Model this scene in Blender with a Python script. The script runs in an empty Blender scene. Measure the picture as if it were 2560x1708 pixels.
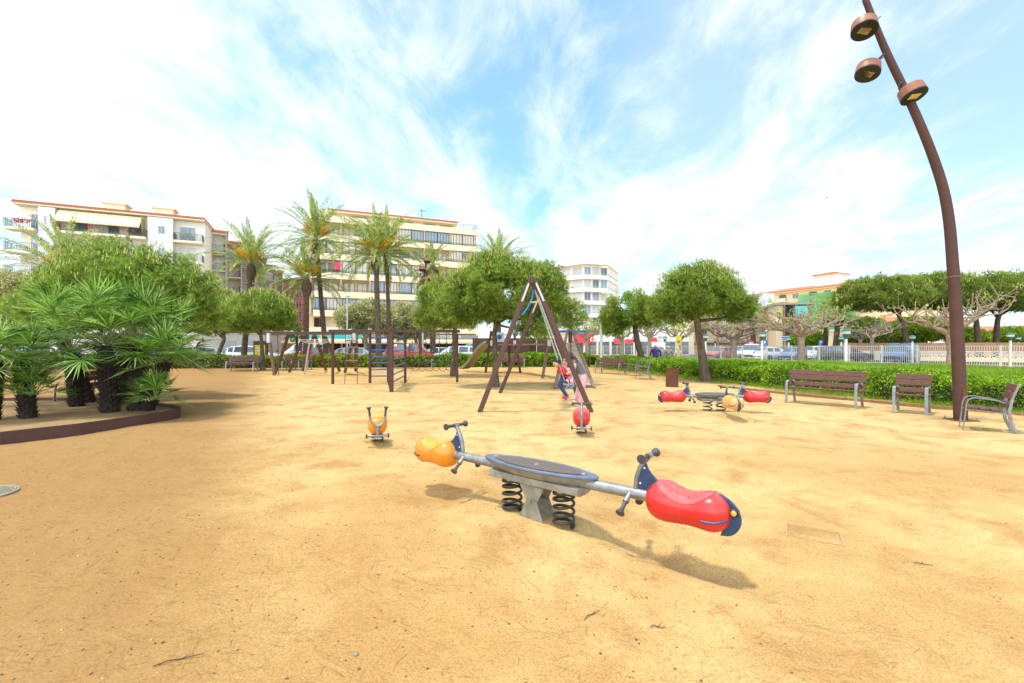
import bpy, math, random
import numpy as np
from mathutils import Vector, Matrix
R = math.radians
SC = bpy.context.scene
COL = SC.collection
random.seed(7)
# ---------------------------------------------------------------- camera, sky, sun, exposure
FPX, HZ, CH, CU = 1138.0, 865.0, 1.6, 1280.0          # focal length in photo pixels, horizon row, eye height, centre column
cd = bpy.data.cameras.new('camera'); cam = bpy.data.objects.new('camera', cd); COL.objects.link(cam)
cd.sensor_width = 36.0; cd.lens = 36.0 * FPX / 2560.0; cd.clip_end = 3000; cd.clip_start = 0.05
cd.shift_y = (HZ - 854.0) / 2560.0
cam.location = (0, 0, CH); cam.rotation_euler = (R(90), 0, 0)
SC.camera = cam
SUN_DIR = Vector((-0.25, -0.05, 0.965)).normalized()
SUN_EL = math.asin(SUN_DIR.z); SUN_ROT = math.atan2(SUN_DIR.x, SUN_DIR.y)
sl = bpy.data.lights.new('sun', 'SUN'); sl.energy = 2.1; sl.angle = R(5); sl.color = (1.0, 0.95, 0.86)
so = bpy.data.objects.new('sun', sl); COL.objects.link(so)
so.rotation_euler = SUN_DIR.to_track_quat('Z', 'Y').to_euler(); so.location = (0, 0, 60)
SC.view_settings.view_transform = 'Standard'; SC.view_settings.look = 'None'
SC.view_settings.exposure = 0.76; SC.view_settings.gamma = 1.0
SC.cycles.max_bounces = 6; SC.cycles.transparent_max_bounces = 8; SC.cycles.use_denoising = True

W = bpy.data.worlds.new('World'); SC.world = W; W.use_nodes = True
nt = W.node_tree; nd = nt.nodes; lk = nt.links
for n in list(nd): nd.remove(n)
def N(t, tree=None, **kw):
    n = (tree or nt).nodes.new(t)
    for k, v in kw.items():
        if k == 'op': n.operation = v
        elif k == 'inp':
            for a, b in v.items(): n.inputs[a].default_value = b
        else: setattr(n, k, v)
    return n
def mth(op, a, b=None, clamp=False, tree=None):
    t = tree or nt
    n = t.nodes.new('ShaderNodeMath'); n.operation = op; n.use_clamp = clamp
    for i, x in enumerate((a, b)):
        if x is None: continue
        if isinstance(x, (int, float)): n.inputs[i].default_value = x
        else: t.links.new(x, n.inputs[i])
    return n.outputs[0]
sky = N('ShaderNodeTexSky', sky_type='NISHITA', sun_disc=False, sun_elevation=SUN_EL, sun_rotation=SUN_ROT,
        air_density=1.0, dust_density=0.6, ozone_density=1.6, altitude=10)
tc = N('ShaderNodeTexCoord'); sep = N('ShaderNodeSeparateXYZ'); lk.new(tc.outputs['Generated'], sep.inputs[0])
sx, sy, sz = sep.outputs
den = mth('ADD', mth('MAXIMUM', sz, 0.0), 0.22)
cmb = N('ShaderNodeCombineXYZ'); lk.new(mth('DIVIDE', sx, den), cmb.inputs[0]); lk.new(mth('DIVIDE', sy, den), cmb.inputs[1])
mp = N('ShaderNodeMapping'); mp.inputs['Rotation'].default_value = (0, 0, R(-32)); mp.inputs['Scale'].default_value = (1.0, 0.55, 1)
mp.inputs['Location'].default_value = (1.6307, -7.1572, 0)
lk.new(cmb.outputs[0], mp.inputs[0])
n1 = N('ShaderNodeTexNoise', inp={'Scale': 3.6, 'Detail': 11, 'Roughness': 0.64, 'Distortion': 0.35}); lk.new(mp.outputs[0], n1.inputs['Vector'])
n2 = N('ShaderNodeTexNoise', inp={'Scale': 0.95, 'Detail': 3, 'Roughness': 0.5, 'Distortion': 0.3}); lk.new(mp.outputs[0], n2.inputs['Vector'])
base = mth('ADD', mth('MULTIPLY', n1.outputs['Fac'], 0.62), mth('MULTIPLY', n2.outputs['Fac'], 0.55))
base = mth('ADD', base, mth('MULTIPLY', sx, -0.15))                                    # thicker cloud towards the sun
base = mth('ADD', base, mth('MULTIPLY', mth('POWER', mth('SUBTRACT', 1.0, mth('MAXIMUM', sz, 0.0)), 9.0), 0.10))  # and low over the horizon
mr = N('ShaderNodeMapRange', interpolation_type='SMOOTHSTEP'); mr.inputs['From Min'].default_value = 0.46; mr.inputs['From Max'].default_value = 0.70
lk.new(base, mr.inputs['Value'])
thin = mth('MULTIPLY', mth('SUBTRACT', sx, 0.12, clamp=True), 1.1, clamp=True)                 # thin even veil on the right
veil = mth('ADD', mth('MULTIPLY', mr.outputs[0], 0.80), mth('ADD', 0.12, mth('MULTIPLY', mth('MINIMUM', thin, 0.20), 1.0)), clamp=True)
tint = N('ShaderNodeMix', data_type='RGBA', blend_type='MULTIPLY'); tint.inputs['Factor'].default_value = 1.0
lk.new(sky.outputs[0], tint.inputs['A']); tint.inputs['B'].default_value = (0.78, 1.16, 1.30, 1)
mx = N('ShaderNodeMix', data_type='RGBA'); lk.new(veil, mx.inputs['Factor']); lk.new(tint.outputs['Result'], mx.inputs['A'])
fill_glow = mth('ADD', 1.0, mth('MULTIPLY', mth('MAXIMUM', mth('MULTIPLY', sy, -1.0), 0.0), 2.3))            # unseen sky behind the viewer brightened, added as fill light for the facades
cl_mul = N('ShaderNodeMix', data_type='RGBA', blend_type='MULTIPLY'); cl_mul.inputs['Factor'].default_value = 1.0
cl_mul.inputs['A'].default_value = (4.55, 4.85, 4.85, 1); cg = N('ShaderNodeCombineXYZ'); [lk.new(fill_glow, cg.inputs[k]) for k in range(3)]
lk.new(cg.outputs[0], cl_mul.inputs['B']); lk.new(cl_mul.outputs['Result'], mx.inputs['B'])
bg = N('ShaderNodeBackground'); bg.inputs['Strength'].default_value = 0.15; lk.new(mx.outputs['Result'], bg.inputs['Color'])
wo = N('ShaderNodeOutputWorld'); lk.new(bg.outputs[0], wo.inputs['Surface'])

# ---------------------------------------------------------------- helpers
def G(u, v, z=0.0):                       # photo pixel whose point lies at height z -> world
    Y = (CH - z) * FPX / (v - HZ); return Vector(((u - CU) / FPX * Y, Y, z))
def P(u, v, Y):                           # photo pixel at a known distance -> world
    return Vector(((u - CU) / FPX * Y, Y, CH - (v - HZ) / FPX * Y))

def material(name, c1, c2=None, scale=6.0, rough=0.6, metal=0.0, bump=0.0, bscale=None, spec=0.5, ramp=(0.35, 0.65), coat=0.0, detail=5, stretch=None, trans=0.0):
    m = bpy.data.materials.new(name); m.use_nodes = True
    t = m.node_tree; b = t.nodes['Principled BSDF']
    b.inputs['Roughness'].default_value = rough; b.inputs['Metallic'].default_value = metal
    b.inputs['Specular IOR Level'].default_value = spec; b.inputs['Coat Weight'].default_value = coat; b.inputs['Coat Roughness'].default_value = 0.08
    c2 = c2 or tuple(x * 0.82 for x in c1)
    tcn = t.nodes.new('ShaderNodeTexCoord'); src = tcn.outputs['Object']
    if stretch:
        mpn = t.nodes.new('ShaderNodeMapping'); mpn.inputs['Scale'].default_value = stretch
        t.links.new(src, mpn.inputs[0]); src = mpn.outputs[0]
    nz = t.nodes.new('ShaderNodeTexNoise'); nz.inputs['Scale'].default_value = scale; nz.inputs['Detail'].default_value = detail; nz.inputs['Roughness'].default_value = 0.62
    t.links.new(src, nz.inputs['Vector'])
    cr = t.nodes.new('ShaderNodeValToRGB'); e = cr.color_ramp.elements
    e[0].position, e[1].position = ramp; e[0].color = (*c2, 1); e[1].color = (*c1, 1)
    t.links.new(nz.outputs['Fac'], cr.inputs[0]); t.links.new(cr.outputs[0], b.inputs['Base Color'])
    if bump:
        n2 = t.nodes.new('ShaderNodeTexNoise'); n2.inputs['Scale'].default_value = bscale or scale * 4; n2.inputs['Detail'].default_value = 4
        t.links.new(src, n2.inputs['Vector'])
        bp = t.nodes.new('ShaderNodeBump'); bp.inputs['Strength'].default_value = bump; bp.inputs['Distance'].default_value = 0.02
        t.links.new(n2.outputs['Fac'], bp.inputs['Height']); t.links.new(bp.outputs[0], b.inputs['Normal'])
    return m

def weather(m, dust=(0.62, 0.44, 0.22), amt=0.45, scale=9.0):       # sand dust lying on upward faces, scuffs in the gloss
    t = m.node_tree; b = t.nodes['Principled BSDF']; src = b.inputs['Base Color'].links[0].from_socket
    g = t.nodes.new('ShaderNodeNewGeometry'); sp = t.nodes.new('ShaderNodeSeparateXYZ'); t.links.new(g.outputs['Normal'], sp.inputs[0])
    tcn = t.nodes.new('ShaderNodeTexCoord'); nz = t.nodes.new('ShaderNodeTexNoise'); nz.inputs['Scale'].default_value = scale; nz.inputs['Detail'].default_value = 8; nz.inputs['Roughness'].default_value = 0.7; t.links.new(tcn.outputs['Object'], nz.inputs['Vector'])
    up = mth('MULTIPLY', mth('MAXIMUM', sp.outputs[2], 0.12, tree=t), mth('MULTIPLY', mth('SUBTRACT', nz.outputs['Fac'], 0.36, True, t), 2.6, True, t), tree=t)
    mx_ = t.nodes.new('ShaderNodeMix'); mx_.data_type = 'RGBA'; t.links.new(mth('MULTIPLY', up, amt, True, t), mx_.inputs['Factor']); t.links.new(src, mx_.inputs['A']); mx_.inputs['B'].default_value = (*dust, 1); t.links.new(mx_.outputs['Result'], b.inputs['Base Color'])
    r0 = b.inputs['Roughness'].default_value; t.links.new(mth('ADD', mth('MULTIPLY', nz.outputs['Fac'], 0.5, tree=t), r0 - 0.16, True, t), b.inputs['Roughness'])
    return m
def leafmat(name, cols, rough=0.5, trans=0.3, clump=1.3, cl=(0.62, 1.25), spec=0.35):
    m = bpy.data.materials.new(name); m.use_nodes = True
    t = m.node_tree; b = t.nodes['Principled BSDF']; b.inputs['Roughness'].default_value = rough; b.inputs['Specular IOR Level'].default_value = spec
    g = t.nodes.new('ShaderNodeNewGeometry'); cr = t.nodes.new('ShaderNodeValToRGB'); el = cr.color_ramp.elements
    while len(el) < len(cols): el.new(0.5)
    for i, c in enumerate(cols):
        el[i].position = i / (len(cols) - 1); el[i].color = (*c, 1)
    t.links.new(g.outputs['Random Per Island'], cr.inputs[0])
    tcn = t.nodes.new('ShaderNodeTexCoord'); nz = t.nodes.new('ShaderNodeTexNoise'); nz.inputs['Scale'].default_value = clump; nz.inputs['Detail'].default_value = 3
    t.links.new(tcn.outputs['Object'], nz.inputs['Vector'])
    mr_ = t.nodes.new('ShaderNodeMapRange'); mr_.inputs['From Min'].default_value = 0.3; mr_.inputs['From Max'].default_value = 0.7
    mr_.inputs['To Min'].default_value, mr_.inputs['To Max'].default_value = cl
    t.links.new(nz.outputs['Fac'], mr_.inputs['Value'])
    mu = t.nodes.new('ShaderNodeMix'); mu.data_type = 'RGBA'; mu.blend_type = 'MULTIPLY'; mu.inputs['Factor'].default_value = 1
    t.links.new(cr.outputs[0], mu.inputs['A']); t.links.new(mr_.outputs[0], mu.inputs['B'])
    t.links.new(mu.outputs['Result'], b.inputs['Base Color'])
    tr = t.nodes.new('ShaderNodeBsdfTranslucent'); t.links.new(mu.outputs['Result'], tr.inputs['Color'])
    mix = t.nodes.new('ShaderNodeMixShader'); mix.inputs[0].default_value = trans
    t.links.new(b.outputs[0], mix.inputs[1]); t.links.new(tr.outputs[0], mix.inputs[2])
    t.links.new(mix.outputs[0], t.nodes['Material Output'].inputs['Surface'])
    return m

def fr(a, b):
    d = (Vector(b) - Vector(a)); L = d.length; z = d.normalized()
    x = Vector((0, 0, 1)).cross(z) if abs(z.z) < 0.99 else Vector((1, 0, 0)).cross(z)
    x.normalize(); return x, z.cross(x), z, L

class MB:
    def __init__(s): s.v = []; s.f = []; s.m = []
    def add(s, vs, fs, m=0):
        o = len(s.v); s.v += [tuple(v) for v in vs]; s.f += [tuple(i + o for i in f) for f in fs]; s.m += [m] * len(fs); return s
    def box(s, c, d, m=0, rz=0.0, M=None):
        h = [x / 2 for x in d]; vs = [Vector((i * h[0], j * h[1], k * h[2])) for i in (-1, 1) for j in (-1, 1) for k in (-1, 1)]
        if M is None and rz: M = Matrix.Rotation(rz, 3, 'Z')
        if M is not None: vs = [M @ v for v in vs]
        c = Vector(c); return s.add([v + c for v in vs], [(0, 1, 3, 2), (4, 6, 7, 5), (0, 4, 5, 1), (2, 3, 7, 6), (0, 2, 6, 4), (1, 5, 7, 3)], m)
    def b2(s, a, b, m=0):                 # box from corner to corner
        return s.box([(x + y) / 2 for x, y in zip(a, b)], [abs(y - x) for x, y in zip(a, b)], m)
    def bar(s, a, b, w, h=None, m=0, side=None):
        h = h or w; a, b = Vector(a), Vector(b); x, y, z, L = fr(a, b)
        if side is not None:
            x = Vector(side) - z * Vector(side).dot(z); x.normalize(); y = z.cross(x)
        vs = [p + x * (i * w / 2) + y * (j * h / 2) for p in (a, b) for i, j in ((-1, -1), (1, -1), (1, 1), (-1, 1))]
        return s.add(vs, [(3, 2, 1, 0), (4, 5, 6, 7), (0, 1, 5, 4), (1, 2, 6, 5), (2, 3, 7, 6), (3, 0, 4, 7)], m)
    def tube(s, pts, r, n=8, m=0, cap=True):
        pts = [Vector(p) for p in pts]; k = len(pts); rs = r if isinstance(r, (list, tuple)) else [r] * k
        vs = []; t = (pts[1] - pts[0]).normalized(); x = t.orthogonal().normalized()
        for i, p in enumerate(pts):
            t2 = (pts[min(i + 1, k - 1)] - pts[max(i - 1, 0)])
            if t2.length > 1e-9: t = t2.normalized()
            x = (x - t * x.dot(t)); x = x.normalized() if x.length > 1e-6 else t.orthogonal().normalized()
            y = t.cross(x)
            vs += [p + (x * math.cos(2 * math.pi * j / n) + y * math.sin(2 * math.pi * j / n)) * rs[i] for j in range(n)]
        fs = [(i * n + j, i * n + (j + 1) % n, (i + 1) * n + (j + 1) % n, (i + 1) * n + j) for i in range(k - 1) for j in range(n)]
        if cap: fs += [tuple(range(n - 1, -1, -1)), tuple(range((k - 1) * n, k * n))]
        return s.add(vs, fs, m)
    def lathe(s, prof, a, d, n=16, m=0):  # prof: (distance along d, radius)
        a = Vector(a); d = Vector(d).normalized(); x = d.orthogonal().normalized(); y = d.cross(x); k = len(prof)
        vs = [a + d * h + (x * math.cos(2 * math.pi * j / n) + y * math.sin(2 * math.pi * j / n)) * max(r, 1e-4) for h, r in prof for j in range(n)]
        fs = [(i * n + j, i * n + (j + 1) % n, (i + 1) * n + (j + 1) % n, (i + 1) * n + j) for i in range(k - 1) for j in range(n)]
        fs += [tuple(range(n - 1, -1, -1)), tuple(range((k - 1) * n, k * n))]
        return s.add(vs, fs, m)
    def prism(s, poly, d, m=0):           # polygon (3-D points) pushed along d
        d = Vector(d); n = len(poly); vs = [Vector(p) for p in poly] + [Vector(p) + d for p in poly]
        return s.add(vs, [tuple(range(n - 1, -1, -1)), tuple(range(n, 2 * n))] + [(i, (i + 1) % n, (i + 1) % n + n, i + n) for i in range(n)], m)
    def quad(s, *p, m=0): return s.add(p, [tuple(range(len(p)))], m)
    def build(s, name, mats, parent=None, smooth=False, bevel=0.0, org=None, loc=None):
        me = bpy.data.meshes.new(name)
        vs = s.v if org is None else [(v[0] - org[0], v[1] - org[1], v[2] - org[2]) for v in s.v]
        me.from_pydata(vs, [], s.f)
        mats = mats if isinstance(mats, (list, tuple)) else [mats]
        for m in mats: me.materials.append(m)
        if len(mats) > 1: me.polygons.foreach_set('material_index', s.m)
        if smooth: me.polygons.foreach_set('use_smooth', [True] * len(me.polygons)); me.set_sharp_from_angle(angle=R(40))
        o = bpy.data.objects.new(name, me); COL.objects.link(o)
        if parent is not None: o.parent = parent
        if loc is not None: o.location = loc
        if bevel:
            md = o.modifiers.new('bevel', 'BEVEL'); md.width = bevel; md.segments = 2; md.limit_method = 'ANGLE'; md.angle_limit = R(40)
        return o

def npmesh(name, V, Fc, mat, parent=None, smooth=False, org=None):
    V = np.asarray(V, dtype=np.float32).reshape(-1, 3)
    if org is not None: V = V - np.array(org, dtype=np.float32)
    Fc = np.asarray(Fc, dtype=np.int32); k = Fc.shape[1]
    me = bpy.data.meshes.new(name); me.vertices.add(len(V)); me.vertices.foreach_set('co', V.ravel())
    me.loops.add(Fc.size); me.loops.foreach_set('vertex_index', Fc.ravel())
    me.polygons.add(len(Fc)); me.polygons.foreach_set('loop_start', np.arange(0, Fc.size, k, dtype=np.int32))
    me.update(calc_edges=True); me.materials.append(mat)
    if smooth: me.polygons.foreach_set('use_smooth', np.ones(len(Fc), dtype=bool))
    o = bpy.data.objects.new(name, me); COL.objects.link(o)
    if parent is not None: o.parent = parent
    return o

def tag(o, label=None, cat=None, group=None, kind=None):
    if label: o['label'] = label
    if cat: o['category'] = cat
    if group: o['group'] = group
    if kind: o['kind'] = kind
    return o
def thing(name, label, cat, loc=(0, 0, 0), rz=0.0, group=None):
    o = bpy.data.objects.new(name, None); COL.objects.link(o); o.location = loc; o.rotation_euler = (0, 0, rz); o.empty_display_size = 0.2
    return tag(o, label, cat, group)
def struct(o): o['kind'] = 'structure'; return o
def copy_tree(o, parent=None):
    c = o.copy(); COL.objects.link(c)
    if parent is not None: c.parent = parent
    for ch in KIDS(o): copy_tree(ch, c)
    return c
def KIDS(o): return [x for x in COL.objects if x.parent == o]
def dup(o, loc, rz=0.0, label=None, scale=None):
    c = copy_tree(o); c.location = loc; c.rotation_euler = (0, 0, rz)
    if label: c['label'] = label
    if scale: c.scale = (scale,) * 3
    return c
def recolor(root, m_old, m_new):
    for o in [root] + KIDS(root) + [k for c in KIDS(root) for k in KIDS(c)]:
        if o.type == 'MESH':
            for s_ in o.material_slots:
                if s_.material == m_old: s_.link = 'OBJECT'; s_.material = m_new
def text_mesh(s, size, depth, mat, name, parent, M, align='CENTER'):
    cu = bpy.data.curves.new(name, 'FONT'); cu.body = s; cu.size = size; cu.extrude = depth; cu.align_x = align; cu.align_y = 'CENTER'
    tmp = bpy.data.objects.new(name, cu); COL.objects.link(tmp)
    dg = bpy.context.evaluated_depsgraph_get(); me = bpy.data.meshes.new_from_object(tmp.evaluated_get(dg)); bpy.data.objects.remove(tmp)
    me.transform(M); me.materials.clear(); me.materials.append(mat)
    o = bpy.data.objects.new(name, me); COL.objects.link(o); o.parent = parent; return o

# ---------------------------------------------------------------- materials
m_wood = material('brown_timber', (0.110, 0.050, 0.035), (0.062, 0.028, 0.020), 9, 0.62, bump=0.25, stretch=(8, 8, 1))
m_wood2 = material('grey_brown_timber', (0.27, 0.17, 0.115), (0.15, 0.09, 0.062), 9, 0.75, bump=0.3)
m_slat = material('bench_slat_wood', (0.125, 0.036, 0.024), (0.080, 0.022, 0.016), 14, 0.5, bump=0.15)
m_rust = material('corten_steel', (0.165, 0.062, 0.030), (0.105, 0.037, 0.019), 3.5, 0.8, bump=0.15, detail=8)
m_rustd = material('dark_corten_steel', (0.095, 0.040, 0.028), (0.070, 0.029, 0.021), 3.0, 0.7, bump=0.1, detail=8)
m_rustl = material('copper_brown_paint', (0.34, 0.135, 0.075), (0.26, 0.10, 0.055), 5, 0.45)
m_galv = material('galvanised_steel', (0.34, 0.36, 0.37), (0.22, 0.235, 0.25), 16, 0.42, 0.75, bump=0.06)
m_galvd = material('weathered_steel', (0.34, 0.33, 0.28), (0.20, 0.19, 0.155), 9, 0.55, 0.35, bump=0.1)
m_alu = material('grey_cast_metal', (0.30, 0.31, 0.315), (0.20, 0.21, 0.215), 11, 0.45, 0.4)
m_black = material('black_steel', (0.024, 0.025, 0.028), (0.012, 0.012, 0.013), 20, 0.42, 0.2)
m_rubber = material('dark_grey_rubber', (0.055, 0.056, 0.062), (0.03, 0.03, 0.033), 25, 0.5)
m_red = material('red_gloss_plastic', (0.66, 0.012, 0.014), (0.52, 0.008, 0.010), 5, 0.26, coat=0.35, ramp=(0.25, 0.75))
m_yel = material('orange_yellow_gloss_plastic', (0.80, 0.27, 0.010), (0.64, 0.18, 0.008), 5, 0.26, coat=0.35, ramp=(0.25, 0.75))
m_redp = material('worn_red_seat_pad', (0.66, 0.10, 0.10), (0.56, 0.045, 0.05), 8, 0.42, ramp=(0.3, 0.7))
m_yelp = material('worn_yellow_seat_pad', (0.80, 0.36, 0.04), (0.72, 0.27, 0.02), 8, 0.42, ramp=(0.3, 0.7))
m_peach = material('faded_peach_plastic', (0.74, 0.42, 0.16), (0.64, 0.29, 0.07), 4, 0.35, coat=0.2, ramp=(0.25, 0.75))
m_navy = material('navy_blue_board', (0.012, 0.055, 0.15), (0.008, 0.038, 0.11), 12, 0.4)
m_blue = material('blue_paint', (0.02, 0.105, 0.40), (0.015, 0.075, 0.30), 8, 0.4)
m_brow = material('blue_rope', (0.02, 0.20, 0.55), (0.015, 0.13, 0.42), 30, 0.7)
m_platf = material('blue_grey_plate', (0.155, 0.20, 0.29), (0.105, 0.14, 0.21), 14, 0.36, 0.25)
m_grip = material('brown_anti_slip_sheet', (0.17, 0.125, 0.10), (0.11, 0.085, 0.072), 60, 0.85, bump=0.4, bscale=160)
m_gold = material('yellow_bolt', (0.75, 0.50, 0.07), (0.6, 0.36, 0.04), 20, 0.35)
m_white = material('white_paint', (0.85, 0.85, 0.83), (0.79, 0.79, 0.77), 4, 0.5)
m_zinc = material('zinc_bracket', (0.62, 0.63, 0.62), (0.5, 0.51, 0.5), 15, 0.4, 0.3)
m_rope = material('grey_rope', (0.12, 0.11, 0.09), (0.07, 0.065, 0.055), 40, 0.9)
m_bark = material('pine_bark', (0.155, 0.105, 0.068), (0.062, 0.040, 0.026), 7, 0.9, bump=0.9, bscale=22, stretch=(1, 1, 0.35))
m_pbark = material('palm_bark', (0.185, 0.125, 0.075), (0.062, 0.040, 0.024), 8, 0.9, bump=0.7, bscale=18)
m_fbark = material('dark_fibrous_palm_bark', (0.045, 0.028, 0.018), (0.012, 0.008, 0.006), 14, 0.95, bump=0.9, bscale=30)
m_plane = material('pale_grey_brown_bark', (0.37, 0.295, 0.215), (0.21, 0.16, 0.11), 5, 0.85, bump=0.4)
m_glass = material('window_glass', (0.26, 0.34, 0.42), (0.15, 0.21, 0.27), 0.4, 0.12, spec=0.8)
m_glassd = material('dark_window_glass', (0.13, 0.16, 0.19), (0.06, 0.075, 0.095), 0.5, 0.1, spec=0.8)
m_curt = material('pale_curtain', (0.68, 0.65, 0.58), (0.52, 0.49, 0.43), 3, 0.8, stretch=(6, 6, 0.3))
m_shut = material('cream_roller_shutter', (0.66, 0.60, 0.48), (0.58, 0.52, 0.41), 3, 0.7, stretch=(0.4, 0.4, 22))
m_shutw = material('white_roller_shutter', (0.72, 0.72, 0.70), (0.62, 0.62, 0.60), 3, 0.7, stretch=(0.4, 0.4, 22))
m_brfr = material('bronze_window_frame', (0.115, 0.085, 0.060), (0.08, 0.06, 0.045), 6, 0.5)
m_whfr = material('white_window_frame', (0.72, 0.72, 0.71), None, 6, 0.5)
m_tile = material('terracotta_roof_tiles', (0.56, 0.20, 0.105), (0.40, 0.135, 0.07), 5, 0.8, bump=0.4, bscale=9)
m_tan = material('tan_render', (0.66, 0.51, 0.33), (0.59, 0.44, 0.28), 0.6, 0.85)
m_cream = material('cream_render', (0.84, 0.73, 0.52), (0.79, 0.68, 0.47), 0.5, 0.85)
m_offw = material('off_white_render', (0.86, 0.82, 0.73), (0.82, 0.77, 0.68), 0.6, 0.85)
m_orng = material('apricot_render', (0.86, 0.69, 0.45), (0.82, 0.64, 0.40), 0.4, 0.85)
m_brick = material('brown_brick', (0.42, 0.24, 0.14), (0.33, 0.18, 0.10), 4, 0.9)
m_greyw = material('grey_render', (0.40, 0.37, 0.33), (0.33, 0.30, 0.27), 0.8, 0.9)
m_dark = material('dark_interior', (0.022, 0.021, 0.022), None, 1, 0.9)
m_iron = material('dark_grey_iron', (0.055, 0.062, 0.075), None, 5, 0.5)
m_conc = material('pale_concrete', (0.55, 0.53, 0.49), (0.46, 0.44, 0.41), 3, 0.9)
m_skin = material('skin', (0.62, 0.36, 0.25), (0.55, 0.30, 0.21), 8, 0.5)
m_hairb = material('black_hair', (0.014, 0.011, 0.010), (0.007, 0.006, 0.006), 30, 0.4)
m_hairn = material('auburn_hair', (0.24, 0.095, 0.04), (0.13, 0.05, 0.022), 30, 0.45)
m_grn = material('green_lantern_paint', (0.012, 0.145, 0.105), None, 5, 0.45)
m_lant = material('pale_lantern_glass', (0.60, 0.68, 0.62), None, 5, 0.35)
m_fence = material('pale_grey_fence_paint', (0.66, 0.66, 0.60), (0.58, 0.58, 0.52), 2, 0.5)
for m_ in (m_red, m_yel, m_redp, m_yelp, m_peach): weather(m_, (0.72, 0.50, 0.34), 0.20)
for m_ in (m_galv, m_navy, m_platf, m_rubber, m_slat, m_black): weather(m_, (0.50, 0.38, 0.22), 0.28)
m_pine = leafmat('pine_needles', [(0.078, 0.146, 0.029), (0.198, 0.334, 0.050), (0.376, 0.522, 0.072), (0.574, 0.627, 0.121)], trans=0.48, clump=1.7, cl=(0.55, 1.3), spec=0.2)
m_pine2 = leafmat('dark_pine_needles', [(0.078, 0.136, 0.026), (0.178, 0.283, 0.044), (0.323, 0.430, 0.061), (0.522, 0.524, 0.132)], trans=0.42, clump=0.8, spec=0.2)
m_cand = leafmat('young_pine_shoots', [(0.30, 0.38, 0.05), (0.46, 0.44, 0.09), (0.44, 0.33, 0.10)], trans=0.2)
m_date = leafmat('date_palm_leaflets', [(0.146, 0.216, 0.040), (0.275, 0.372, 0.080), (0.430, 0.510, 0.140), (0.568, 0.588, 0.220)], trans=0.4, clump=0.6)
m_dateold = leafmat('dry_palm_leaflets', [(0.30, 0.22, 0.09), (0.42, 0.32, 0.14), (0.25, 0.22, 0.09)], trans=0.2)
m_fruit = leafmat('orange_date_clusters', [(0.82, 0.42, 0.015), (0.88, 0.55, 0.02), (0.78, 0.36, 0.02)], trans=0.25)
m_fan = leafmat('fan_palm_leaflets', [(0.029, 0.080, 0.011), (0.098, 0.224, 0.022), (0.218, 0.401, 0.050), (0.529, 0.661, 0.209)], trans=0.28, clump=1.6, cl=(0.45, 1.45), rough=0.45, spec=0.3)
m_hedge = leafmat('hedge_leaves', [(0.055, 0.15, 0.008), (0.15, 0.33, 0.012), (0.31, 0.53, 0.016), (0.58, 0.68, 0.03)], trans=0.38, clump=2.2, cl=(0.5, 1.35), rough=0.42)
m_shrub = leafmat('shrub_leaves', [(0.09, 0.18, 0.014), (0.24, 0.36, 0.02), (0.46, 0.52, 0.04), (0.60, 0.38, 0.09)], trans=0.35, clump=1.6, cl=(0.5, 1.3))
m_grass = leafmat('grass_blades', [(0.13, 0.27, 0.010), (0.22, 0.41, 0.012), (0.34, 0.52, 0.025), (0.48, 0.50, 0.07)], trans=0.4, clump=0.5)
m_drygr = leafmat('dry_grass_blades', [(0.55, 0.40, 0.15), (0.46, 0.36, 0.12), (0.28, 0.33, 0.06)], trans=0.2, clump=0.7)
m_blos = leafmat('pale_blossom_leaves', [(0.20, 0.30, 0.03), (0.42, 0.48, 0.09), (0.70, 0.60, 0.36), (0.78, 0.66, 0.52)], trans=0.35, clump=0.7)
m_plleaf = leafmat('fresh_plane_leaves', [(0.24, 0.36, 0.03), (0.40, 0.52, 0.06), (0.50, 0.56, 0.13)], trans=0.4)
m_wild = leafmat('bright_garden_shrubs', [(0.18, 0.30, 0.02), (0.40, 0.48, 0.03), (0.10, 0.20, 0.02)], trans=0.3)
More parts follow.
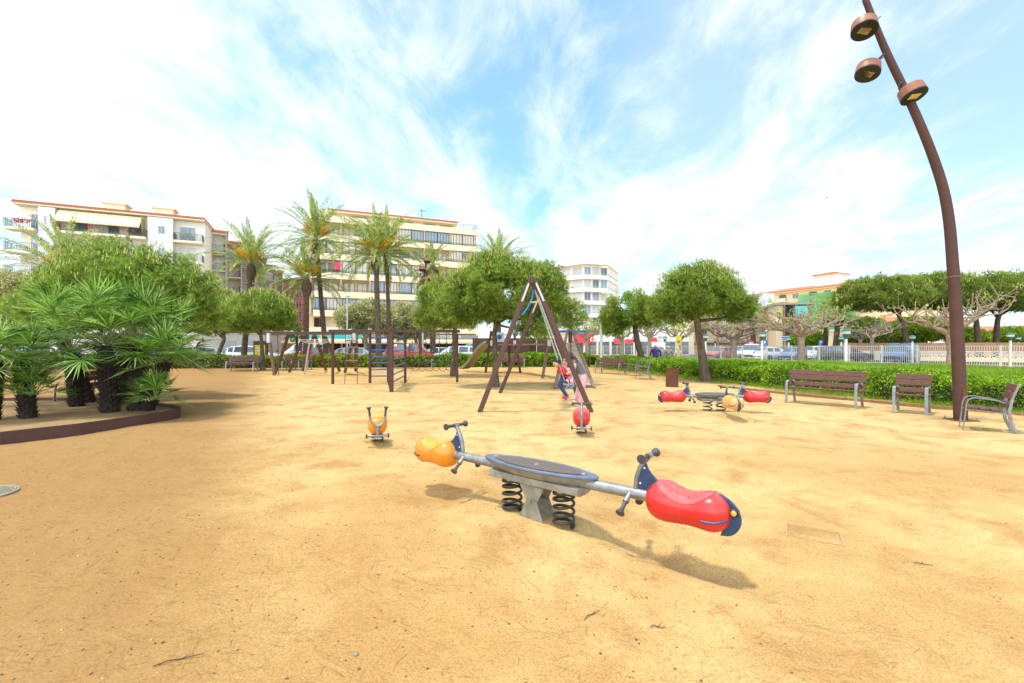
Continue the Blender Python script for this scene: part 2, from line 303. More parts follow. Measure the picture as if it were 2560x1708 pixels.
# ================================================================ ground
def lump(x, y, cx, cy, rx, ry, a, ang=0.0):
    c, s = math.cos(ang), math.sin(ang); dx, dy = x - cx, y - cy
    u, v = dx * c + dy * s, -dx * s + dy * c
    return a * np.exp(-((u / rx) ** 2 + (v / ry) ** 2))
def gz(x, y):
    x = np.asarray(x, dtype=float); y = np.asarray(y, dtype=float)
    z = 0.012 * np.sin(x * 0.9 + 1.3 * np.sin(y * 0.7)) * np.sin(y * 1.1 + 0.8 * np.sin(x * 0.6 + 2)) + 0.006 * np.sin(2.7 * x + 1.1 * y) * np.sin(2.2 * y - 1.7 * x)
    z = z + 0.004 * np.sin(7.1 * x + 2 * np.sin(3.3 * y)) * np.sin(6.3 * y + 1.7 * np.sin(4.1 * x))
    z = z * np.clip((32 - y) / 10, 0.15, 1)
    a = R(-39)
    z = z + lump(x, y, 1.42, 3.33, 0.55, 0.20, -0.085, a) + lump(x, y, -0.88, 5.0, 0.42, 0.20, -0.075, a) + lump(x, y, 0.9, 3.72, 0.45, 0.12, -0.04, a)
    z = z + lump(x, y, 0.25, 4.18, 0.75, 0.42, 0.035, a) + lump(x, y, 0.95, 3.45, 0.7, 0.12, 0.02, a) + lump(x, y, 1.62, 3.72, 0.5, 0.12, 0.018, a)
    z = z + lump(x, y, 1.24, 8.0, 0.5, 0.4, 0.03) + lump(x, y, 1.7, 8.0, 0.3, 0.2, -0.03) + lump(x, y, -2.2, 7.3, 0.4, 0.3, 0.03) + lump(x, y, -1.9, 7.2, 0.25, 0.15, -0.035)
    z = z + lump(x, y, 4.9, 10.7, 0.7, 0.4, 0.04) + lump(x, y, 4.0, 10.6, 0.5, 0.2, -0.04) + lump(x, y, 5.9, 10.6, 0.5, 0.2, -0.04) + lump(x, y, 4.9, 9.6, 0.5, 0.2, -0.035)
    z = z + lump(x, y, 0.7, 12.2, 1.6, 0.3, -0.06) + lump(x, y, 0.8, 13.8, 1.6, 0.3, -0.06)
    return z
def axis(*segs):
    out = []
    for a, b, st in segs: out += list(np.arange(a, b - 1e-6, st))
    return np.array(out + [segs[-1][1]])
gx = axis((-900, -100, 100), (-100, -30, 5), (-30, -9, 0.6), (-9, 9, 0.075), (9, 30, 0.6), (30, 100, 5), (100, 900, 100))
gy = axis((-60, 1, 5), (1, 6, 0.06), (6, 15, 0.1), (15, 40, 0.4), (40, 100, 5), (100, 1800, 100))
X, Y = np.meshgrid(gx, gy); Z = gz(X, Y)
nx, ny = len(gx), len(gy); idx = np.arange(nx * ny).reshape(ny, nx)
Fq = np.stack([idx[:-1, :-1], idx[:-1, 1:], idx[1:, 1:], idx[1:, :-1]], -1).reshape(-1, 4)

m_sand = bpy.data.materials.new('packed_sand'); m_sand.use_nodes = True
t = m_sand.node_tree; b = t.nodes['Principled BSDF']; b.inputs['Roughness'].default_value = 0.95; b.inputs['Specular IOR Level'].default_value = 0.15
def TN(ty, **kw): return N(ty, tree=t, **kw)
tcs = TN('ShaderNodeTexCoord'); oc = tcs.outputs['Object']
def noise(scale, detail=5, rough=0.6, stretch=None, dist=0.0):
    src = oc
    if stretch:
        q = TN('ShaderNodeMapping'); q.inputs['Scale'].default_value = stretch[:3]; q.inputs['Rotation'].default_value = (0, 0, stretch[3]); t.links.new(oc, q.inputs[0]); src = q.outputs[0]
    n = TN('ShaderNodeTexNoise', inp={'Scale': scale, 'Detail': detail, 'Roughness': rough, 'Distortion': dist}); t.links.new(src, n.inputs['Vector']); return n.outputs['Fac']
def mrange(v, a, b_, c=0.0, d=1.0, tree=None):
    q = TN('ShaderNodeMapRange', interpolation_type='SMOOTHSTEP'); q.inputs['From Min'].default_value = a; q.inputs['From Max'].default_value = b_
    q.inputs['To Min'].default_value = c; q.inputs['To Max'].default_value = d; t.links.new(v, q.inputs['Value']); return q.outputs[0]
def mixc(f, A, B):
    q = TN('ShaderNodeMix', data_type='RGBA')
    if isinstance(f, float): q.inputs['Factor'].default_value = f
    else: t.links.new(f, q.inputs['Factor'])
    for nm, v in (('A', A), ('B', B)):
        if isinstance(v, tuple): q.inputs[nm].default_value = (*v, 1)
        else: t.links.new(v, q.inputs[nm])
    return q.outputs['Result']
sepg = TN('ShaderNodeSeparateXYZ'); t.links.new(oc, sepg.inputs[0])
c0 = mixc(mrange(noise(0.22, 5, 0.6), 0.40, 0.58), (0.53, 0.305, 0.100), (0.70, 0.475, 0.190))     # worn pale / coarser ochre areas
c0 = mixc(mth('MULTIPLY', mth('MULTIPLY', mrange(sepg.outputs[1], 4.0, 8.5), mrange(sepg.outputs[1], 27.0, 15.0), tree=t), 0.6, tree=t), c0, (0.74, 0.545, 0.250))    # trampled pale middle of the playground
c1 = mixc(mrange(noise(1.5, 6, 0.68, dist=0.4), 0.30, 0.56, 0.08, 1.0), (0.47, 0.255, 0.085), c0)    # scuffs
c1 = mixc(mrange(noise(6.0, 5, 0.7, (1, 3.2, 1, 0.25)), 0.56, 0.74, 0.0, 0.40), c1, (0.38, 0.20, 0.065))
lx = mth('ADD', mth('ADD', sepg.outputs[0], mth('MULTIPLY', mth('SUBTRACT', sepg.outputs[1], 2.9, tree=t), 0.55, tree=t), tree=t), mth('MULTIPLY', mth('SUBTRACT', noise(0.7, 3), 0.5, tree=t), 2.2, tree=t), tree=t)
shade_zone = mrange(lx, -0.5, -3.0)
c1 = mixc(mth('MULTIPLY', shade_zone, 0.85, tree=t), c1, (0.34, 0.180, 0.058))                            # broad lower-left shade put into the colour of browner, needle-strewn sand
gr = TN('ShaderNodeTexVoronoi', inp={'Scale': 110.0}); t.links.new(oc, gr.inputs['Vector'])
grain = mth('ADD', mth('MULTIPLY', noise(60, 4, 0.75), 0.75, tree=t), mth('MULTIPLY', gr.outputs['Distance'], 0.4, tree=t), tree=t)
c2 = mixc(mrange(grain, 0.38, 0.78, 0.0, 1.0), c1, (0.22, 0.125, 0.05))
c3 = mixc(mrange(noise(260, 2, 0.6), 0.66, 0.76, 0.0, 0.5), mixc(0.45, c2, c1), (0.80, 0.62, 0.38))
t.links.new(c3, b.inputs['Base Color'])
bpn = TN('ShaderNodeBump'); bpn.inputs['Strength'].default_value = 0.6; bpn.inputs['Distance'].default_value = 0.02
hsum = mth('ADD', mth('ADD', mth('MULTIPLY', noise(9, 6, 0.7, (1, 2.2, 1, 0.25)), 1.0, tree=t), mth('MULTIPLY', mrange(noise(3.4, 4, 0.6, dist=0.8), 0.42, 0.60), 0.9, tree=t), tree=t), mth('MULTIPLY', noise(70, 3, 0.7), 0.35, tree=t), tree=t)
t.links.new(hsum, bpn.inputs['Height']); t.links.new(bpn.outputs[0], b.inputs['Normal'])
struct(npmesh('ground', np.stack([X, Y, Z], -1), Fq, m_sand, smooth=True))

m_asph = material('asphalt', (0.085, 0.083, 0.08), (0.055, 0.054, 0.053), 2, 0.9, bump=0.2, bscale=60)
m_pave = material('pale_paving', (0.46, 0.42, 0.36), (0.38, 0.34, 0.29), 1.2, 0.9)
mb = MB(); mb.quad((-120, 38.5, .02), (3, 38.5, .02), (3, 52, .02), (-120, 52, .02)); mb.quad((16, 44, .022), (90, 18, .022), (90, 60, .022), (16, 95, .022))
struct(mb.build('road', m_asph))
mb = MB(); mb.b2((-120, 36.9, 0.0), (3, 38.5, 0.12)); mb.b2((-120, 52, 0), (20, 57, 0.12)); struct(mb.build('pavement', m_pave))
mb = MB()
for k in range(12): mb.quad((-90 + k * 7.5, 45.2, .026), (-86 + k * 7.5, 45.2, .026), (-86 + k * 7.5, 45.35, .026), (-90 + k * 7.5, 45.35, .026))
struct(mb.build('road_marking', m_white))

# ---------------------------------------------------------------- foliage kernels
def unit(a): return a / np.maximum(np.linalg.norm(a, axis=-1, keepdims=True), 1e-9)
def blades(rng, base, d, k, L, w, spread=0.9, cone=1.0):           # needles: k thin triangles leaving each base point
    n = len(base); rn = unit(rng.normal(size=(n, k, 3)))
    dd = unit(d[:, None, :] * cone + rn * spread)
    Ls = L * rng.uniform(0.65, 1.15, (n, k, 1)); s = unit(np.cross(dd, unit(rng.normal(size=(n, k, 3))))) * w
    b0 = base[:, None, :] + dd * Ls * 0.05
    V = np.stack([b0 - s, b0 + s, base[:, None, :] + dd * Ls], 2).reshape(-1, 3)
    return V, np.arange(len(V)).reshape(-1, 3)
def leaves(rng, p, nrm, L, w, up=0.35, rand=0.9):                   # kite-shaped leaves
    n = len(p); d = unit(nrm + rng.normal(size=(n, 3)) * rand + np.array([0, 0, up])); s = unit(np.cross(d, unit(rng.normal(size=(n, 3)))))
    Ls = (np.asarray(L) * rng.uniform(0.6, 1.2, n))[:, None]; ws = Ls * w
    V = np.stack([p, p + d * Ls * 0.5 + s * ws, p + d * Ls, p + d * Ls * 0.5 - s * ws], 1).reshape(-1, 3)
    return V, np.arange(len(V)).reshape(-1, 4)
def grassblades(rng, p, h, w, lean=0.35):
    n = len(p); a = rng.uniform(0, 2 * np.pi, n); s = np.stack([np.cos(a), np.sin(a), 0 * a], -1) * (np.asarray(w) * np.ones(n))[:, None]
    tip = p + np.stack([rng.normal(0, lean, n), rng.normal(0, lean, n), np.ones(n)], -1) * (np.asarray(h) * rng.uniform(0.5, 1.15, n))[:, None]
    V = np.stack([p - s, p + s, tip], 1).reshape(-1, 3); return V, np.arange(len(V)).reshape(-1, 3)
def polyline(pts, s):                                                # points at arclength fractions s, and unit tangents
    pts = np.array(pts, float); seg = np.linalg.norm(np.diff(pts, axis=0), axis=1); c = np.concatenate([[0], np.cumsum(seg)]); q = s * c[-1]
    p = np.stack([np.interp(q, c, pts[:, i]) for i in range(pts.shape[1])], -1)
    k = np.clip(np.searchsorted(c, q, side='right') - 1, 0, len(seg) - 1); tg = np.diff(pts, axis=0)[k] / seg[k][:, None]
    return p, tg, c[-1]

# ---------------------------------------------------------------- hedge along the right, lawn behind it
HL = [(6.2, 34.5), (6.5, 33), (8.45, 23), (9.95, 16.6), (11.35, 12.5), (12.6, 9.6), (14.2, 6.5)]
def hedge(name, line, width, height, n, L, label, mat, seed, group=None, thick=1.0, fdens=True):
    rng = np.random.default_rng(seed); root = thing(name, label, 'hedge', (line[len(line) // 2][0], line[len(line) // 2][1], 0), group=group); org = root.location
    s = rng.uniform(0, 1, n)
    if fdens:                                                        # more, smaller leaves where it is close
        s = s ** 0.62
    p, tg, tot = polyline(line, s); nr = np.stack([-tg[:, 1], tg[:, 0]], -1)            # nr points back, away from the playground
    nr = np.where((nr[:, :1] * (p[:, :1]) + nr[:, 1:] * p[:, 1:]) > 0, nr, -nr)
    q = rng.uniform(0, 1, n) ** 0.8 * (height + width); bulge = 0.10 * np.sin(p[:, 1] * 2.3 + p[:, 0] * 1.9) + 0.08 * np.sin(p[:, 1] * 5.1 + 1) + 0.07 * np.sin(q * 6 + p[:, 1] * 3.7)
    front = q < height
    off = np.where(front, 0.0 + 0.25 * np.clip(q / height - 0.75, 0, 1) + 0.12 * np.clip(0.3 - q / height, 0, 1), q - height + 0.06)
    z = np.where(front, q, height * (1 + 0.03 * np.sin(p[:, 0] * 3 + p[:, 1] * 2.1)))
    outn = np.where(front[:, None], np.concatenate([-nr, np.full((n, 1), 0.3)], 1), np.array([0, 0, 1.0]))
    pos = np.concatenate([p + nr * (off - bulge * front * 1.0)[:, None], (z + bulge * ~front * 0.7)[:, None]], 1)
    pos -= outn * np.abs(rng.normal(0, 0.06, n))[:, None] + rng.normal(0, 0.02, (n, 3)); pos[:, 2] = np.maximum(pos[:, 2], 0.04)
    V, Fc = leaves(rng, pos, outn, L * (pos[:, 1] / 14.0) ** 0.45, 0.24)
    npmesh('leaves', V, Fc, mat, root, org=org)
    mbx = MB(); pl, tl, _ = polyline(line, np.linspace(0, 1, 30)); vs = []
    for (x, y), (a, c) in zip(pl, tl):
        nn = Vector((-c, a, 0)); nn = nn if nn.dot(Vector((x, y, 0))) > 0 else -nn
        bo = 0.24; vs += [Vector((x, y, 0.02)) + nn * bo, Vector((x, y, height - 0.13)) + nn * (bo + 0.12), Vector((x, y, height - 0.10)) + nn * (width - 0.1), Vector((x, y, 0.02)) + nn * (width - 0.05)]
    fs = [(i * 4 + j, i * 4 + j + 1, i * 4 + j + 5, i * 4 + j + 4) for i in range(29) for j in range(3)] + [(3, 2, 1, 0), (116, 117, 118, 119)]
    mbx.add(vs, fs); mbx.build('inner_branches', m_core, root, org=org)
    return root
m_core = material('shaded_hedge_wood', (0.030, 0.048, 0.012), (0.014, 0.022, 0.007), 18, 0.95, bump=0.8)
hedge('hedge', HL, 2.1, 0.74, 105000, 0.070, 'long bright green clipped hedge running along the right side behind the benches', m_hedge, 1)
# lawn on the low bank behind the hedge
fr_, tg_, _ = polyline(HL, np.linspace(0, 1, 40)); nn_ = np.stack([-tg_[:, 1], tg_[:, 0]], -1); nn_ = np.where(np.sum(nn_ * fr_, 1, keepdims=True) > 0, nn_, -nn_)
fr_ = fr_ + nn_ * 1.95
bk_, _, _ = polyline([(4.6, 40.5), (10.3, 32.5), (15, 25.6), (20.9, 18.6), (26, 13), (31, 8)], np.linspace(0, 1, 40))
Vl = np.zeros((40, 3, 3)); Vl[:, 0, :2] = fr_; Vl[:, 1, :2] = bk_; Vl[:, 2, :2] = bk_ + np.array([0.35, 0.3]); Vl[:, 0, 2] = 0.60; Vl[:, 1, 2] = 0.70; Vl[:, 2, 2] = -0.02
Fl = [(i * 3 + j, i * 3 + j + 1, i * 3 + j + 4, i * 3 + j + 3) for i in range(39) for j in range(2)]
m_soil = material('lawn_soil', (0.11, 0.14, 0.03), (0.06, 0.085, 0.02), 3, 0.95)
struct(npmesh('terrain', Vl.reshape(-1, 3), Fl, m_soil))
rng = np.random.default_rng(2); n = 90000; i_ = rng.uniform(0, 1, n) ** 0.7 * 38.99; k_ = i_.astype(int); f_ = (i_ - k_)[:, None]; c_ = rng.uniform(0, 1, n)[:, None]
A_ = fr_[k_] * (1 - f_) + fr_[k_ + 1] * f_; B_ = bk_[k_] * (1 - f_) + bk_[k_ + 1] * f_; p2 = A_ * (1 - c_) + B_ * c_
p3 = np.concatenate([p2, 0.60 + 0.10 * c_], 1); sc_ = (p3[:, 1] / 16) ** 0.7
V, Fc = grassblades(rng, p3, 0.17 * sc_ ** 0.4 * (0.8 + 0.5 * np.sin(p3[:, 0] * 1.3) * np.sin(p3[:, 1] * 0.9)), 0.008 * sc_, 0.3)
tag(npmesh('grass', V, Fc, m_grass), kind='stuff', label='long green grass on the low bank behind the right hedge')
# dry and green grass along the hedge foot
n = 26000; s = rng.uniform(0, 1, n) ** 0.7; p, tg, _ = polyline(HL, s); nr = np.stack([-tg[:, 1], tg[:, 0]], -1); nr = np.where(np.sum(nr * p, 1, keepdims=True) > 0, nr, -nr)
o_ = np.abs(rng.normal(0, 0.42, n)); keep = (np.sin(p[:, 1] * 1.3) + np.sin(p[:, 1] * 3.1 + 1) + rng.normal(0, 0.8, n)) > -0.9
pp = (p - nr * (o_ - 0.12)[:, None])[keep]; oo = o_[keep]; p3 = np.concatenate([pp, gz(pp[:, 0], pp[:, 1])[:, None]], 1)
g_ = oo < 0.40
V, Fc = grassblades(rng, p3[g_], 0.17 * (p3[g_][:, 1] / 14) ** 0.3, 0.006 * (p3[g_][:, 1] / 14)); tag(npmesh('grass', V, Fc, m_grass), kind='stuff', label='green grass at the foot of the right hedge')
V, Fc = grassblades(rng, p3[~g_], 0.07, 0.006 * (p3[~g_][:, 1] / 14), 0.9); tag(npmesh('grass', V, Fc, m_drygr), kind='stuff', label='dry yellow grass on the sand before the hedge')
# timber edging in front of the hedge
mb = MB(); e, et, _ = polyline([(8.1, 17.8), (9.25, 14.3), (10.35, 12.6), (11.2, 11.2), (12.3, 9.4), (13.4, 7.4)], np.linspace(0, 1, 6))
for a, c in zip(e[:-1], e[1:]): mb.bar((*a, 0.035), (*c, 0.035), 0.07, 0.11, side=(0, 0, 1))
tag(mb.build('edging_board', material('weathered_edging', (0.30, 0.165, 0.075), (0.21, 0.11, 0.05), 8, 0.85, bump=0.2)), 'low brown timber edging along the sand in front of the right hedge', 'edging')
# shrub rows along the far side
hedge('shrub_row', [(-60, 27.5), (-38, 29.8), (-27, 31.5), (-22, 32.4), (-19, 32.6)], 2.2, 0.82, 24000, 0.105, 'yellow green shrub row behind the far left bench', m_shrub, 5, 'shrub rows along the street', fdens=False)
hedge('shrub_row', [(-18.6, 32.8), (-12, 33.6), (-6.2, 34.2)], 1.8, 0.80, 15000, 0.105, 'green and reddish shrub row in front of the parked red cars', m_shrub, 6, 'shrub rows along the street', fdens=False)
hedge('shrub_row', [(-5.9, 34.2), (0, 34.6), (6, 34.8)], 1.5, 0.86, 14000, 0.105, 'bright green shrub row in front of the rusty steel wall', m_hedge, 7, 'shrub rows along the street', fdens=False)

# ---------------------------------------------------------------- planter on the left
kb = [(-15.5, 2.9), (-12, 4.6), (-9.1, 6.5), (-8.28, 7.38), (-7.78, 8.2), (-7.50, 9.15), (-7.41, 9.6), (-7.39, 9.95), (-7.45, 10.22), (-7.62, 10.48), (-8.0, 10.8), (-8.8, 11.25), (-9.8, 11.9), (-11.5, 12.3), (-14, 12.2), (-18, 11.5), (-18, 2.9)]
pr = thing('planter', 'low curved rusty steel planter bed under the fan palms', 'planter', (-9, 9, 0))
mb = MB(); n = len(kb)
for i in range(n):
    a, c = Vector((*kb[i], 0)), Vector((*kb[(i + 1) % n], 0)); mb.prism([a + Vector((0, 0, -.05)), c + Vector((0, 0, -.05)), c + Vector((0, 0, .205)), a + Vector((0, 0, .205))], (c - a).cross(Vector((0, 0, 1))).normalized() * -0.03)
mb.build('rim', m_rustd, pr, org=pr.location)
mb = MB(); mb.add([(*q, 0.13) for q in kb], [tuple(range(n))]); mb.build('soil', material('planter_soil', (0.36, 0.22, 0.09), (0.22, 0.13, 0.05), 4, 0.95, bump=0.6), pr, org=pr.location)

# ---------------------------------------------------------------- litter on the sand
rng = np.random.default_rng(11)
def scatter(n, ymax=11.0, left=0.0):
    y = 1.9 + (ymax - 1.9) * rng.uniform(0, 1, n) ** 1.5; x = rng.uniform(-1.2, 1.2, n) * y
    if left: k = rng.uniform(0, 1, n) < np.clip(0.42 - 0.30 * x / 2.0, 0.10, 1); x, y = x[k], y[k]
    ins = (x < -7.0) & (y > 4); x, y = x[~ins], y[~ins]
    return np.stack([x, y, gz(x, y)], -1)
p = scatter(4200, 11, 1); n = len(p); a = rng.normal(0.35, 0.55, n) + (rng.uniform(0, 1, n) < 0.3) * rng.uniform(0, 3, n)
d = np.stack([np.cos(a), np.sin(a), 0 * a], -1); s = np.stack([-np.sin(a), np.cos(a), 0 * a], -1); L = rng.uniform(0.012, 0.05, n)[:, None]; w = 0.0008 * (0.6 + p[:, 1:2] / 5)
up = np.array([0, 0, 0.003])
V = np.stack([p + up - d * L - s * w, p + up - d * L + s * w, p + up * 1.6 + s * L * 0.05 + s * w, p + up * 1.6 + s * L * 0.05 - s * w, p + up + d * L + s * w, p + up + d * L - s * w], 1)
Fn = np.arange(n)[:, None] * 6
Fc = np.concatenate([Fn + np.array([[0, 1, 2, 3]]), Fn + np.array([[3, 2, 4, 5]])])
m_need = leafmat('fallen_needles', [(0.24, 0.11, 0.035), (0.40, 0.17, 0.045), (0.17, 0.09, 0.03), (0.42, 0.25, 0.09)], trans=0.0)
tag(npmesh('pine_needle_litter', V.reshape(-1, 3), Fc, m_need), kind='stuff', label='fallen pine needles strewn over the sand')
def pebbles(n, r0, r1, mat, label):
    p = scatter(n, 9, 0.5); n = len(p); r = rng.uniform(r0, r1, (n, 1, 1)) * rng.uniform(0.6, 1.3, (n, 6, 1))
    o = np.array([[1, 0, 0], [0, 1, 0], [-1, 0, 0], [0, -1, 0], [0, 0, .7], [0, 0, -.4]])[None]
    V = p[:, None, :] + o * r + np.array([0, 0, 0.001]); f = np.array([[0, 1, 4], [1, 2, 4], [2, 3, 4], [3, 0, 4], [1, 0, 5], [2, 1, 5], [3, 2, 5], [0, 3, 5]])
    tag(npmesh('pebbles', V.reshape(-1, 3), (np.arange(n)[:, None, None] * 6 + f[None]).reshape(-1, 3), mat), kind='stuff', label=label)
pebbles(1700, 0.003, 0.010, leafmat('dark_grit', [(0.10, 0.075, 0.05), (0.20, 0.13, 0.07), (0.06, 0.06, 0.065)], trans=0.0), 'dark grit scattered on the sand')
pebbles(420, 0.002, 0.008, leafmat('pale_grit', [(0.68, 0.56, 0.38), (0.60, 0.45, 0.26), (0.72, 0.66, 0.56)], trans=0.0), 'pale pebbles scattered on the sand')
for i, (u, v, L, a, lab) in enumerate([(2308, 1412, 0.11, -0.3, 'short dark twig lying on the sand at the lower right'), (1480, 1540, 0.15, 0.75, 'thin pale twig on the sand in front of the red seat'), (1645, 1572, 0.09, 0.05, 'small brown twig on the bright sand near the bottom edge'), (890, 1638, 0.045, 0.3, 'small grey stone with dark crack near the bottom edge'), (450, 1650, 0.22, 0.5, 'long dry twig lying in the brown sand at lower left')]):
    g = G(u, v); mb = MB(); q = [Vector((math.cos(a) * L * (k - .5), math.sin(a) * L * (k - .5) + 0.012 * math.sin(k * 5), 0.008 + 0.004 * math.sin(k * 9))) for k in (0, .25, .5, .75, 1)]
    if 'stone' in lab: mb.lathe([(0, 0.004), (0.004, 0.013), (0.010, 0.012), (0.015, 0.004)], (0, 0, 0), (0.15, 0, 1), 9)
    else: mb.tube(q, [0.0025, 0.0032, 0.003, 0.0025, 0.0015], 5); mb.tube([q[2], q[2] + Vector((0.03, 0.03, 0.006))], [0.002, 0.001], 4)
    st = 'stone' in lab
    o = mb.build('stone' if st else 'twig', m_galvd if st else m_bark, smooth=True); o.location = (g.x, g.y, float(gz(g.x, g.y))); tag(o, lab, 'stone' if st else 'twig')
P0 = []
for cx_, cy_, r_, n_ in ((-2.2, 7.42, .20, 160), (1.24, 8.1, .14, 40), (4.9, 10.75, .5, 160), (5.0, 9.75, .35, 120), (3.95, 10.5, .4, 60), (9.1, 8.7, .12, 50), (-1.9, 7.2, .3, 60)):
    a = rng.uniform(0, 6.28, n_); q = r_ * rng.uniform(0.25, 1, n_) ** .6; P0.append(np.stack([cx_ + q * np.cos(a), cy_ + q * np.sin(a) * .7], 1))
p2 = np.concatenate(P0); V, Fc = grassblades(rng, np.concatenate([p2, gz(p2[:, 0], p2[:, 1])[:, None] - .004], 1), 0.075, 0.0035, 0.9)
tag(npmesh('grass', V, Fc, m_drygr), kind='stuff', label='dry grass tufts around the spring rider and rocker bases')
# covers set in the sand
mc = G(-62, 1238); mh = thing('manhole_cover', 'round ribbed grey drain cover half buried at the left edge', 'manhole cover', (mc.x, mc.y, float(gz(mc.x, mc.y))))
mb = MB(); mb.lathe([(-.02, .33), (.012, .33), (.014, .31), (.010, .305), (-.02, .305)], (0, 0, 0), (0, 0, 1), 32); mb.build('frame', m_galvd, mh, smooth=True)
mb = MB(); mb.lathe([(-.02, .3), (.012, .3)], (0, 0, 0), (0, 0, 1), 32)
for k in range(-5, 6): h = math.sqrt(.28 ** 2 - (k * .05) ** 2); mb.b2((k * .05 - .012, -h, .012), (k * .05 + .012, h, .018))
mb.build('lid', material('dusty_cast_iron', (0.40, 0.32, 0.21), (0.25, 0.20, 0.14), 20, 0.7, 0.2), mh)
cv = [G(1967, 1312), G(2098, 1334), G(2110, 1366), G(1967, 1343)]; cc = sum(cv, Vector()) / 4
uc = thing('utility_cover', 'faint rectangular pale cover frame almost hidden in the bright sand', 'utility cover', (cc.x, cc.y, float(gz(cc.x, cc.y)) + 0.0)); mb = MB(); lm = MB()
cl_ = [q - cc for q in cv]
for a, c in zip(cl_, cl_[1:] + cl_[:1]): mb.bar(a + Vector((0, 0, .002)), c + Vector((0, 0, .002)), .010, .008, side=(0, 0, 1))
mb.build('frame', material('dusty_frame', (0.50, 0.33, 0.18), (0.44, 0.27, 0.12), 30, 0.8), uc)
lm.add([q * 0.97 + Vector((0, 0, .0015)) for q in cl_], [(3, 2, 1, 0)]); lm.build('lid', m_sand, uc)
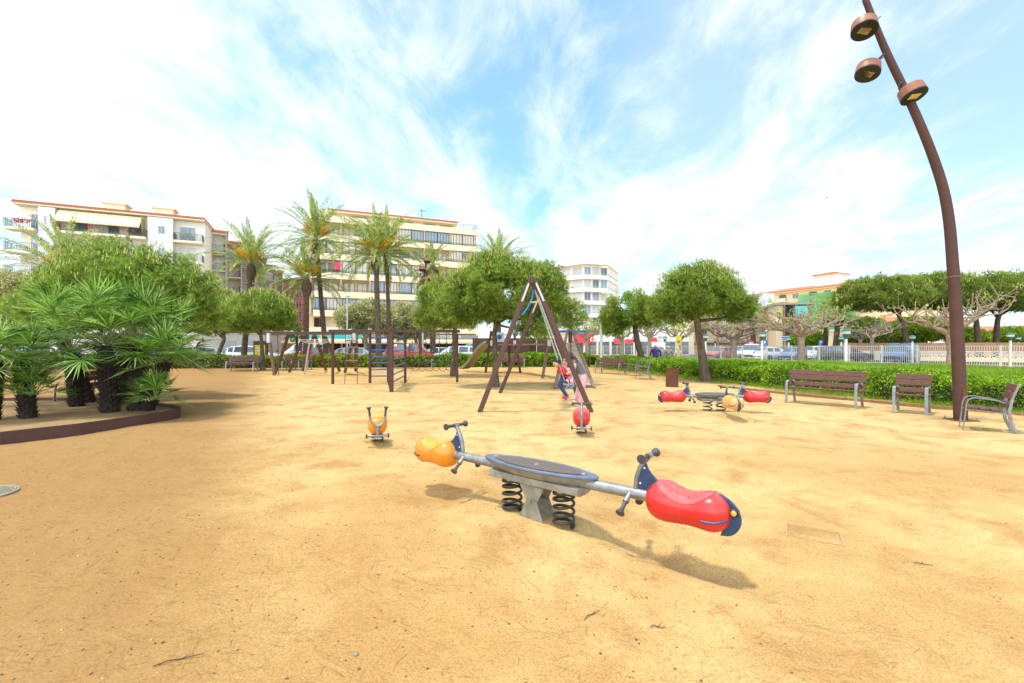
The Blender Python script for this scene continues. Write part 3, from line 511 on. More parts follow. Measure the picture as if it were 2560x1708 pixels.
# ================================================================ play equipment
def grip_prof(L=0.125): return [(0, .014), (.0, .021), (.012, .021), (.014, .017), (L * .62, .0165), (L * .78, .021), (L * .92, .033), (L, .036), (L + .006, .033), (L + .006, .012)]
def seat_profile():
    # along s (0 inner end ... 0.60 outer end): centre height offset, half height, half width
    q = [(0.0, .000, .030, .028), (.008, .000, .062, .060), (.03, -.002, .100, .096), (.07, -.003, .133, .124), (.12, -.003, .148, .138), (.17, -.006, .146, .137), (.22, -.014, .134, .128),
            (.28, -.020, .122, .119), (.34, -.020, .119, .117), (.40, -.015, .127, .122), (.45, -.011, .138, .129), (.50, -.010, .139, .127), (.54, -.010, .125, .113), (.575, -.010, .096, .085), (.595, -.010, .058, .050), (.602, -.010, .022, .02)]
    return [(a, b, c, d * 1.17) for a, b, c, d in q]
def seat_body(parent, base, mat, pad, crest=True, mouth=True, flip=1):
    # ant-like seat: body, moulded pad, seam, blue tail crest with bolts, dark mouth slot. base = (x0, z0) in parent coordinates, runs along +x*flip
    x0, z0 = base; mb = MB(); pr = seat_profile(); n = 26
    def pt(s, zc, hz, hw, a):
        ca, sa = math.cos(a), math.sin(a); e = 0.88
        return Vector((x0 + flip * s, hw * math.copysign(abs(ca) ** e, ca), z0 + zc + hz * math.copysign(abs(sa) ** e, sa)))
    vs = [pt(s, zc, hz, hw, 2 * math.pi * j / n) for s, zc, hz, hw in pr for j in range(n)]
    fs = [(i * n + j, i * n + (j + 1) % n, (i + 1) * n + (j + 1) % n, (i + 1) * n + j) for i in range(len(pr) - 1) for j in range(n)] + [tuple(range(n - 1, -1, -1)), tuple(range((len(pr) - 1) * n, len(pr) * n))]
    if flip < 0: fs = [f[::-1] for f in fs]
    mb.add(vs, fs); body = mb.build('seat', mat, parent, smooth=True)
    sd = body.modifiers.new('sub', 'SUBSURF'); sd.levels = 1; sd.render_levels = 2
    S = [q[0] for q in pr]
    def at(s, a, k=1.0):
        zc, hz, hw = (float(np.interp(s, S, [q[i] for q in pr])) for i in (1, 2, 3)); return pt(s, zc, hz * k, hw * k, a)
    # pad edge and concentric moulded lines on the saddle
    mb = MB()
    for sc, rr in ((1.0, .0036), (.72, .0022), (.52, .0022), (.34, .0022), (.18, .002)):
        loop = []
        for j in range(41):
            a = 2 * math.pi * j / 40; s = .29 + .205 * sc * math.cos(a); wide = 1.12 * sc * math.sin(a); loop.append(at(s, math.pi / 2 + wide, 1.004))
        mb.tube(loop, rr, 5)
    mb.tube([at(.29, math.pi / 2 + k, 1.002) for k in np.linspace(1.12, 2.6, 12)], .0022, 5); mb.tube([at(.29, math.pi / 2 - k, 1.002) for k in np.linspace(1.12, 2.6, 12)], .0022, 5)
    mb.build('seam', pad, body, smooth=True)
    mb = MB(); gs = [(r_, a_) for r_ in np.linspace(0, 1, 7) for a_ in range(32)]
    vs = [at(.29 + .2 * r_ * math.cos(2 * math.pi * a_ / 32), math.pi / 2 + 1.08 * r_ * math.sin(2 * math.pi * a_ / 32), 1.012 - 0.008 * r_) for r_, a_ in gs]
    fs = [(i * 32 + j, (i + 1) * 32 + j, (i + 1) * 32 + (j + 1) % 32, i * 32 + (j + 1) % 32) for i in range(6) for j in range(32)]
    if flip < 0: fs = [f[::-1] for f in fs]
    mb.add(vs, fs); mb.build('saddle_pad', pad, body, smooth=True)
    if mouth:
        for sg in (1, -1):
            mb = MB(); a0 = -0.22 if sg > 0 else math.pi + 0.22
            pts = [at(s, a0, 1.0) for s in np.linspace(.44, .588, 9)]; mb.tube(pts, [.010] * 9, 6); mb.build('mouth_slot', m_navy, body, smooth=True)
    if crest:
        mb = MB(); key = [(.470, .116), (.50, .134), (.545, .128), (.595, .102), (.640, .056), (.664, -.005), (.660, -.065), (.63, -.115), (.585, -.145), (.53, -.153), (.55, -.10), (.575, -.03), (.568, .03), (.53, .085)]; prof = []; nk = len(key)
        for i_ in range(nk):
            A, B, C, D = (np.array(key[(i_ + o_) % nk]) for o_ in (-1, 0, 1, 2))
            for f in ((0, .33, .66) if i_ not in (8, 9, 13) else (0,)): prof.append(tuple(.5 * (2 * B + (C - A) * f + (2 * A - 5 * B + 4 * C - D) * f * f + (3 * B - A - 3 * C + D) * f ** 3)))
        mb.prism([(x0 + flip * s, -.014, z0 - .012 + z) for s, z in prof], (0, .028, 0)); cr = mb.build('tail_crest', m_navy, parent, bevel=.004)
        for sg in (-1, 1):
            mb = MB(); c = Vector((x0 + flip * .622, sg * .014, z0 + .015)); mb.lathe([(0, .030), (.006, .030), (.014, .024), (.017, .012)], c, (0, sg, 0), 14, 1); mb.lathe([(.010, .021), (.022, .018), (.027, .008)], c, (0, sg, 0), 12, 0)
            mb.build('eye_bolt', [m_gold, m_black], cr, smooth=True)
    return body
def handle_set(parent, x, z, d, bar_half=.145, fin=True, pegs=True, seat_s=None):
    # curved post rising from the arm at x and leaning in direction d (+1/-1), T-bar with flared grips, blue fin, two pegs
    mb = MB(); pts = [Vector((x + d * q, 0, z + h)) for q, h in ((.0, .02), (.002, .06), (.012, .12), (.034, .18), (.066, .235), (.105, .285))]
    mb.tube(pts, .021, 10); post = mb.build('handle_post', m_galv, parent, smooth=True)
    top = pts[-1]; mb = MB(); mb.tube([top + Vector((0, -.03, .004)), top + Vector((0, .03, .004))], .023, 12); mb.build('handle_clamp', m_galv, parent, smooth=True)
    for sg in (-1, 1):
        mb = MB(); mb.lathe(grip_prof(bar_half - .02), top + Vector((0, sg * .02, .004)), (0, sg, 0), 14); mb.build('grip', m_rubber, parent, smooth=True)
    if fin:
        mb = MB(); ins = [(p.x + d * .016, p.z) for p in pts[0:5]]
        outer = [(x + d * .066 + d * .02, z + .225), (x + d * .098, z + .19), (x + d * .125, z + .155), (x + d * .165, z + .118), (x + d * .195, z + .10), (x + d * .150, z + .078), (x + d * .118, z + .045), (x + d * .104, z + .015)]
        mb.prism([(a, -.011, c) for a, c in ins + outer], (0, .022, 0)); f = mb.build('blue_fin', m_navy, parent, bevel=.003)
        for a, c in ((.075, .19), (.040, .065)):
            for sg in (-1, 1):
                mb = MB(); mb.lathe([(0, .009), (.004, .009), (.006, .006)], (x + d * a, sg * .011, z + c), (0, sg, 0), 8); mb.build('bolt', m_zinc, f, smooth=True)
    if pegs:
        for sg in (-1, 1):
            mb = MB(); a = Vector((x - d * .04, sg * .03, z - .025)); dr = Vector((-d * .06, sg * .8, -.62)).normalized(); mb.tube([a, a + dr * .075], .020, 10); mb.tube([a + dr * .055, a + dr * .085], .025, 10); mb.build('peg_socket', m_galv, parent, smooth=True)
            mb = MB(); mb.lathe(grip_prof(.12), a + dr * .07, dr, 12); mb.build('foot_peg', m_rubber, parent, smooth=True)
def spring(parent, x, y, z0, z1, r=.088, wire=.0125, turns=5.2):
    mb = MB(); n = int(turns * 22); pts = []
    for i in range(n + 1):
        f = i / n; g = f + 0.035 * math.sin(2 * math.pi * f) * -1.0; pts.append(Vector((x + r * math.cos(turns * 2 * math.pi * f), y + r * math.sin(turns * 2 * math.pi * f), z0 + wire + (z1 - z0 - 2 * wire) * g)))
    mb.tube(pts, wire, 8); mb.build('spring', m_black, parent, smooth=True)
def platform(parent, a, w, z, plank=.50):
    # boat-shaped foot board with rolled edge, anti-slip sheet, three domed bolts, hull and channel below
    def oval(k, ww, zz, p=1.55, n=48):
        out = []
        for j in range(n):
            t_ = 2 * math.pi * j / n; c, s_ = math.cos(t_), math.sin(t_); xx = a * k * math.copysign(abs(c) ** .92, c); yy = ww * math.copysign(abs(s_) ** p, s_) if False else ww * s_ * (1 - .28 * c * c); out.append(Vector((xx, yy, zz)))
        return out
    n = 48; rings = [oval(.86, w * .60, z - .10), oval(.975, w * .95, z - .030), oval(1.0, w, z - .016), oval(.995, w * .99, z - .003), oval(.97, w * .95, z + .001), oval(.93, w * .90, z - .003)]
    mb = MB(); vs = [v for r_ in rings for v in r_]; fs = [(i * n + j, i * n + (j + 1) % n, (i + 1) * n + (j + 1) % n, (i + 1) * n + j) for i in range(5) for j in range(n)]
    mb.add(vs, fs + [tuple(range(5 * n, 6 * n)), tuple(range(n - 1, -1, -1))], 0); mb.m = [1 if k < n else 0 for k in range(5 * n)] + [0, 1]
    pf = mb.build('platform', [m_platf, m_galvd], parent, smooth=True)
    mb = MB(); inner = [Vector((p.x * .80, p.y * .74, z + .0005)) for p in oval(1, w, z)]; mb.prism(inner, (0, 0, .0025)); mb.build('anti_slip_sheet', m_grip, pf)
    for k in (-.78, 0, .78):
        mb = MB(); mb.lathe([(0, .030), (.006, .028), (.011, .016), (.013, .004)], (a * k, 0, z), (0, 0, 1), 14); mb.build('bolt', m_galv, pf, smooth=True)
    mb = MB(); q = w * .62; mb.prism([(-plank, -q, z - .105), (-plank, -q, z - .165), (-plank, -q + .05, z - .18), (-plank, q - .05, z - .18), (-plank, q, z - .165), (-plank, q, z - .105)], (2 * plank, 0, 0)); mb.build('channel', m_galvd, parent, bevel=.004)

# ---- the big two-seat seesaw
cx, cy = 0.23, 4.20; sw = thing('seesaw', 'large two-seat spring seesaw with one orange and one red ant-shaped seat', 'seesaw', (cx, cy, float(gz(cx, cy)) - .015), R(-39.1))
mb = MB(); mb.tube([(-1.075, 0, .425), (-.45, 0, .42), (.45, 0, .42), (1.075, 0, .425)], .045, 18); mb.build('beam', m_galv, sw, smooth=True)
platform(sw, .635, .185, .495)
for s_ in (-1, 1): spring(sw, s_ * .293, 0, .0, .325, .090, .013, 5.0)
for s_ in (-1, 1):
    mb = MB(); mb.b2((s_ * .293 + .05, -.03, .28), (s_ * .293 + .10, .03, .325)); mb.build('spring_clip', m_black, sw, bevel=.004); mb = MB(); mb.b2((s_ * .293 + .075, -.02, 0), (s_ * .293 + .1, .02, .055)); mb.build('spring_clip', m_black, sw, bevel=.004)
for yy in (-.085, .085):
    mb = MB(); th = .006 * (1 if yy > 0 else -1)
    mb.prism([(-.135, yy, .315), (.135, yy, .315), (.055, yy + th, .155), (-.045, yy + th, .155)], (0, .008, 0)); mb.prism([(-.05, yy * 1.14, .19), (.06, yy * 1.14, .19), (.15, yy * 1.14, -.02), (-.145, yy * 1.14, -.02)], (0, .008, 0)); mb.build('centre_plate', m_galvd, sw)
mb = MB(); mb.tube([(0, -.11, .175), (0, .11, .175)], .014, 8); mb.build('pivot_pin', m_galv, sw, smooth=True)
seat_body(sw, (1.06, .425), m_red, m_redp); handle_set(sw, .965, .45, 1)
seat_body(sw, (-1.06, .425), m_yel, m_yelp, flip=-1); handle_set(sw, -.965, .45, -1)

# ---- the four-arm rocker by the benches
fx, fy = 4.89, 11.0; fo = thing('spring_rocker', 'four-arm spring rocker with two red seats and one faded yellow seat near the long bench', 'rocker', (fx, fy, float(gz(fx, fy)) - .02), R(-3))
platform(fo, .46, .30, .44, .36); spring(fo, -.16, 0, 0, .27, .10, .013, 3.2); spring(fo, .16, 0, 0, .27, .10, .013, 3.2)
mb = MB(); mb.tube([(-.72, 0, .375), (.72, 0, .375)], .04, 14); mb.build('cross_beam', m_galv, fo, smooth=True)
seat_body(fo, (.68, .37), m_red, m_redp); handle_set(fo, .58, .39, 1)
seat_body(fo, (-.68, .37), m_red, m_redp, flip=-1); handle_set(fo, -.58, .39, -1)
def arm_at(parent, ang, body, pad, x0, z0):          # an arm built in its own turned frame, baked into the parent's coordinates
    before = set(COL.objects); tmp = bpy.data.objects.new('tmp', None); COL.objects.link(tmp)
    mb = MB(); mb.tube([(.1, 0, z0 + .005), (x0 + .04, 0, z0 + .005)], .04, 14); mb.build('arm_beam', m_galv, tmp, smooth=True)
    seat_body(tmp, (x0, z0), body, pad); handle_set(tmp, x0 - .1, z0 + .02, 1)
    M = Matrix.Rotation(ang, 4, 'Z')
    for o in [o for o in COL.objects if o not in before and o.type == 'MESH']:
        o.data.transform(M)
        if o.parent == tmp: o.parent = parent
    bpy.data.objects.remove(tmp)
arm_at(fo, R(-90), m_peach, m_yelp, .74, .345)

# ---- single spring riders
def rider(name, label, loc, mat, pad, ubar):
    r_ = thing(name, label, 'spring rider', (loc[0], loc[1], float(gz(loc[0], loc[1])) - .01), math.atan2(-loc[0], loc[1]))
    # body runs away from the viewer, mouth end towards the viewer
    before = set(COL.objects); tmp = bpy.data.objects.new('tmp', None); COL.objects.link(tmp)
    seat_body(tmp, (-.30, .315), mat, pad, crest=False, mouth=False); M = Matrix.Rotation(R(-90), 4, 'Z')
    for o in [o for o in COL.objects if o not in before and o.type == 'MESH']:
        o.data.transform(M)
        if o.parent == tmp: o.parent = r_
    bpy.data.objects.remove(tmp)
    mb = MB(); mb.tube([(.125 * math.sin(k), -.185 - .115 * math.cos(k), .29 + .012 * abs(k)) for k in np.linspace(-.95, .95, 9)], .0085, 6); mb.build('mouth_slot', m_navy, r_, smooth=True)
    spring(r_, 0, .02, 0, .15, .088, .013, 2.6)
    mb = MB(); mb.b2((-.06, -.33, .135), (.06, .12, .155)); mb.build('base_plate', m_galvd, r_, bevel=.004)
    mb = MB(); mb.tube([(-.155, -.335, .172), (.155, -.335, .172)], .019, 10); mb.build('foot_bar', m_galv, r_, smooth=True)
    for s_ in (-1, 1): mb = MB(); mb.lathe([(0, .02), (.0, .034), (.018, .038), (.026, .034), (.026, .01)], (s_ * .152, -.335, .172), (s_, 0, 0), 14); mb.build('foot_stop', m_rubber, r_, smooth=True)
    if ubar:
        mb = MB(); mb.tube([(0, -.335, .175), (0, -.335, .33)], .023, 10); mb.build('handle_post', m_galv, r_, smooth=True)
        mb = MB(); mb.tube([(.105 * math.cos(a), -.335, .43 + .10 * math.sin(a)) for a in np.linspace(math.pi, 2 * math.pi, 13)], .017, 10); mb.tube([(.105, -.335, .43), (.118, -.335, .50)], .017, 10); mb.tube([(-.105, -.335, .43), (-.118, -.335, .50)], .017, 10); mb.build('handlebar', m_galvd, r_, smooth=True)
        for s_ in (-1, 1): mb = MB(); mb.lathe(grip_prof(.135), (s_ * .115, -.335, .485), (s_ * .12, 0, 1), 12); mb.build('grip', m_rubber, r_, smooth=True)
    else:
        mb = MB(); mb.tube([(0, -.335, .175), (0, -.345, .32), (0, -.335, .43), (0, -.305, .53), (0, -.28, .585)], .023, 10); mb.build('handle_post', m_galv, r_, smooth=True)
        for s_ in (-1, 1): mb = MB(); mb.lathe(grip_prof(.145), (s_ * .018, -.28, .585), (s_, 0, 0), 12); mb.build('grip', m_rubber, r_, smooth=True)
    return r_
rider('spring_rider', 'small red spring rider with straight handlebar in front of the swing', (1.245, 8.15), m_red, m_redp, False)
rider('spring_rider', 'small orange spring rider with curved u-shaped handlebar left of the seesaw', (-2.2, 7.45), m_yel, m_yelp, True)

# ---- the big swing with the children
sg = thing('swing', 'tall brown timber swing with two angled leg pairs and chains', 'swing', (0.6, 12.5, 0))
ft, bt = Vector((.485, 11.15, 3.20)), Vector((.93, 14.9, 3.20))
def T(mb, name, mat, root, **k): return mb.build(name, mat, root, org=root.location, **k)
mb = MB(); d_ = (bt - ft).normalized(); mb.bar(ft - d_ * .18, bt + d_ * .18, .13, .17); T(mb, 'beam', m_wood, sg, bevel=.012)
legs = [((-.78, 11.0, 0), (.42, 11.12, 3.15)), ((1.92, 11.05, 0), (.58, 11.15, 3.15)), ((-.405, 15.4, 0), (.86, 14.9, 3.15)), ((2.15, 15.1, 0), (1.0, 14.9, 3.15))]
for a, c in legs:
    mb = MB(); mb.bar(a, c, .12, .12, side=(0, 1, 0)); T(mb, 'leg', m_wood, sg, bevel=.015)
    mb = MB(); a, c = Vector(a), Vector(c); q = (c - a).normalized(); mb.bar(c - q * .50, c - q * .02, .125 + .012, .04, side=(0, 1, 0)); T(mb, 'bracket', m_zinc, sg)
mb = MB(); pp_ = [ft + d_ * .9 + Vector((-.02, 0, -.10)), ft + d_ * .9 + Vector((-.06, 0, -.35)), ft + d_ * .8 + Vector((-.18, 0, -.62)), ft + d_ * .7 + Vector((-.30, 0, -.80))]; mb.tube(pp_, .022, 8); T(mb, 'hose_sleeve', m_brow, sg, smooth=True)
mb = MB(); mb.b2((.46, 11.2, 2.66), (.60, 11.26, 2.70)); T(mb, 'tie_strap', m_gold, sg)
def chain(root, a, c, sub='chain'):
    a, c = Vector(a), Vector(c); d = c - a; n = int(d.length / .048); d.normalize(); x = d.orthogonal().normalized(); y = d.cross(x); mb = MB()
    for i in range(n):
        o = a + d * (i * .048 + .024); s_ = x if i % 2 else y
        loop = [o + d * .030 * math.cos(k) + s_ * .013 * math.sin(k) for k in np.linspace(0, 2 * math.pi, 9)]; mb.tube(loop, .0042, 4, cap=False)
    return T(mb, sub, m_zinc, root, smooth=True)
SEATS = []
for f, off, zz in ((.30, 0.80, .66), (.66, 0.92, .56)):
    top = ft + (bt - ft) * f; side = d_ * .23; hang = Vector((top.x + off, top.y, zz))
    for s_ in (-1, 1): chain(sg, top + side * s_ + Vector((0, 0, -.09)), hang + side * s_ * 1.0 + Vector((0, 0, .02)))
    mb = MB(); vs = []
    for k in np.linspace(-1, 1, 9):
        for q in (-.085, .085): vs.append(hang + side * k + Vector((q, 0, -.035 * (1 - k * k) - q * .35)))
    fs = [(i * 2, i * 2 + 1, i * 2 + 3, i * 2 + 2) for i in range(8)]; mb.add(vs, fs); o = T(mb, 'swing_seat', m_rubber, sg, smooth=True); sm_ = o.modifiers.new('thick', 'SOLIDIFY'); sm_.thickness = .025
    SEATS.append(hang)

# ---- rope climbing frame at the left back
rf = thing('rope_climber', 'brown timber rope climbing frame with crossed leaning legs at the far left', 'climbing frame', (-9.5, 24.5, 0))
bm1, bm2 = P(657, 833, 24.4), P(900, 833, 24.4); mb = MB(); mb.bar(bm1, bm2, .15, .17); T(mb, 'beam', m_wood, rf, bevel=.01)
for (u0, v0, Y0), (u1, v1) in (((672, 838, 24.3), (686, 938.5)), ((722, 836, 24.6), (688, 934)), ((760, 838, 26), (723, 931)), ((785, 838, 26.3), (757, 928)), ((788, 838, 27), (815, 925)), ((812, 838, 25.8), (849, 928)), ((886, 835, 24.5), (862, 932)), ((890, 835, 24.4), (889, 928))):
    mb = MB(); mb.bar(P(u0, v0, Y0), G(u1, v1), .13, .13, side=(0, 1, 0)); T(mb, 'leg', m_wood if u0 != 672 else m_wood2, rf, bevel=.012)
for u, Y0 in ((672, 24.2), (886, 24.3)): mb = MB(); c = P(u, 845, Y0); mb.box(c, (.15, .17, .5)); T(mb, 'bracket', m_zinc, rf)
mb = MB(); mb.tube([P(775, 848, 25), G(761, 936)], .045, 8); T(mb, 'white_pole', m_zinc, rf, smooth=True)
mb = MB(); c = P(790, 852, 25.6); rg = random.Random(4)
ring = [[c + Vector((r_ * math.cos(a), .5 * r_ * math.sin(a), .15 + .25 * r_ * r_ - .35)) for a in np.linspace(0, 2 * math.pi, 9)] for r_ in (.25, .5, .75, 1.0)]
for r_ in ring: mb.tube(r_, .014, 4, cap=False)
for j in range(8): mb.tube([q[j] for q in ring], .014, 4)
mb.tube([P(748, 838, 25.5), ring[3][4]], .014, 4); mb.tube([P(812, 838, 25.5), ring[3][0]], .014, 4); T(mb, 'rope_net', m_conc, rf)
mb = MB(); mb.tube([P(694, 838, 24.4), P(697, 938, 24.6)], .02, 5); mb.lathe([(0, .05), (.1, .06), (.12, .02)], P(692, 880, 24.4), (0, 0, 1), 8); T(mb, 'hanging_rope', m_rope, rf)

# ---- timber climbing frame with ladders and net
cf = thing('timber_climber', 'wide brown timber climbing frame with blue rungs, rope ladder and hanging net', 'climbing frame', (-5.5, 19, 0))
ZB = 2.22
mb = MB(); mb.bar(Vector((P(822, 0, 18.9).x, 18.9, ZB)), Vector((P(1150, 0, 19.4).x, 19.4, ZB)), .10, .115); T(mb, 'beam', m_wood, cf, bevel=.01)
mb = MB(); mb.bar((-4.18, 15.75, ZB + .005), (-5.62, 20.6, ZB + .005), .09, .11); T(mb, 'beam', m_wood, cf, bevel=.01)
posts = {'a': G(832, 960.5), 'b': G(925, 958.5), 'c': G(1013, 957.5), 'd': G(1143, 956), 'e': Vector((-4.21, 15.9, 0)), 'f': Vector((-4.6, 17.2, 0)), 'g': Vector((-4.95, 18.4, 0)), 'h': Vector((-5.25, 19.4, 0)), 'i': Vector((-5.55, 20.4, 0))}
for k, p in posts.items(): mb = MB(); w_ = .125 if k == 'e' else .10; mb.bar(p + Vector((0, 0, -.05)), Vector((p.x, p.y, ZB - .07)), w_, w_, side=(1, 0, 0)); T(mb, 'post', m_wood, cf, bevel=.015)
for a, c in (('b', 'h'), ('e', 'c')):
    for k in range(7):
        z = .32 + k * .275; mb = MB(); A, B = posts[a], posts[c]; mb.tube([(A.x, A.y, z + random.uniform(-.03, .03)), (B.x, B.y, z)], .026, 8); T(mb, 'rung', m_blue, cf, smooth=True)
for u in (867, 893): mb = MB(); x = P(u - 5 if u == 867 else u, 0, 18.9).x; mb.tube([(x, 18.95, ZB), (x + .03, 18.9, 1.2), (x, 18.9, 0)], .014, 5); T(mb, 'rope', m_rope, cf)
for k in range(6): mb = MB(); x0, x1 = P(865, 0, 18.9).x, P(895, 0, 18.9).x; z = .42 + .28 * k; mb.tube([(x0, 18.9, z), (x1, 18.9, z + random.uniform(-.02, .02))], .03, 8); T(mb, 'ladder_rung', m_wood2, cf, smooth=True)
xs = [P(u, 0, 19.3).x for u in (1030, 1047, 1064, 1082, 1098, 1116, 1131)]; mb = MB(); 
for x in xs: mb.tube([(x, 19.25, ZB), (x + .02, 19.3, 1.4), (x, 19.3, .62 + .05 * math.sin(x * 3))], .014, 5)
for z in (.62, 1.0, 1.38, 1.75):
    row = []
    for i in range(len(xs) - 1):
        for q in (0, .25, .5, .75): row.append((xs[i] + (xs[i + 1] - xs[i]) * q, 19.3, z - .09 * math.sin(math.pi * q)))
    row.append((xs[-1], 19.3, z)); mb.tube(row, .014, 5)
mb.tube([(xs[0], 19.3, .6), (xs[0] - .1, 19.2, .25), (xs[0] - .25, 19, .02)], .009, 4); T(mb, 'rope_net', m_rope, cf)
mb = MB()
for x in xs:
    for z in (1.0, 1.38): mb.lathe([(0, .01), (.01, .022), (.03, .022), (.04, .01)], (x, 19.3, z - .02), (0, 0, 1), 6)
T(mb, 'net_knot', m_zinc, cf)

# ---- slide tower and climbing ramp in the middle distance
tw = thing('slide_tower', 'timber slide tower with curved metal chute and blue rope mast behind the swing', 'slide tower', (0.5, 24, 0))
def leg2(u0, v0, Y0, u1, v1, w=.14, mat=None): mb = MB(); mb.bar(P(u0, v0, Y0), G(u1, v1), w, w, side=(0, 1, 0)); T(mb, 'post', mat or m_wood, tw, bevel=.012)
leg2(1228, 828, 26.6, 1214, 932); leg2(1285, 832, 26.6, 1301, 933); leg2(1272, 845, 28.4, 1275, 928); leg2(1373, 848, 22.4, 1356, 946, mat=m_wood2)
zt = P(0, 860, 26.6).z; mb = MB(); xa, xb = P(1226, 0, 26.6).x, P(1290, 0, 26.6).x; mb.b2((xa, 26.5, zt - .09), (xb, 28.3, zt)); T(mb, 'deck', m_wood2, tw, bevel=.01)
mb = MB(); mb.bar((xb, 27, zt - .04), (P(1376, 0, 22.4).x, 22.4, zt - .04), .7, .08, side=(1, 0, 0)); T(mb, 'bridge', m_wood2, tw)
for u, Y0 in ((1229, 26.4), (1287, 26.4), (1373, 22.2)): mb = MB(); mb.box(P(u, 858, Y0), (.16, .12, .3)); T(mb, 'bracket', m_zinc, tw, bevel=.01)
s0, s1 = Vector((P(1224, 0, 26.6).x, 26.7, zt)), G(1158, 922, .14); prof = []
for k in np.linspace(0, 1, 14):
    q = s0.lerp(s1, k); q.z = s0.z + (s1.z - s0.z) * (3 * k * k - 2 * k ** 3 if k > .0 else 0) * 1.0; prof.append(q)
dv = (s1 - s0); dv.z = 0; dv.normalize(); sd_ = Vector((-dv.y, dv.x, 0)); vs = []
for q in prof: vs += [q + sd_ * .27 + Vector((0, 0, .17)), q + sd_ * .25, q - sd_ * .25, q - sd_ * .27 + Vector((0, 0, .17))]
mb = MB(); mb.add(vs, [(i * 4 + j, i * 4 + j + 1, i * 4 + j + 5, i * 4 + j + 4) for i in range(13) for j in range(3)]); o = T(mb, 'chute', material('dull_steel_chute', (0.34, 0.31, 0.20), (0.24, 0.22, 0.14), 6, 0.45, 0.6), tw, smooth=True); sm_ = o.modifiers.new('thick', 'SOLIDIFY'); sm_.thickness = .03
mx_ = P(1426, 0, 20.6).x; mb = MB(); mb.tube([(mx_, 20.6, 0), (mx_, 20.6, P(0, 793, 20.6).z)], .10, 10); T(mb, 'mast', m_wood, tw, smooth=True)
mb = MB()
for zc, hw in ((P(0, 812, 20.6).z, .55), (P(0, 829, 20.6).z, .78)):
    for k in range(7):
        a = k * math.pi / 3.5 + .3; mb.tube([(mx_, 20.6, zc + .07), (mx_ + hw * math.cos(a), 20.6 + hw * math.sin(a), zc)], .025, 5)
    mb.tube([(mx_ + hw * math.cos(a), 20.6 + hw * math.sin(a), zc) for a in np.linspace(0, 2 * math.pi, 15)], .022, 5, cap=False); mb.tube([(mx_ + hw * .55 * math.cos(a), 20.6 + hw * .55 * math.sin(a), zc + .03) for a in np.linspace(0, 2 * math.pi, 13)], .018, 5, cap=False)
mb.tube([(mx_ - .7, 20.6, P(0, 829, 20.6).z), P(1285, 836, 26.5), P(1240, 838, 26.5)], .025, 5); T(mb, 'blue_rope_net', m_brow, tw)
mb = MB(); c = P(1250, 843, 28.3); mb.b2((c.x - .28, c.y, c.z - .3), (c.x + .28, c.y + .03, c.z + .3), 0); mb.lathe([(0, .15), (.02, .15)], (c.x - .03, c.y - .001, c.z), (0, -1, 0), 16, 1); T(mb, 'play_panel', [m_zinc, m_blue], tw)
for x_ in (1243, 1277): mb = MB(); mb.tube([P(x_ - 6, 925, 27.2), P(x_, 864, 26.9)], .02, 6); T(mb, 'ladder_rope', m_rope, tw)
rp = thing('climbing_ramp', 'steep slatted timber climbing ramp narrowing upwards behind the mother', 'climbing ramp', (1.9, 18, 0))
rl0, rr0 = G(1387, 972), G(1486, 971); rl1, rr1 = P(1419, 826, 20.2), P(1431, 826, 20.2)
for a, c in ((rl0, rl1), (rr0, rr1)): mb = MB(); mb.bar(a, c, .12, .11, side=(0, 1, 0)); T(mb, 'rail', m_wood2, rp, bevel=.01)
mb = MB()
for k in range(21):
    f0, f1 = (k + .06) / 21, (k + .94) / 21
    if f0 < .03 or f1 > .80: continue
    q = [rl0.lerp(rl1, f0), rr0.lerp(rr1, f0), rr0.lerp(rr1, f1), rl0.lerp(rl1, f1)]; mb.prism([v + Vector((0, .02, 0)) for v in q], (0, .05, 0))
T(mb, 'deck', material('pale_ramp_boards', (0.52, 0.40, 0.29), (0.36, 0.26, 0.18), 9, 0.8, bump=0.3), rp)
mb = MB(); mb.tube([P(1425, 800, 20.2), P(1427, 850, 19.6), P(1428, 884, 18.6)], .018, 5); T(mb, 'climbing_rope', m_rope, rp)
# ================================================================ benches, bins, lamps, fence
def bench(label, p, rz, L, group='wooden park benches'):
    r_ = thing('park_bench', label, 'bench' if L > 1 else 'chair', (p[0], p[1], float(gz(p[0], p[1]))), rz, group); h = L / 2
    mb = MB()
    for k in range(3): mb.box((0, -.20 + k * .155, .435 - .012 * k), (L, .135, .04))
    mb.build('seat', m_slat, r_, bevel=.008)
    mb = MB(); M = Matrix.Rotation(R(-16), 3, 'X')
    for yy, zz in ((.245, .53), (.295, .705), (.34, .845)): mb.box((0, yy, zz), (L, .035, .135 if zz > .6 else .115), M=M)
    mb.build('backrest', m_slat, r_, bevel=.008)
    for s in (-1, 1):
        x = s * (h - .04) if L < 1 else s * (h - .10)
        mb = MB()
        for a, c in zip([(x, .38, 0), (x, .30, .22), (x, .275, .42), (x, .32, .68)], [(x, .30, .22), (x, .275, .42), (x, .32, .68), (x, .395, .91)]): mb.bar(a, c, .055, .045, side=(1, 0, 0))
        mb.build('rear_leg', m_alu, r_, bevel=.006)
        mb = MB(); q = [(x, -.33, 0), (x, -.30, .30), (x, -.285, .50), (x, -.26, .585), (x, -.20, .625), (x, -.10, .632), (x, .10, .60), (x, .30, .54)]
        for a, c in zip(q, q[1:]): mb.bar(a, c, .062, .014, side=(1, 0, 0))
        mb.build('armrest', m_alu, r_)
        mb = MB(); mb.bar((x, -.30, .405), (x, .10, .385), .05, .014, side=(1, 0, 0)); mb.bar((x, .10, .385), (x, .295, .33), .05, .014, side=(1, 0, 0)); mb.build('seat_bracket', m_alu, r_)
    return r_
def mid(a, b): return ((a.x + b.x) / 2, (a.y + b.y) / 2)
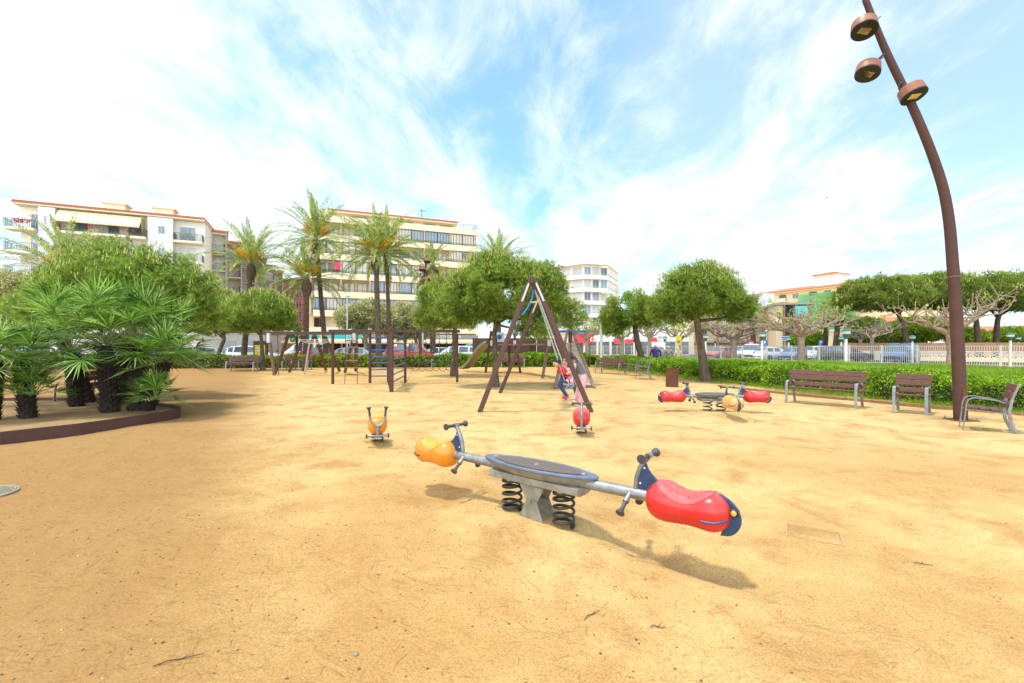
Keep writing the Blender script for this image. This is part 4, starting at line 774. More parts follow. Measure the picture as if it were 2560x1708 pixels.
def off(c, rz, d): return (c[0] - math.sin(rz) * d, c[1] + math.cos(rz) * d)      # d metres behind the front feet
for lab, a, c, rz, L in (('long dark red slatted bench in front of the right hedge', G(1961, 1008), G(2144, 1024), R(-49), 1.78),
                         ('single red slatted seat facing out beside the long right bench', G(2239, 1033), G(2310, 1039), R(-47), .66),
                         ('long red slatted bench in the distance left of the two side-on seats', G(1488, 934), G(1546, 937), R(-45), 1.75),
                         ('long slatted bench at the far left partly behind fan palm leaves', G(563, 931), G(631, 928), R(6), 1.8),
                         ('single seat with its back to the shrubs below the crossed timber legs', G(704, 925.5), G(728, 925.5), R(3), .68),
                         ('single seat standing right of the white leaning pole', G(746, 925), G(769, 925), R(3), .68),
                         ('long bench seen through the hanging climbing net', G(1077, 918), G(1124, 918), R(3), 1.5),
                         ('long bench standing between the pine trunk and the shrubs behind the swing', G(1252, 920), G(1312, 920), R(-2), 1.85)):
    bench(lab, off(mid(a, c), rz, .33), rz, L)
for lab, f, fr2, rz, L in (('single red slatted seat seen side-on beside the rusty lamp post', G(2397, 1073), G(2408, 1067), R(-128), .52),
                           ('nearer of the two side-on seats beside the leaning pine trunk', G(1581, 948), G(1596, 947), R(-112), .68),
                           ('farther side-on seat just left of the leaning pine trunk', G(1560, 939), G(1575, 938), R(-112), .68),
                           ('dark bench seen end-on behind the fan palm trunks', G(170, 1012), G(200, 1004), R(-80), 1.6)):
    bench(lab, off(mid(f, fr2), rz, .33), rz, L)
def bin_(lab, p, r, h):
    b_ = thing('litter_bin', lab, 'litter bin', (p.x, p.y, 0), group='rusty steel litter bins')
    mb = MB(); mb.lathe([(0, r * .97), (0, r), (h - .02, r), (h, r + .008), (h, r - .02), (.45, r - .02)], (0, 0, 0), (0, 0, 1), 28); mb.m = [0] * len(mb.f); mb.build('drum', m_rust, b_, smooth=True)
    mb = MB(); mb.lathe([(.44, r - .03), (.46, r - .03)], (0, 0, 0), (0, 0, 1), 20); mb.build('bag', m_black, b_)
bin_('rusty cylindrical litter bin in front of the right hedge and pine', G(1680, 967), .235, .71)
bin_('small rusty litter bin in the shrubs left of the slide', G(1173, 914), .23, .75)

# ---- rusty curved lamp posts with three round heads
def curved_lamp(label, path, rad, heads, Y0):
    base = path[0]; r_ = thing('lamp_post', label, 'street lamp', base, group='rusty curved lamp posts')
    # smooth the path
    P_ = np.array([tuple(q) for q in path]); t0 = np.linspace(0, 1, len(P_)); tt = np.linspace(0, 1, 60)
    def cr(ts):
        out = []
        for s in ts:
            k = min(int(s * (len(P_) - 1)), len(P_) - 2); f = s * (len(P_) - 1) - k; a, b_, c, d = P_[max(k - 1, 0)], P_[k], P_[k + 1], P_[min(k + 2, len(P_) - 1)]
            out.append(.5 * ((2 * b_) + (c - a) * f + (2 * a - 5 * b_ + 4 * c - d) * f * f + (3 * b_ - a - 3 * c + d) * f ** 3))
        return out
    pts = [Vector(q) - base for q in cr(tt)]
    mb = MB(); mb.tube(pts, list(np.interp(tt, [0, 1], rad)), 16); mb.build('pole', m_rustd, r_, smooth=True)
    mb = MB(); mb.tube([Vector((0, 0, -.02)), Vector((0, 0, .02))], rad[0] + .05, 16); mb.build('base_collar', m_rust, r_, smooth=True)
    q_ = pts[14]; t_ = (pts[15] - pts[13]).normalized(); k_ = float(np.interp(14 / 59, [0, 1], rad)); mb = MB(); mb.tube([q_ - t_ * .008, q_ + t_ * .008], k_ + .003, 16); mb.build('joint_ring', m_rustl, r_, smooth=True)
    mb = MB(); mb.box((0, 0, .055), (rad[0] * 3.6, rad[0] * 3.6, .025)); mb.build('base_plate', m_rust, r_, bevel=.004)
    for a in (.78, 2.35, 3.92, 5.5): mb = MB(); mb.lathe([(0, .02), (.03, .02), (.04, .012), (.06, .011)], (rad[0] * 2.1 * math.cos(a), rad[0] * 2.1 * math.sin(a), .066), (0, 0, 1), 6); mb.build('bolt', m_galvd, r_)
    dq = pts[3]; mb = MB(); mb.box((dq.x * .5 - rad[0] * .12, -rad[0] * .99, .62), (.09, .02, .36)); mb.build('access_door', m_rust, r_, bevel=.006)
    for pos, rr, tilt, nrm, att in heads:
        c = pos - base; n = Vector(nrm).normalized(); th = rr * .92; hd = MB()
        hd.lathe([(-.0, rr * .9), (-.0, rr), (.03, rr + .004), (th * .9, rr * .97), (th, rr * .88), (th, .02)], c, -n, 28); h_ = hd.build('lamp_head', m_rustl, r_, smooth=True)
        mb = MB(); mb.lathe([(.012, rr * .985), (.012, rr * 1.012), (-.018, rr * 1.012), (-.018, rr * .90)], c, -n, 28); mb.build('rim', m_black, h_, smooth=True)
        x = n.orthogonal().normalized(); x = Vector((1, 0, 0)) - n * n.x; x.normalize(); y = n.cross(x)
        mb = MB(); mb.lathe([(-.004, rr * .93), (-.001, rr * .93)], c, -n, 24); mb.build('glass', material_once('lamp_glass', (0.10, 0.055, 0.035)), h_)
        mb = MB(); mb.prism([c + n * .012 + x * (i * rr * .46) + y * (j * rr * .30) for i, j in ((-1, -1), (1, -1), (1, 1), (-1, 1))], n * .006); mb.build('light_panel', material_once('led_panel', (0.90, 0.72, 0.30)), h_)
        mb = MB(); mb.bar(c - n * th * .5, att - base, .05, .03); mb.build('arm', m_rustd, h_)
        mb = MB(); a = att - base; mb.tube([a + Vector((0, -.09, .10)), a + Vector((-.10, -.12, .0)), a + Vector((-.08, -.12, -.12)), c - n * th * .6], .010, 5); mb.build('cable', m_black, h_, smooth=True)
    return r_
_mo = {}
def material_once(n, c, **k):
    if n not in _mo: _mo[n] = material(n, c, None, 12, 0.45, **k)
    return _mo[n]
YL = 9.79
lpx = [(2402, 1051), (2396, 900), (2389, 763), (2381, 650), (2373, 556), (2358, 472), (2331, 388), (2299, 308), (2266, 235), (2225, 150), (2198, 88), (2163, -2)]
lp = [P(u, v, YL) for u, v in lpx]; lp[0].z = -0.05
h1 = (P(2161, 76, YL - .25), .235, 0, (-.20, -.30, -1), P(2193, 60, YL))
h2 = (P(2169, 184, YL - .2), .225, 0, (-.30, -.22, -1), P(2211, 134, YL))
h3 = (P(2285, 240, YL - .2), .235, 0, (.16, -.34, -1), P(2246, 222, YL))
curved_lamp('tall rusty curved lamp post with three round heads beside the side-on seat', lp, (.118, .060), (h1, h2, h3), YL)
YL2 = 35; lp2 = [P(u, v, YL2) for u, v in ((1051, 917), (1051, 860), (1052, 800), (1056, 740), (1062, 690), (1067, 638))]; lp2[0].z = -.05
curved_lamp('distant rusty lamp post with three round heads in front of the cream building', lp2, (.12, .06), ((P(1068, 655, YL2 - .3), .27, 0, (0, -.2, -1), P(1066, 652, YL2)), (P(1056, 676, YL2 - .3), .27, 0, (0, -.2, -1), P(1063, 672, YL2)), (P(1072, 700, YL2 - .3), .27, 0, (0, -.2, -1), P(1061, 694, YL2))), YL2)

# ---- short lamp posts with green caps
def lantern(label, u, v, H=2.6):
    Y = (H - CH) * FPX / (HZ - v); p = P(u, 0, Y); r_ = thing('lantern_post', label, 'lamp post', (p.x, p.y, 0), group='green capped lantern posts')
    mb = MB(); mb.lathe([(0, .11), (.1, .11), (.12, .085), (H - .62, .075), (H - .6, .06)], (0, 0, 0), (0, 0, 1), 12); mb.build('post', m_fence, r_, smooth=True)
    mb = MB(); mb.lathe([(0, .06), (.04, .075), (.30, .17), (.31, .17)], (0, 0, H - .62), (0, 0, 1), 10); mb.build('lantern_base', m_grn, r_)
    mb = MB(); mb.lathe([(0, .21), (.17, .235), (.18, .2)], (0, 0, H - .31), (0, 0, 1), 10); mb.build('lantern_glass', m_lant, r_)
    mb = MB(); mb.lathe([(0, .255), (.03, .255), (.10, .16), (.14, .05)], (0, 0, H - .14), (0, 0, 1), 10); mb.build('cap', m_grn, r_)
for u, v, lab in ((2526, 832, 'large green capped lantern post at the right edge behind the hedge'), (2546, 841, 'smaller green capped lantern post at the far right edge'), (2281, 838, 'green capped lantern post in front of the blue people carrier'), (2213, 848, 'small green capped lantern post left of the blue people carrier'),
                  (2357, 850, 'small green capped lantern post just left of the tall rusty lamp'), (2115, 822, 'largest green capped lantern post over the long bench'), (2103, 841, 'green capped lantern post touching the largest one on its left'), (1905, 831, 'green capped lantern post over the white hatchback'),
                  (1972, 843, 'green capped lantern post over the grey blue car'), (1788, 848, 'small green capped lantern post right of the pine trunk over the red car'), (1870, 847, 'small green capped lantern post left of the no entry sign'), (1764, 836, 'green capped lantern post half hidden by the pine trunk'), (1662, 841, 'green capped lantern post above the purple jacket'), (1585, 842, 'green capped lantern post left of the leaning pine')):
    lantern(lab, u, v)
# ---- fence
f0, f1 = Vector((40.5, 31.2, 0)), Vector((10.2, 67.7, 0)); fd = (f1 - f0); FLn = fd.length; fd.normalize()
fe = thing('fence', 'long pale railing fence with close vertical bars between the hedge and parked cars', 'fence', f0)
nbay = int(FLn / 2.4)
for i in range(nbay):
    a, c = fd * (i * 2.4), fd * ((i + 1) * 2.4); mb = MB(); mb.bar(a + Vector((0, 0, 1.58)), c + Vector((0, 0, 1.58)), .04, .05, side=(0, 0, 1)); mb.bar(a + Vector((0, 0, .12)), c + Vector((0, 0, .12)), .04, .05, side=(0, 0, 1)); mb.bar(a + Vector((0, 0, 1.0)), c + Vector((0, 0, 1.0)), .02, .02, side=(0, 0, 1))
    for k in range(1, 17): q = a + fd * (k * 2.4 / 17); mb.bar(q + Vector((0, 0, .12)), q + Vector((0, 0, 1.56)), .022, .022)
    mb.build('panel', m_fence, fe)
    mb = MB(); mb.b2((a.x - .05, a.y - .05, 0), (a.x + .05, a.y + .05, 1.66)); mb.build('post', m_fence, fe)
# wall with screen blocks behind the right part of the fence
w0, w1 = Vector((52.0, 40, 0)), Vector((38.5, 53, 0)); sw_ = thing('garden_wall', 'low terracotta garden wall with pierced white blocks behind the right fence', 'wall', w0); d = w1 - w0; nn3 = Vector((-d.y, d.x, 0)).normalized()
mb = MB(); mb.bar((0, 0, .2), d + Vector((0, 0, .2)), .25, .45, side=nn3); mb.build('base', m_orng, sw_)
mb = MB(); L = d.length; dd = d.normalized()
for k in range(int(L / .4)):
    for z in (.55, .85):
        q = dd * (k * .4 + .2) + Vector((0, 0, z)); loop = [q + dd * .15 * math.cos(a) + Vector((0, 0, .14 * math.sin(a))) for a in np.linspace(0, 2 * math.pi, 7)]; mb.tube(loop, .035, 4, cap=False)
mb.bar(Vector((0, 0, 1.03)), d + Vector((0, 0, 1.03)), .25, .06, side=nn3); mb.build('pierced_blocks', m_offw, sw_)
mb = MB(); mb.bar(nn3 * .1 + Vector((0, 0, 1.5)), d + nn3 * .1 + Vector((0, 0, 1.5)), .05, .85, side=nn3); mb.build('upper_screen', m_brick, sw_)
# rusty steel wall behind the slide
rw = thing('steel_wall', 'rusty brown steel panel wall behind the slide and swing', 'wall', (-1, 37, 0)); xs_ = [P(u, 0, 36.4).x for u in (1181, 1236, 1290, 1326, 1342, 1405)]
for a, c, dy in zip(xs_, xs_[1:], (0, .02, .01, .5, .0)): mb = MB(); mb.b2((a + .01, 36.4 + dy, 0), (c - .01, 36.5 + dy, 2.22)); T(mb, 'panel', m_rustd, rw)
# silver column light, globe lamp, sign posts
def pole_thing(name, label, cat, u, Y, H, r, mat, extra=None):
    p = P(u, 0, Y); r_ = thing(name, label, cat, (p.x, p.y, 0)); mb = MB(); mb.lathe([(0, r), (H, r * .9)], (0, 0, 0), (0, 0, 1), 12); mb.build('post', mat, r_, smooth=True)
    if extra: extra(r_, H, r)
    return r_
def colhead(r_, H, r): mb = MB(); mb.lathe([(0, r), (0, r * 1.02), (.75, r * 1.02), (.78, r * .7)], (0, 0, H), (0, 0, 1), 12); mb.build('light_head', material_once('dark_column', (0.13, 0.15, 0.18)), r_, smooth=True); mb = MB(); mb.lathe([(0, r), (.12, r), (.13, .02)], (0, 0, H + .78), (0, 0, 1), 12); mb.build('cap', m_zinc, r_)
pole_thing('column_light', 'slim silver column light with dark head behind the distant bench', 'street lamp', 1503, 31, 3.25, .10, m_zinc, colhead)
def dome(r_, H, r): mb = MB(); mb.lathe([(-.02, .1), (0, .30), (.10, .28), (.2, .2), (.26, .08), (.27, .01)], (0, 0, H), (0, 0, 1), 16); mb.build('dome_shade', m_white, r_, smooth=True)
pole_thing('street_lamp', 'white dome street lamp above the rope ladder frame', 'street lamp', 875, 42, 2.9, .05, m_white, dome)
pole_thing('street_lamp', 'thin tall white lamp pole in front of the cream building', 'street lamp', 868, 47, 6.7, .06, m_white, dome)
pole_thing('street_lamp', 'plain pale pole right of the red van', 'pole', 1056, 40, 3.0, .14, m_zinc)
pole_thing('street_lamp', 'small white globe lamp beside the blue parking sign', 'street lamp', 1917, 60, 3.4, .05, m_white, lambda r_, H, r: MB().lathe([(0, .05), (.06, .19), (.2, .26), (.34, .19), (.4, .04)], (0, 0, H - .1), (0, 0, 1), 14).build('globe', m_white, r_, smooth=True))
pole_thing('street_lamp', 'white globe lamp between the leaning pine and the large pine', 'street lamp', 1650, 58, 2.7, .05, m_white, lambda r_, H, r: MB().lathe([(0, .05), (.06, .19), (.2, .26), (.34, .19), (.4, .04)], (0, 0, H - .1), (0, 0, 1), 14).build('globe', m_white, r_, smooth=True))
m_sred = material_once('sign_red', (0.60, 0.02, 0.03)); m_sblue = material_once('sign_blue', (0.03, 0.16, 0.55)); m_syel = material_once('sign_yellow', (0.85, 0.62, 0.02))
def noentry(r_, H, r): mb = MB(); mb.lathe([(0, .36), (.03, .36)], (0, -.06, H - .36), (0, -1, 0), 20); h_ = mb.build('sign_plate', m_sred, r_); mb = MB(); mb.b2((-.25, -.10, H - .42), (.25, -.092, H - .30)); mb.build('white_bar', m_white, h_)
pole_thing('road_sign', 'round red no entry sign above the white estate car', 'road sign', 1877, 58, 2.35, .04, m_zinc, noentry)
def park(r_, H, r):
    mb = MB(); mb.b2((-.3, -.08, H - .75), (.3, -.05, H)); h_ = mb.build('sign_plate', m_sblue, r_)
    mb = MB(); mb.b2((-.12, -.092, H - .62), (-.04, -.085, H - .12)); mb.b2((-.04, -.092, H - .20), (.14, -.085, H - .12)); mb.b2((-.04, -.092, H - .40), (.14, -.085, H - .32)); mb.b2((.08, -.092, H - .36), (.15, -.085, H - .16)); mb.build('letter', m_white, h_)
pole_thing('road_sign', 'blue parking sign right of the no entry sign', 'road sign', 1911, 57, 2.35, .04, m_zinc, park)
pole_thing('road_sign', 'blue parking sign beside the far date palm trunks', 'road sign', 2051, 60, 2.4, .04, m_zinc, park)
def arrows(r_, H, r): mb = MB(); mb.b2((-.55, -.08, H - .55), (.55, -.05, H)); h_ = mb.build('sign_plate', m_white, r_); mb = MB(); mb.b2((-.5, -.092, H - .24), (.5, -.085, H - .08)); mb.b2((-.5, -.092, H - .45), (.3, -.085, H - .32)); mb.build('blue_band', m_sblue, h_)
pole_thing('road_sign', 'blue and white direction sign over the grey blue car', 'road sign', 1962, 62, 2.9, .05, m_zinc, arrows)
def banner(r_, H, r): mb = MB(); mb.b2((-.36, -.08, H - 1.1), (.36, -.05, H)); h_ = mb.build('sign_plate', m_syel, r_); mb = MB(); mb.lathe([(0, .2), (.01, .2)], (0, -.085, H - .7), (0, -1, 0), 16); mb.build('emblem', m_galvd, h_)
pole_thing('notice_board', 'yellow notice board on a post above the fence', 'sign', 1696, 55, 2.8, .05, m_zinc, banner)
pole_thing('notice_board', 'white box sign above the purple jacket', 'sign', 1646, 52, 2.0, .05, m_zinc, lambda r_, H, r: MB().b2((-.75, -.2, H - .5), (.75, .1, H + .05)).build('sign_box', m_white, r_))
yb = thing('advertising_panel', 'dark framed street panel with a plain yellow poster at the left', 'poster panel', (P(652, 0, 37.2).x, 37.2, 0)); mb = MB(); mb.b2((-.56, -.12, .1), (.56, .12, 2.0)); mb.build('frame', m_iron, yb, bevel=.02)
mb = MB(); mb.b2((-.42, -.14, .55), (.42, -.122, 1.68)); po = mb.build('poster', m_syel, yb); mb = MB()
for k, w in ((1.45, .28), (1.32, .22), (1.18, .25)): mb.b2((-w, -.152, k), (w, -.142, k + .05))
mb.b2((-.22, -.152, .86), (.2, -.142, .92)); mb.build('poster_print', m_white, po)
bd = thing('seagull', 'tiny dark bird flying in the blank sky left of the tall lamp', 'bird', P(2068, 494, 70)); mb = MB(); mb.tube([(-.16, 0, -.03), (0, 0, 0), (.16, .02, .02)], [.02, .06, .02], 6); mb.tube([(-.02, 0, .02), (-.12, -.1, .12), (-.3, -.2, .04)], [.05, .04, .01], 4); mb.tube([(.02, 0, .02), (.1, .15, .1), (.25, .3, .02)], [.05, .04, .01], 4); mb.build('body', m_iron, bd, smooth=True)
bd2 = dup(bd, P(2264, 676, 75), 1.2, 'tiny bird gliding just over the stone pine crowns')
# ================================================================ trees and plants
def lobe_pts(rng, lobes, clumps_per_m2, per_clump, flat=0.5, rc=0.34, rough=0.16):
    P0, D0 = [], []
    for c, r in lobes:
        c = np.array(c); r = np.array(r); area = 4 * np.pi * ((r[0] * r[1]) ** 1.6 / 3 + (r[0] * r[2]) ** 1.6 / 3 + (r[1] * r[2]) ** 1.6 / 3) ** (1 / 1.6)
        k = max(int(area * clumps_per_m2), 8); d = unit(rng.normal(size=(k, 3))); low = d[:, 2] < 0; d[low, 2] *= flat
        rad = np.clip(rng.normal(0.93, .045, (k, 1)), .7, 1.04); inner = rng.uniform(0, 1, (k, 1)) < 0.16; rad = np.where(inner, rad * .65, rad)
        cc = c + d * r * rad; n = per_clump
        o = unit(rng.normal(size=(k, n, 3))) * rng.uniform(0, 1, (k, n, 1)) ** 0.5 * rc * rng.uniform(.7, 1.25, (k, 1, 1))
        pts = cc[:, None, :] + o; dirs = unit(o * 1.4 / rc + d[:, None, :] * .9 + np.array([0, 0, .55]))
        P0.append(pts.reshape(-1, 3)); D0.append(dirs.reshape(-1, 3))
    return np.concatenate(P0), np.concatenate(D0)
def in_lobes(p, lobes, k=1.0):
    v = np.full(len(p), 9.0)
    for c, r in lobes: v = np.minimum(v, np.sum(((p - np.array(c)) / (np.array(r) * k)) ** 2, 1))
    return v
def pine(name, label, foot, trunk, tw_, lobes, seed, dens=3.4, per=34, nl=.15, nw=.006, k=9, rc=.34, cand=260, cl=.17, mat=None, group='pine trees', limbs=7, flat=.5):
    rng = np.random.default_rng(seed); rr = random.Random(seed); root = thing(name, label, 'tree', foot, group=group); org = tuple(foot)
    pts = [Vector(foot) + Vector((0, 0, -.05))] + [Vector(q) for q in trunk]; n = len(pts)
    sm = []
    for i in range(n - 1):
        for q in (0, .25, .5, .75): sm.append(pts[i].lerp(pts[i + 1], q) + Vector((rr.uniform(-.02, .02), rr.uniform(-.02, .02), 0)))
    sm.append(pts[-1]); rad = [tw_ * (1.35 if i == 0 else 1.1 if i == 1 else 1 - .5 * i / len(sm)) for i in range(len(sm))]
    mb = MB(); mb.tube(sm, rad, 12)
    top = pts[-2].lerp(pts[-1], .3)
    for i in range(limbs):
        c, r = lobes[i % len(lobes)]; a = rr.uniform(0, 6.28); e = Vector(c) + Vector((math.cos(a) * r[0] * .7, math.sin(a) * r[1] * .7, rr.uniform(-.3, .5) * r[2])); s_ = pts[-2].lerp(pts[-1], rr.uniform(0, .9)); m_ = s_.lerp(e, .5) + Vector((0, 0, -.1 * r[2]))
        mb.tube([s_, m_, e], [tw_ * .42, tw_ * .28, tw_ * .10], 7)
    mb.build('trunk', m_bark, root, smooth=True, org=org)
    p, d = lobe_pts(rng, lobes, dens, per, flat, rc); V, Fc = blades(rng, p, d, k, nl, nw, .75, 1.0); npmesh('crown', V, Fc, mat or m_pine, root, org=org)
    if cand:                                                        # pale upright new shoots on the upper crown
        P0 = []
        for c, r in lobes:
            m_ = int(cand * r[0] * r[1] / sum(l[1][0] * l[1][1] for l in lobes)) + 3; dd = unit(rng.normal(size=(m_ * 3, 3))); dd = dd[dd[:, 2] > rng.uniform(-.1, .75, len(dd))][:m_]
            q = np.array(c) + dd * np.array(r) * rng.uniform(.99, 1.06, (len(dd), 1)) + dd * rc * .55; P0.append(q)
        q = np.concatenate(P0); q = q[in_lobes(q, lobes, .97) > 1]; q = np.repeat(q, 3, 0) + rng.normal(0, nl * .35, (len(q) * 3, 3)); m_ = len(q); h = cl * rng.uniform(.5, 1.2, (m_, 1)); w = max(nw * 1.7, cl * .055)
        tip = q + np.concatenate([rng.normal(0, .12, (m_, 2)) * h, h], 1); A = []
        for a in (0, 2.09, 4.19): A.append(q + np.array([math.cos(a) * w, math.sin(a) * w, 0]))
        A.append(tip); V = np.stack(A, 1).reshape(-1, 3); f = np.array([[0, 1, 3], [1, 2, 3], [2, 0, 3]]); npmesh('new_shoots', V, (np.arange(m_)[:, None, None] * 4 + f[None]).reshape(-1, 3), m_cand, root, org=org)['kind'] = 'stuff'
    return root
def lob(Y, *ls, dy=.9):
    out = []
    for u, v, ru, rv, *o in ls:
        y = Y + (o[0] if o else 0); out.append((tuple(P(u, v, y)), (ru / FPX * y, ru / FPX * y * dy, rv / FPX * y)))
    return out
pine('pine_tree', 'largest round pine in the middle standing behind the swing', G(1239, 967), [P(1238, 900, 18), P(1236, 835, 18), P(1240, 780, 18)], .14, lob(18, (1262, 742, 128, 98), (1180, 765, 80, 84), (1350, 745, 66, 82), (1345, 820, 48, 40, -.5), (1425, 792, 34, 36, 1.0), (1230, 690, 70, 50)), 21, dens=6.5, per=44, cand=420, nw=.008, rc=.30)
pine('pine_tree', 'smaller pine left of the large middle pine with a slim trunk', G(1134, 941), [P(1135, 880, 24), P(1137, 820, 24), P(1140, 780, 24)], .16, lob(24, (1125, 768, 80, 78), (1090, 800, 46, 48)), 22, dens=4.5, nl=.17, nw=.010, rc=.38, cand=160)
pine('pine_tree', 'round umbrella-shaped pine on the right between bin and long bench', G(1765, 955), [P(1758, 900, 20.5), P(1750, 850, 20.5), P(1742, 806, 20.5), P(1742, 770, 20.5)], .21, lob(20.5, (1745, 742, 98, 74), (1685, 772, 56, 50), (1818, 764, 54, 50), (1848, 775, 32, 40), (1745, 710, 64, 44), (1660, 785, 34, 32)), 23, dens=5.6, per=42, nl=.16, nw=.009, rc=.32, cand=420)
pine('pine_tree', 'leaning pine behind the side-on seats left of the umbrella pine', G(1608, 921), [P(1603, 890, 31), P(1592, 850, 31), P(1588, 815, 31), P(1586, 785, 31)], .26, lob(31, (1576, 782, 60, 50), (1535, 802, 32, 40), (1612, 790, 38, 44), (1532, 822, 22, 26)), 24, dens=3.6, per=40, nl=.22, nw=.012, rc=.42, cand=120, cl=.22)
pine('pine_tree', 'broad dark pine with upright shoots behind the fan palm bed', (-11.6, 14.2, 0), [P(335, 880, 14.2), P(325, 800, 14.2), P(300, 740, 14.2)], .17, lob(14.2, (300, 755, 160, 80), (205, 668, 46, 36), (262, 646, 44, 38, -.4), (322, 652, 42, 34, .3), (386, 664, 44, 40), (440, 690, 48, 46), (490, 735, 52, 52), (120, 735, 52, 40), (175, 705, 55, 50, .4), (330, 700, 80, 50, -.6), (410, 760, 80, 62), (520, 790, 44, 46), (150, 790, 80, 50), (62, 775, 36, 34)), 25, dens=5.0, per=36, nl=.17, nw=.0085, rc=.32, cand=300, cl=.15, limbs=16)
pine('pine_tree', 'low bushy pine with yellow green shoots in front of the terraced flats', G(657, 926), [P(655, 880, 30), P(652, 840, 30), P(650, 800, 30)], .15, lob(30, (652, 790, 74, 58), (700, 795, 32, 46), (600, 800, 44, 50)), 26, dens=3.8, per=40, nl=.21, nw=.012, rc=.42, cand=170, cl=.24)
pine('pine_tree', 'dark bushy pine between the fan palms and the low pine', (-22.0, 33.5, 0), [P(560, 850, 33.5), P(556, 810, 33.5)], .16, lob(33.5, (555, 790, 52, 56), (520, 800, 36, 50)), 27, dens=3.4, per=38, nl=.23, nw=.013, rc=.46, cand=80, cl=.26)
def stone(label, u, vt, vb, ru, Y, foot, tr, seed):
    pine('stone_pine', label, foot, tr, .33, lob(Y, (u, (vt + vb) / 2 + 4, ru, (vb - vt) / 2), (u - ru * .45, (vt + vb) / 2 + 6, ru * .62, (vb - vt) / 2 * .8), (u + ru * .45, (vt + vb) / 2 + 2, ru * .62, (vb - vt) / 2 * .86)), seed, dens=1.9, per=40, nl=.30, nw=.019, rc=.60, cand=130, cl=.34, mat=m_pine2, group='stone pines behind the fence', limbs=9, flat=.35)
def ft_(u, Y): p = P(u, 0, Y); return (p.x, p.y, 0)
stone('leftmost stone pine of the row behind the fence, with a leaning trunk', 2205, 690, 798, 100, 52, ft_(2275, 52), [P(2262, 830, 52), P(2248, 790, 52), P(2240, 760, 52)], 31)
stone('stone pine rising directly behind the tall rusty lamp', 2345, 684, 796, 105, 54, ft_(2380, 54), [P(2378, 830, 54), P(2362, 790, 54), P(2352, 750, 54)], 32)
stone('stone pine with thick dark trunk right of the tall rusty lamp', 2452, 683, 800, 92, 50, ft_(2448, 50), [P(2446, 850, 50), P(2440, 800, 50), P(2446, 750, 50)], 33)
stone('stone pine at the right edge with a forked dark trunk', 2545, 678, 808, 95, 51, ft_(2492, 51), [P(2490, 850, 51), P(2494, 800, 51), P(2510, 760, 51)], 34)

# ---- date palms
def frond_mesh(rng, n_fr, L, e_hi, e_lo, droop, lw=.036, ll=.46, nleaf=36):
    V, Fc = [], []; o = 0
    for i in range(n_fr):
        f = (i + .5) / n_fr; el = R(e_hi + (e_lo - e_hi) * f ** 1.1 + rng.normal(0, 6)); az = i * 2.39996 + rng.normal(0, .2); Lf = L * rng.uniform(.82, 1.1) * (.86 + .2 * math.sin(math.pi * f)); dr = R(droop * rng.uniform(.75, 1.25)) * (.6 + .7 * f)
        ns = 14; t_ = np.linspace(0, 1, ns); ang = el - dr * t_ ** 1.5; ds = Lf / (ns - 1); h = np.concatenate([[0], np.cumsum(np.cos(ang[:-1]) * ds)]); z = np.concatenate([[0], np.cumsum(np.sin(ang[:-1]) * ds)])
        ca, sa = math.cos(az), math.sin(az); spine = np.stack([h * ca, h * sa, z], -1); side = np.array([-sa, ca, 0]); tw = rng.normal(0, .25)
        w = np.linspace(.035, .006, ns)[:, None]; up = np.stack([-np.sin(ang) * ca, -np.sin(ang) * sa, np.cos(ang)], -1)
        a = spine - side * w; b_ = spine + side * w; V += [a, b_]; ii = np.arange(ns - 1); Fc.append(np.stack([o + ii, o + ii + 1, o + ns + ii + 1, o + ns + ii], -1)); o += 2 * ns
        tl = np.linspace(.16, .99, nleaf); sp = np.stack([np.interp(tl, t_, spine[:, k]) for k in range(3)], -1); tg = unit(np.stack([np.interp(tl, t_, np.gradient(spine[:, k])) for k in range(3)], -1)); u_ = np.stack([np.interp(tl, t_, up[:, k]) for k in range(3)], -1)
        ln = ll * (np.sin(np.pi * np.clip(tl * .86 + .16, 0, 1)) ** .6)[:, None] * rng.uniform(.8, 1.1, (nleaf, 1))
        for sgn in (-1, 1):
            d = unit(tg * .75 + side * sgn * .72 + u_ * (.30 + tw * sgn) + rng.normal(0, .10, (nleaf, 3))); tip = sp + d * ln - np.array([0, 0, 1]) * ln * .14; midp = sp + d * ln * .45; q = unit(np.cross(d, u_)) * lw
            V += [sp, midp + q, tip, midp - q]; k_ = np.arange(nleaf); Fc.append(np.stack([o + k_, o + nleaf + k_, o + 2 * nleaf + k_, o + 3 * nleaf + k_], -1)); o += 4 * nleaf
    return np.concatenate(V), np.concatenate(Fc)
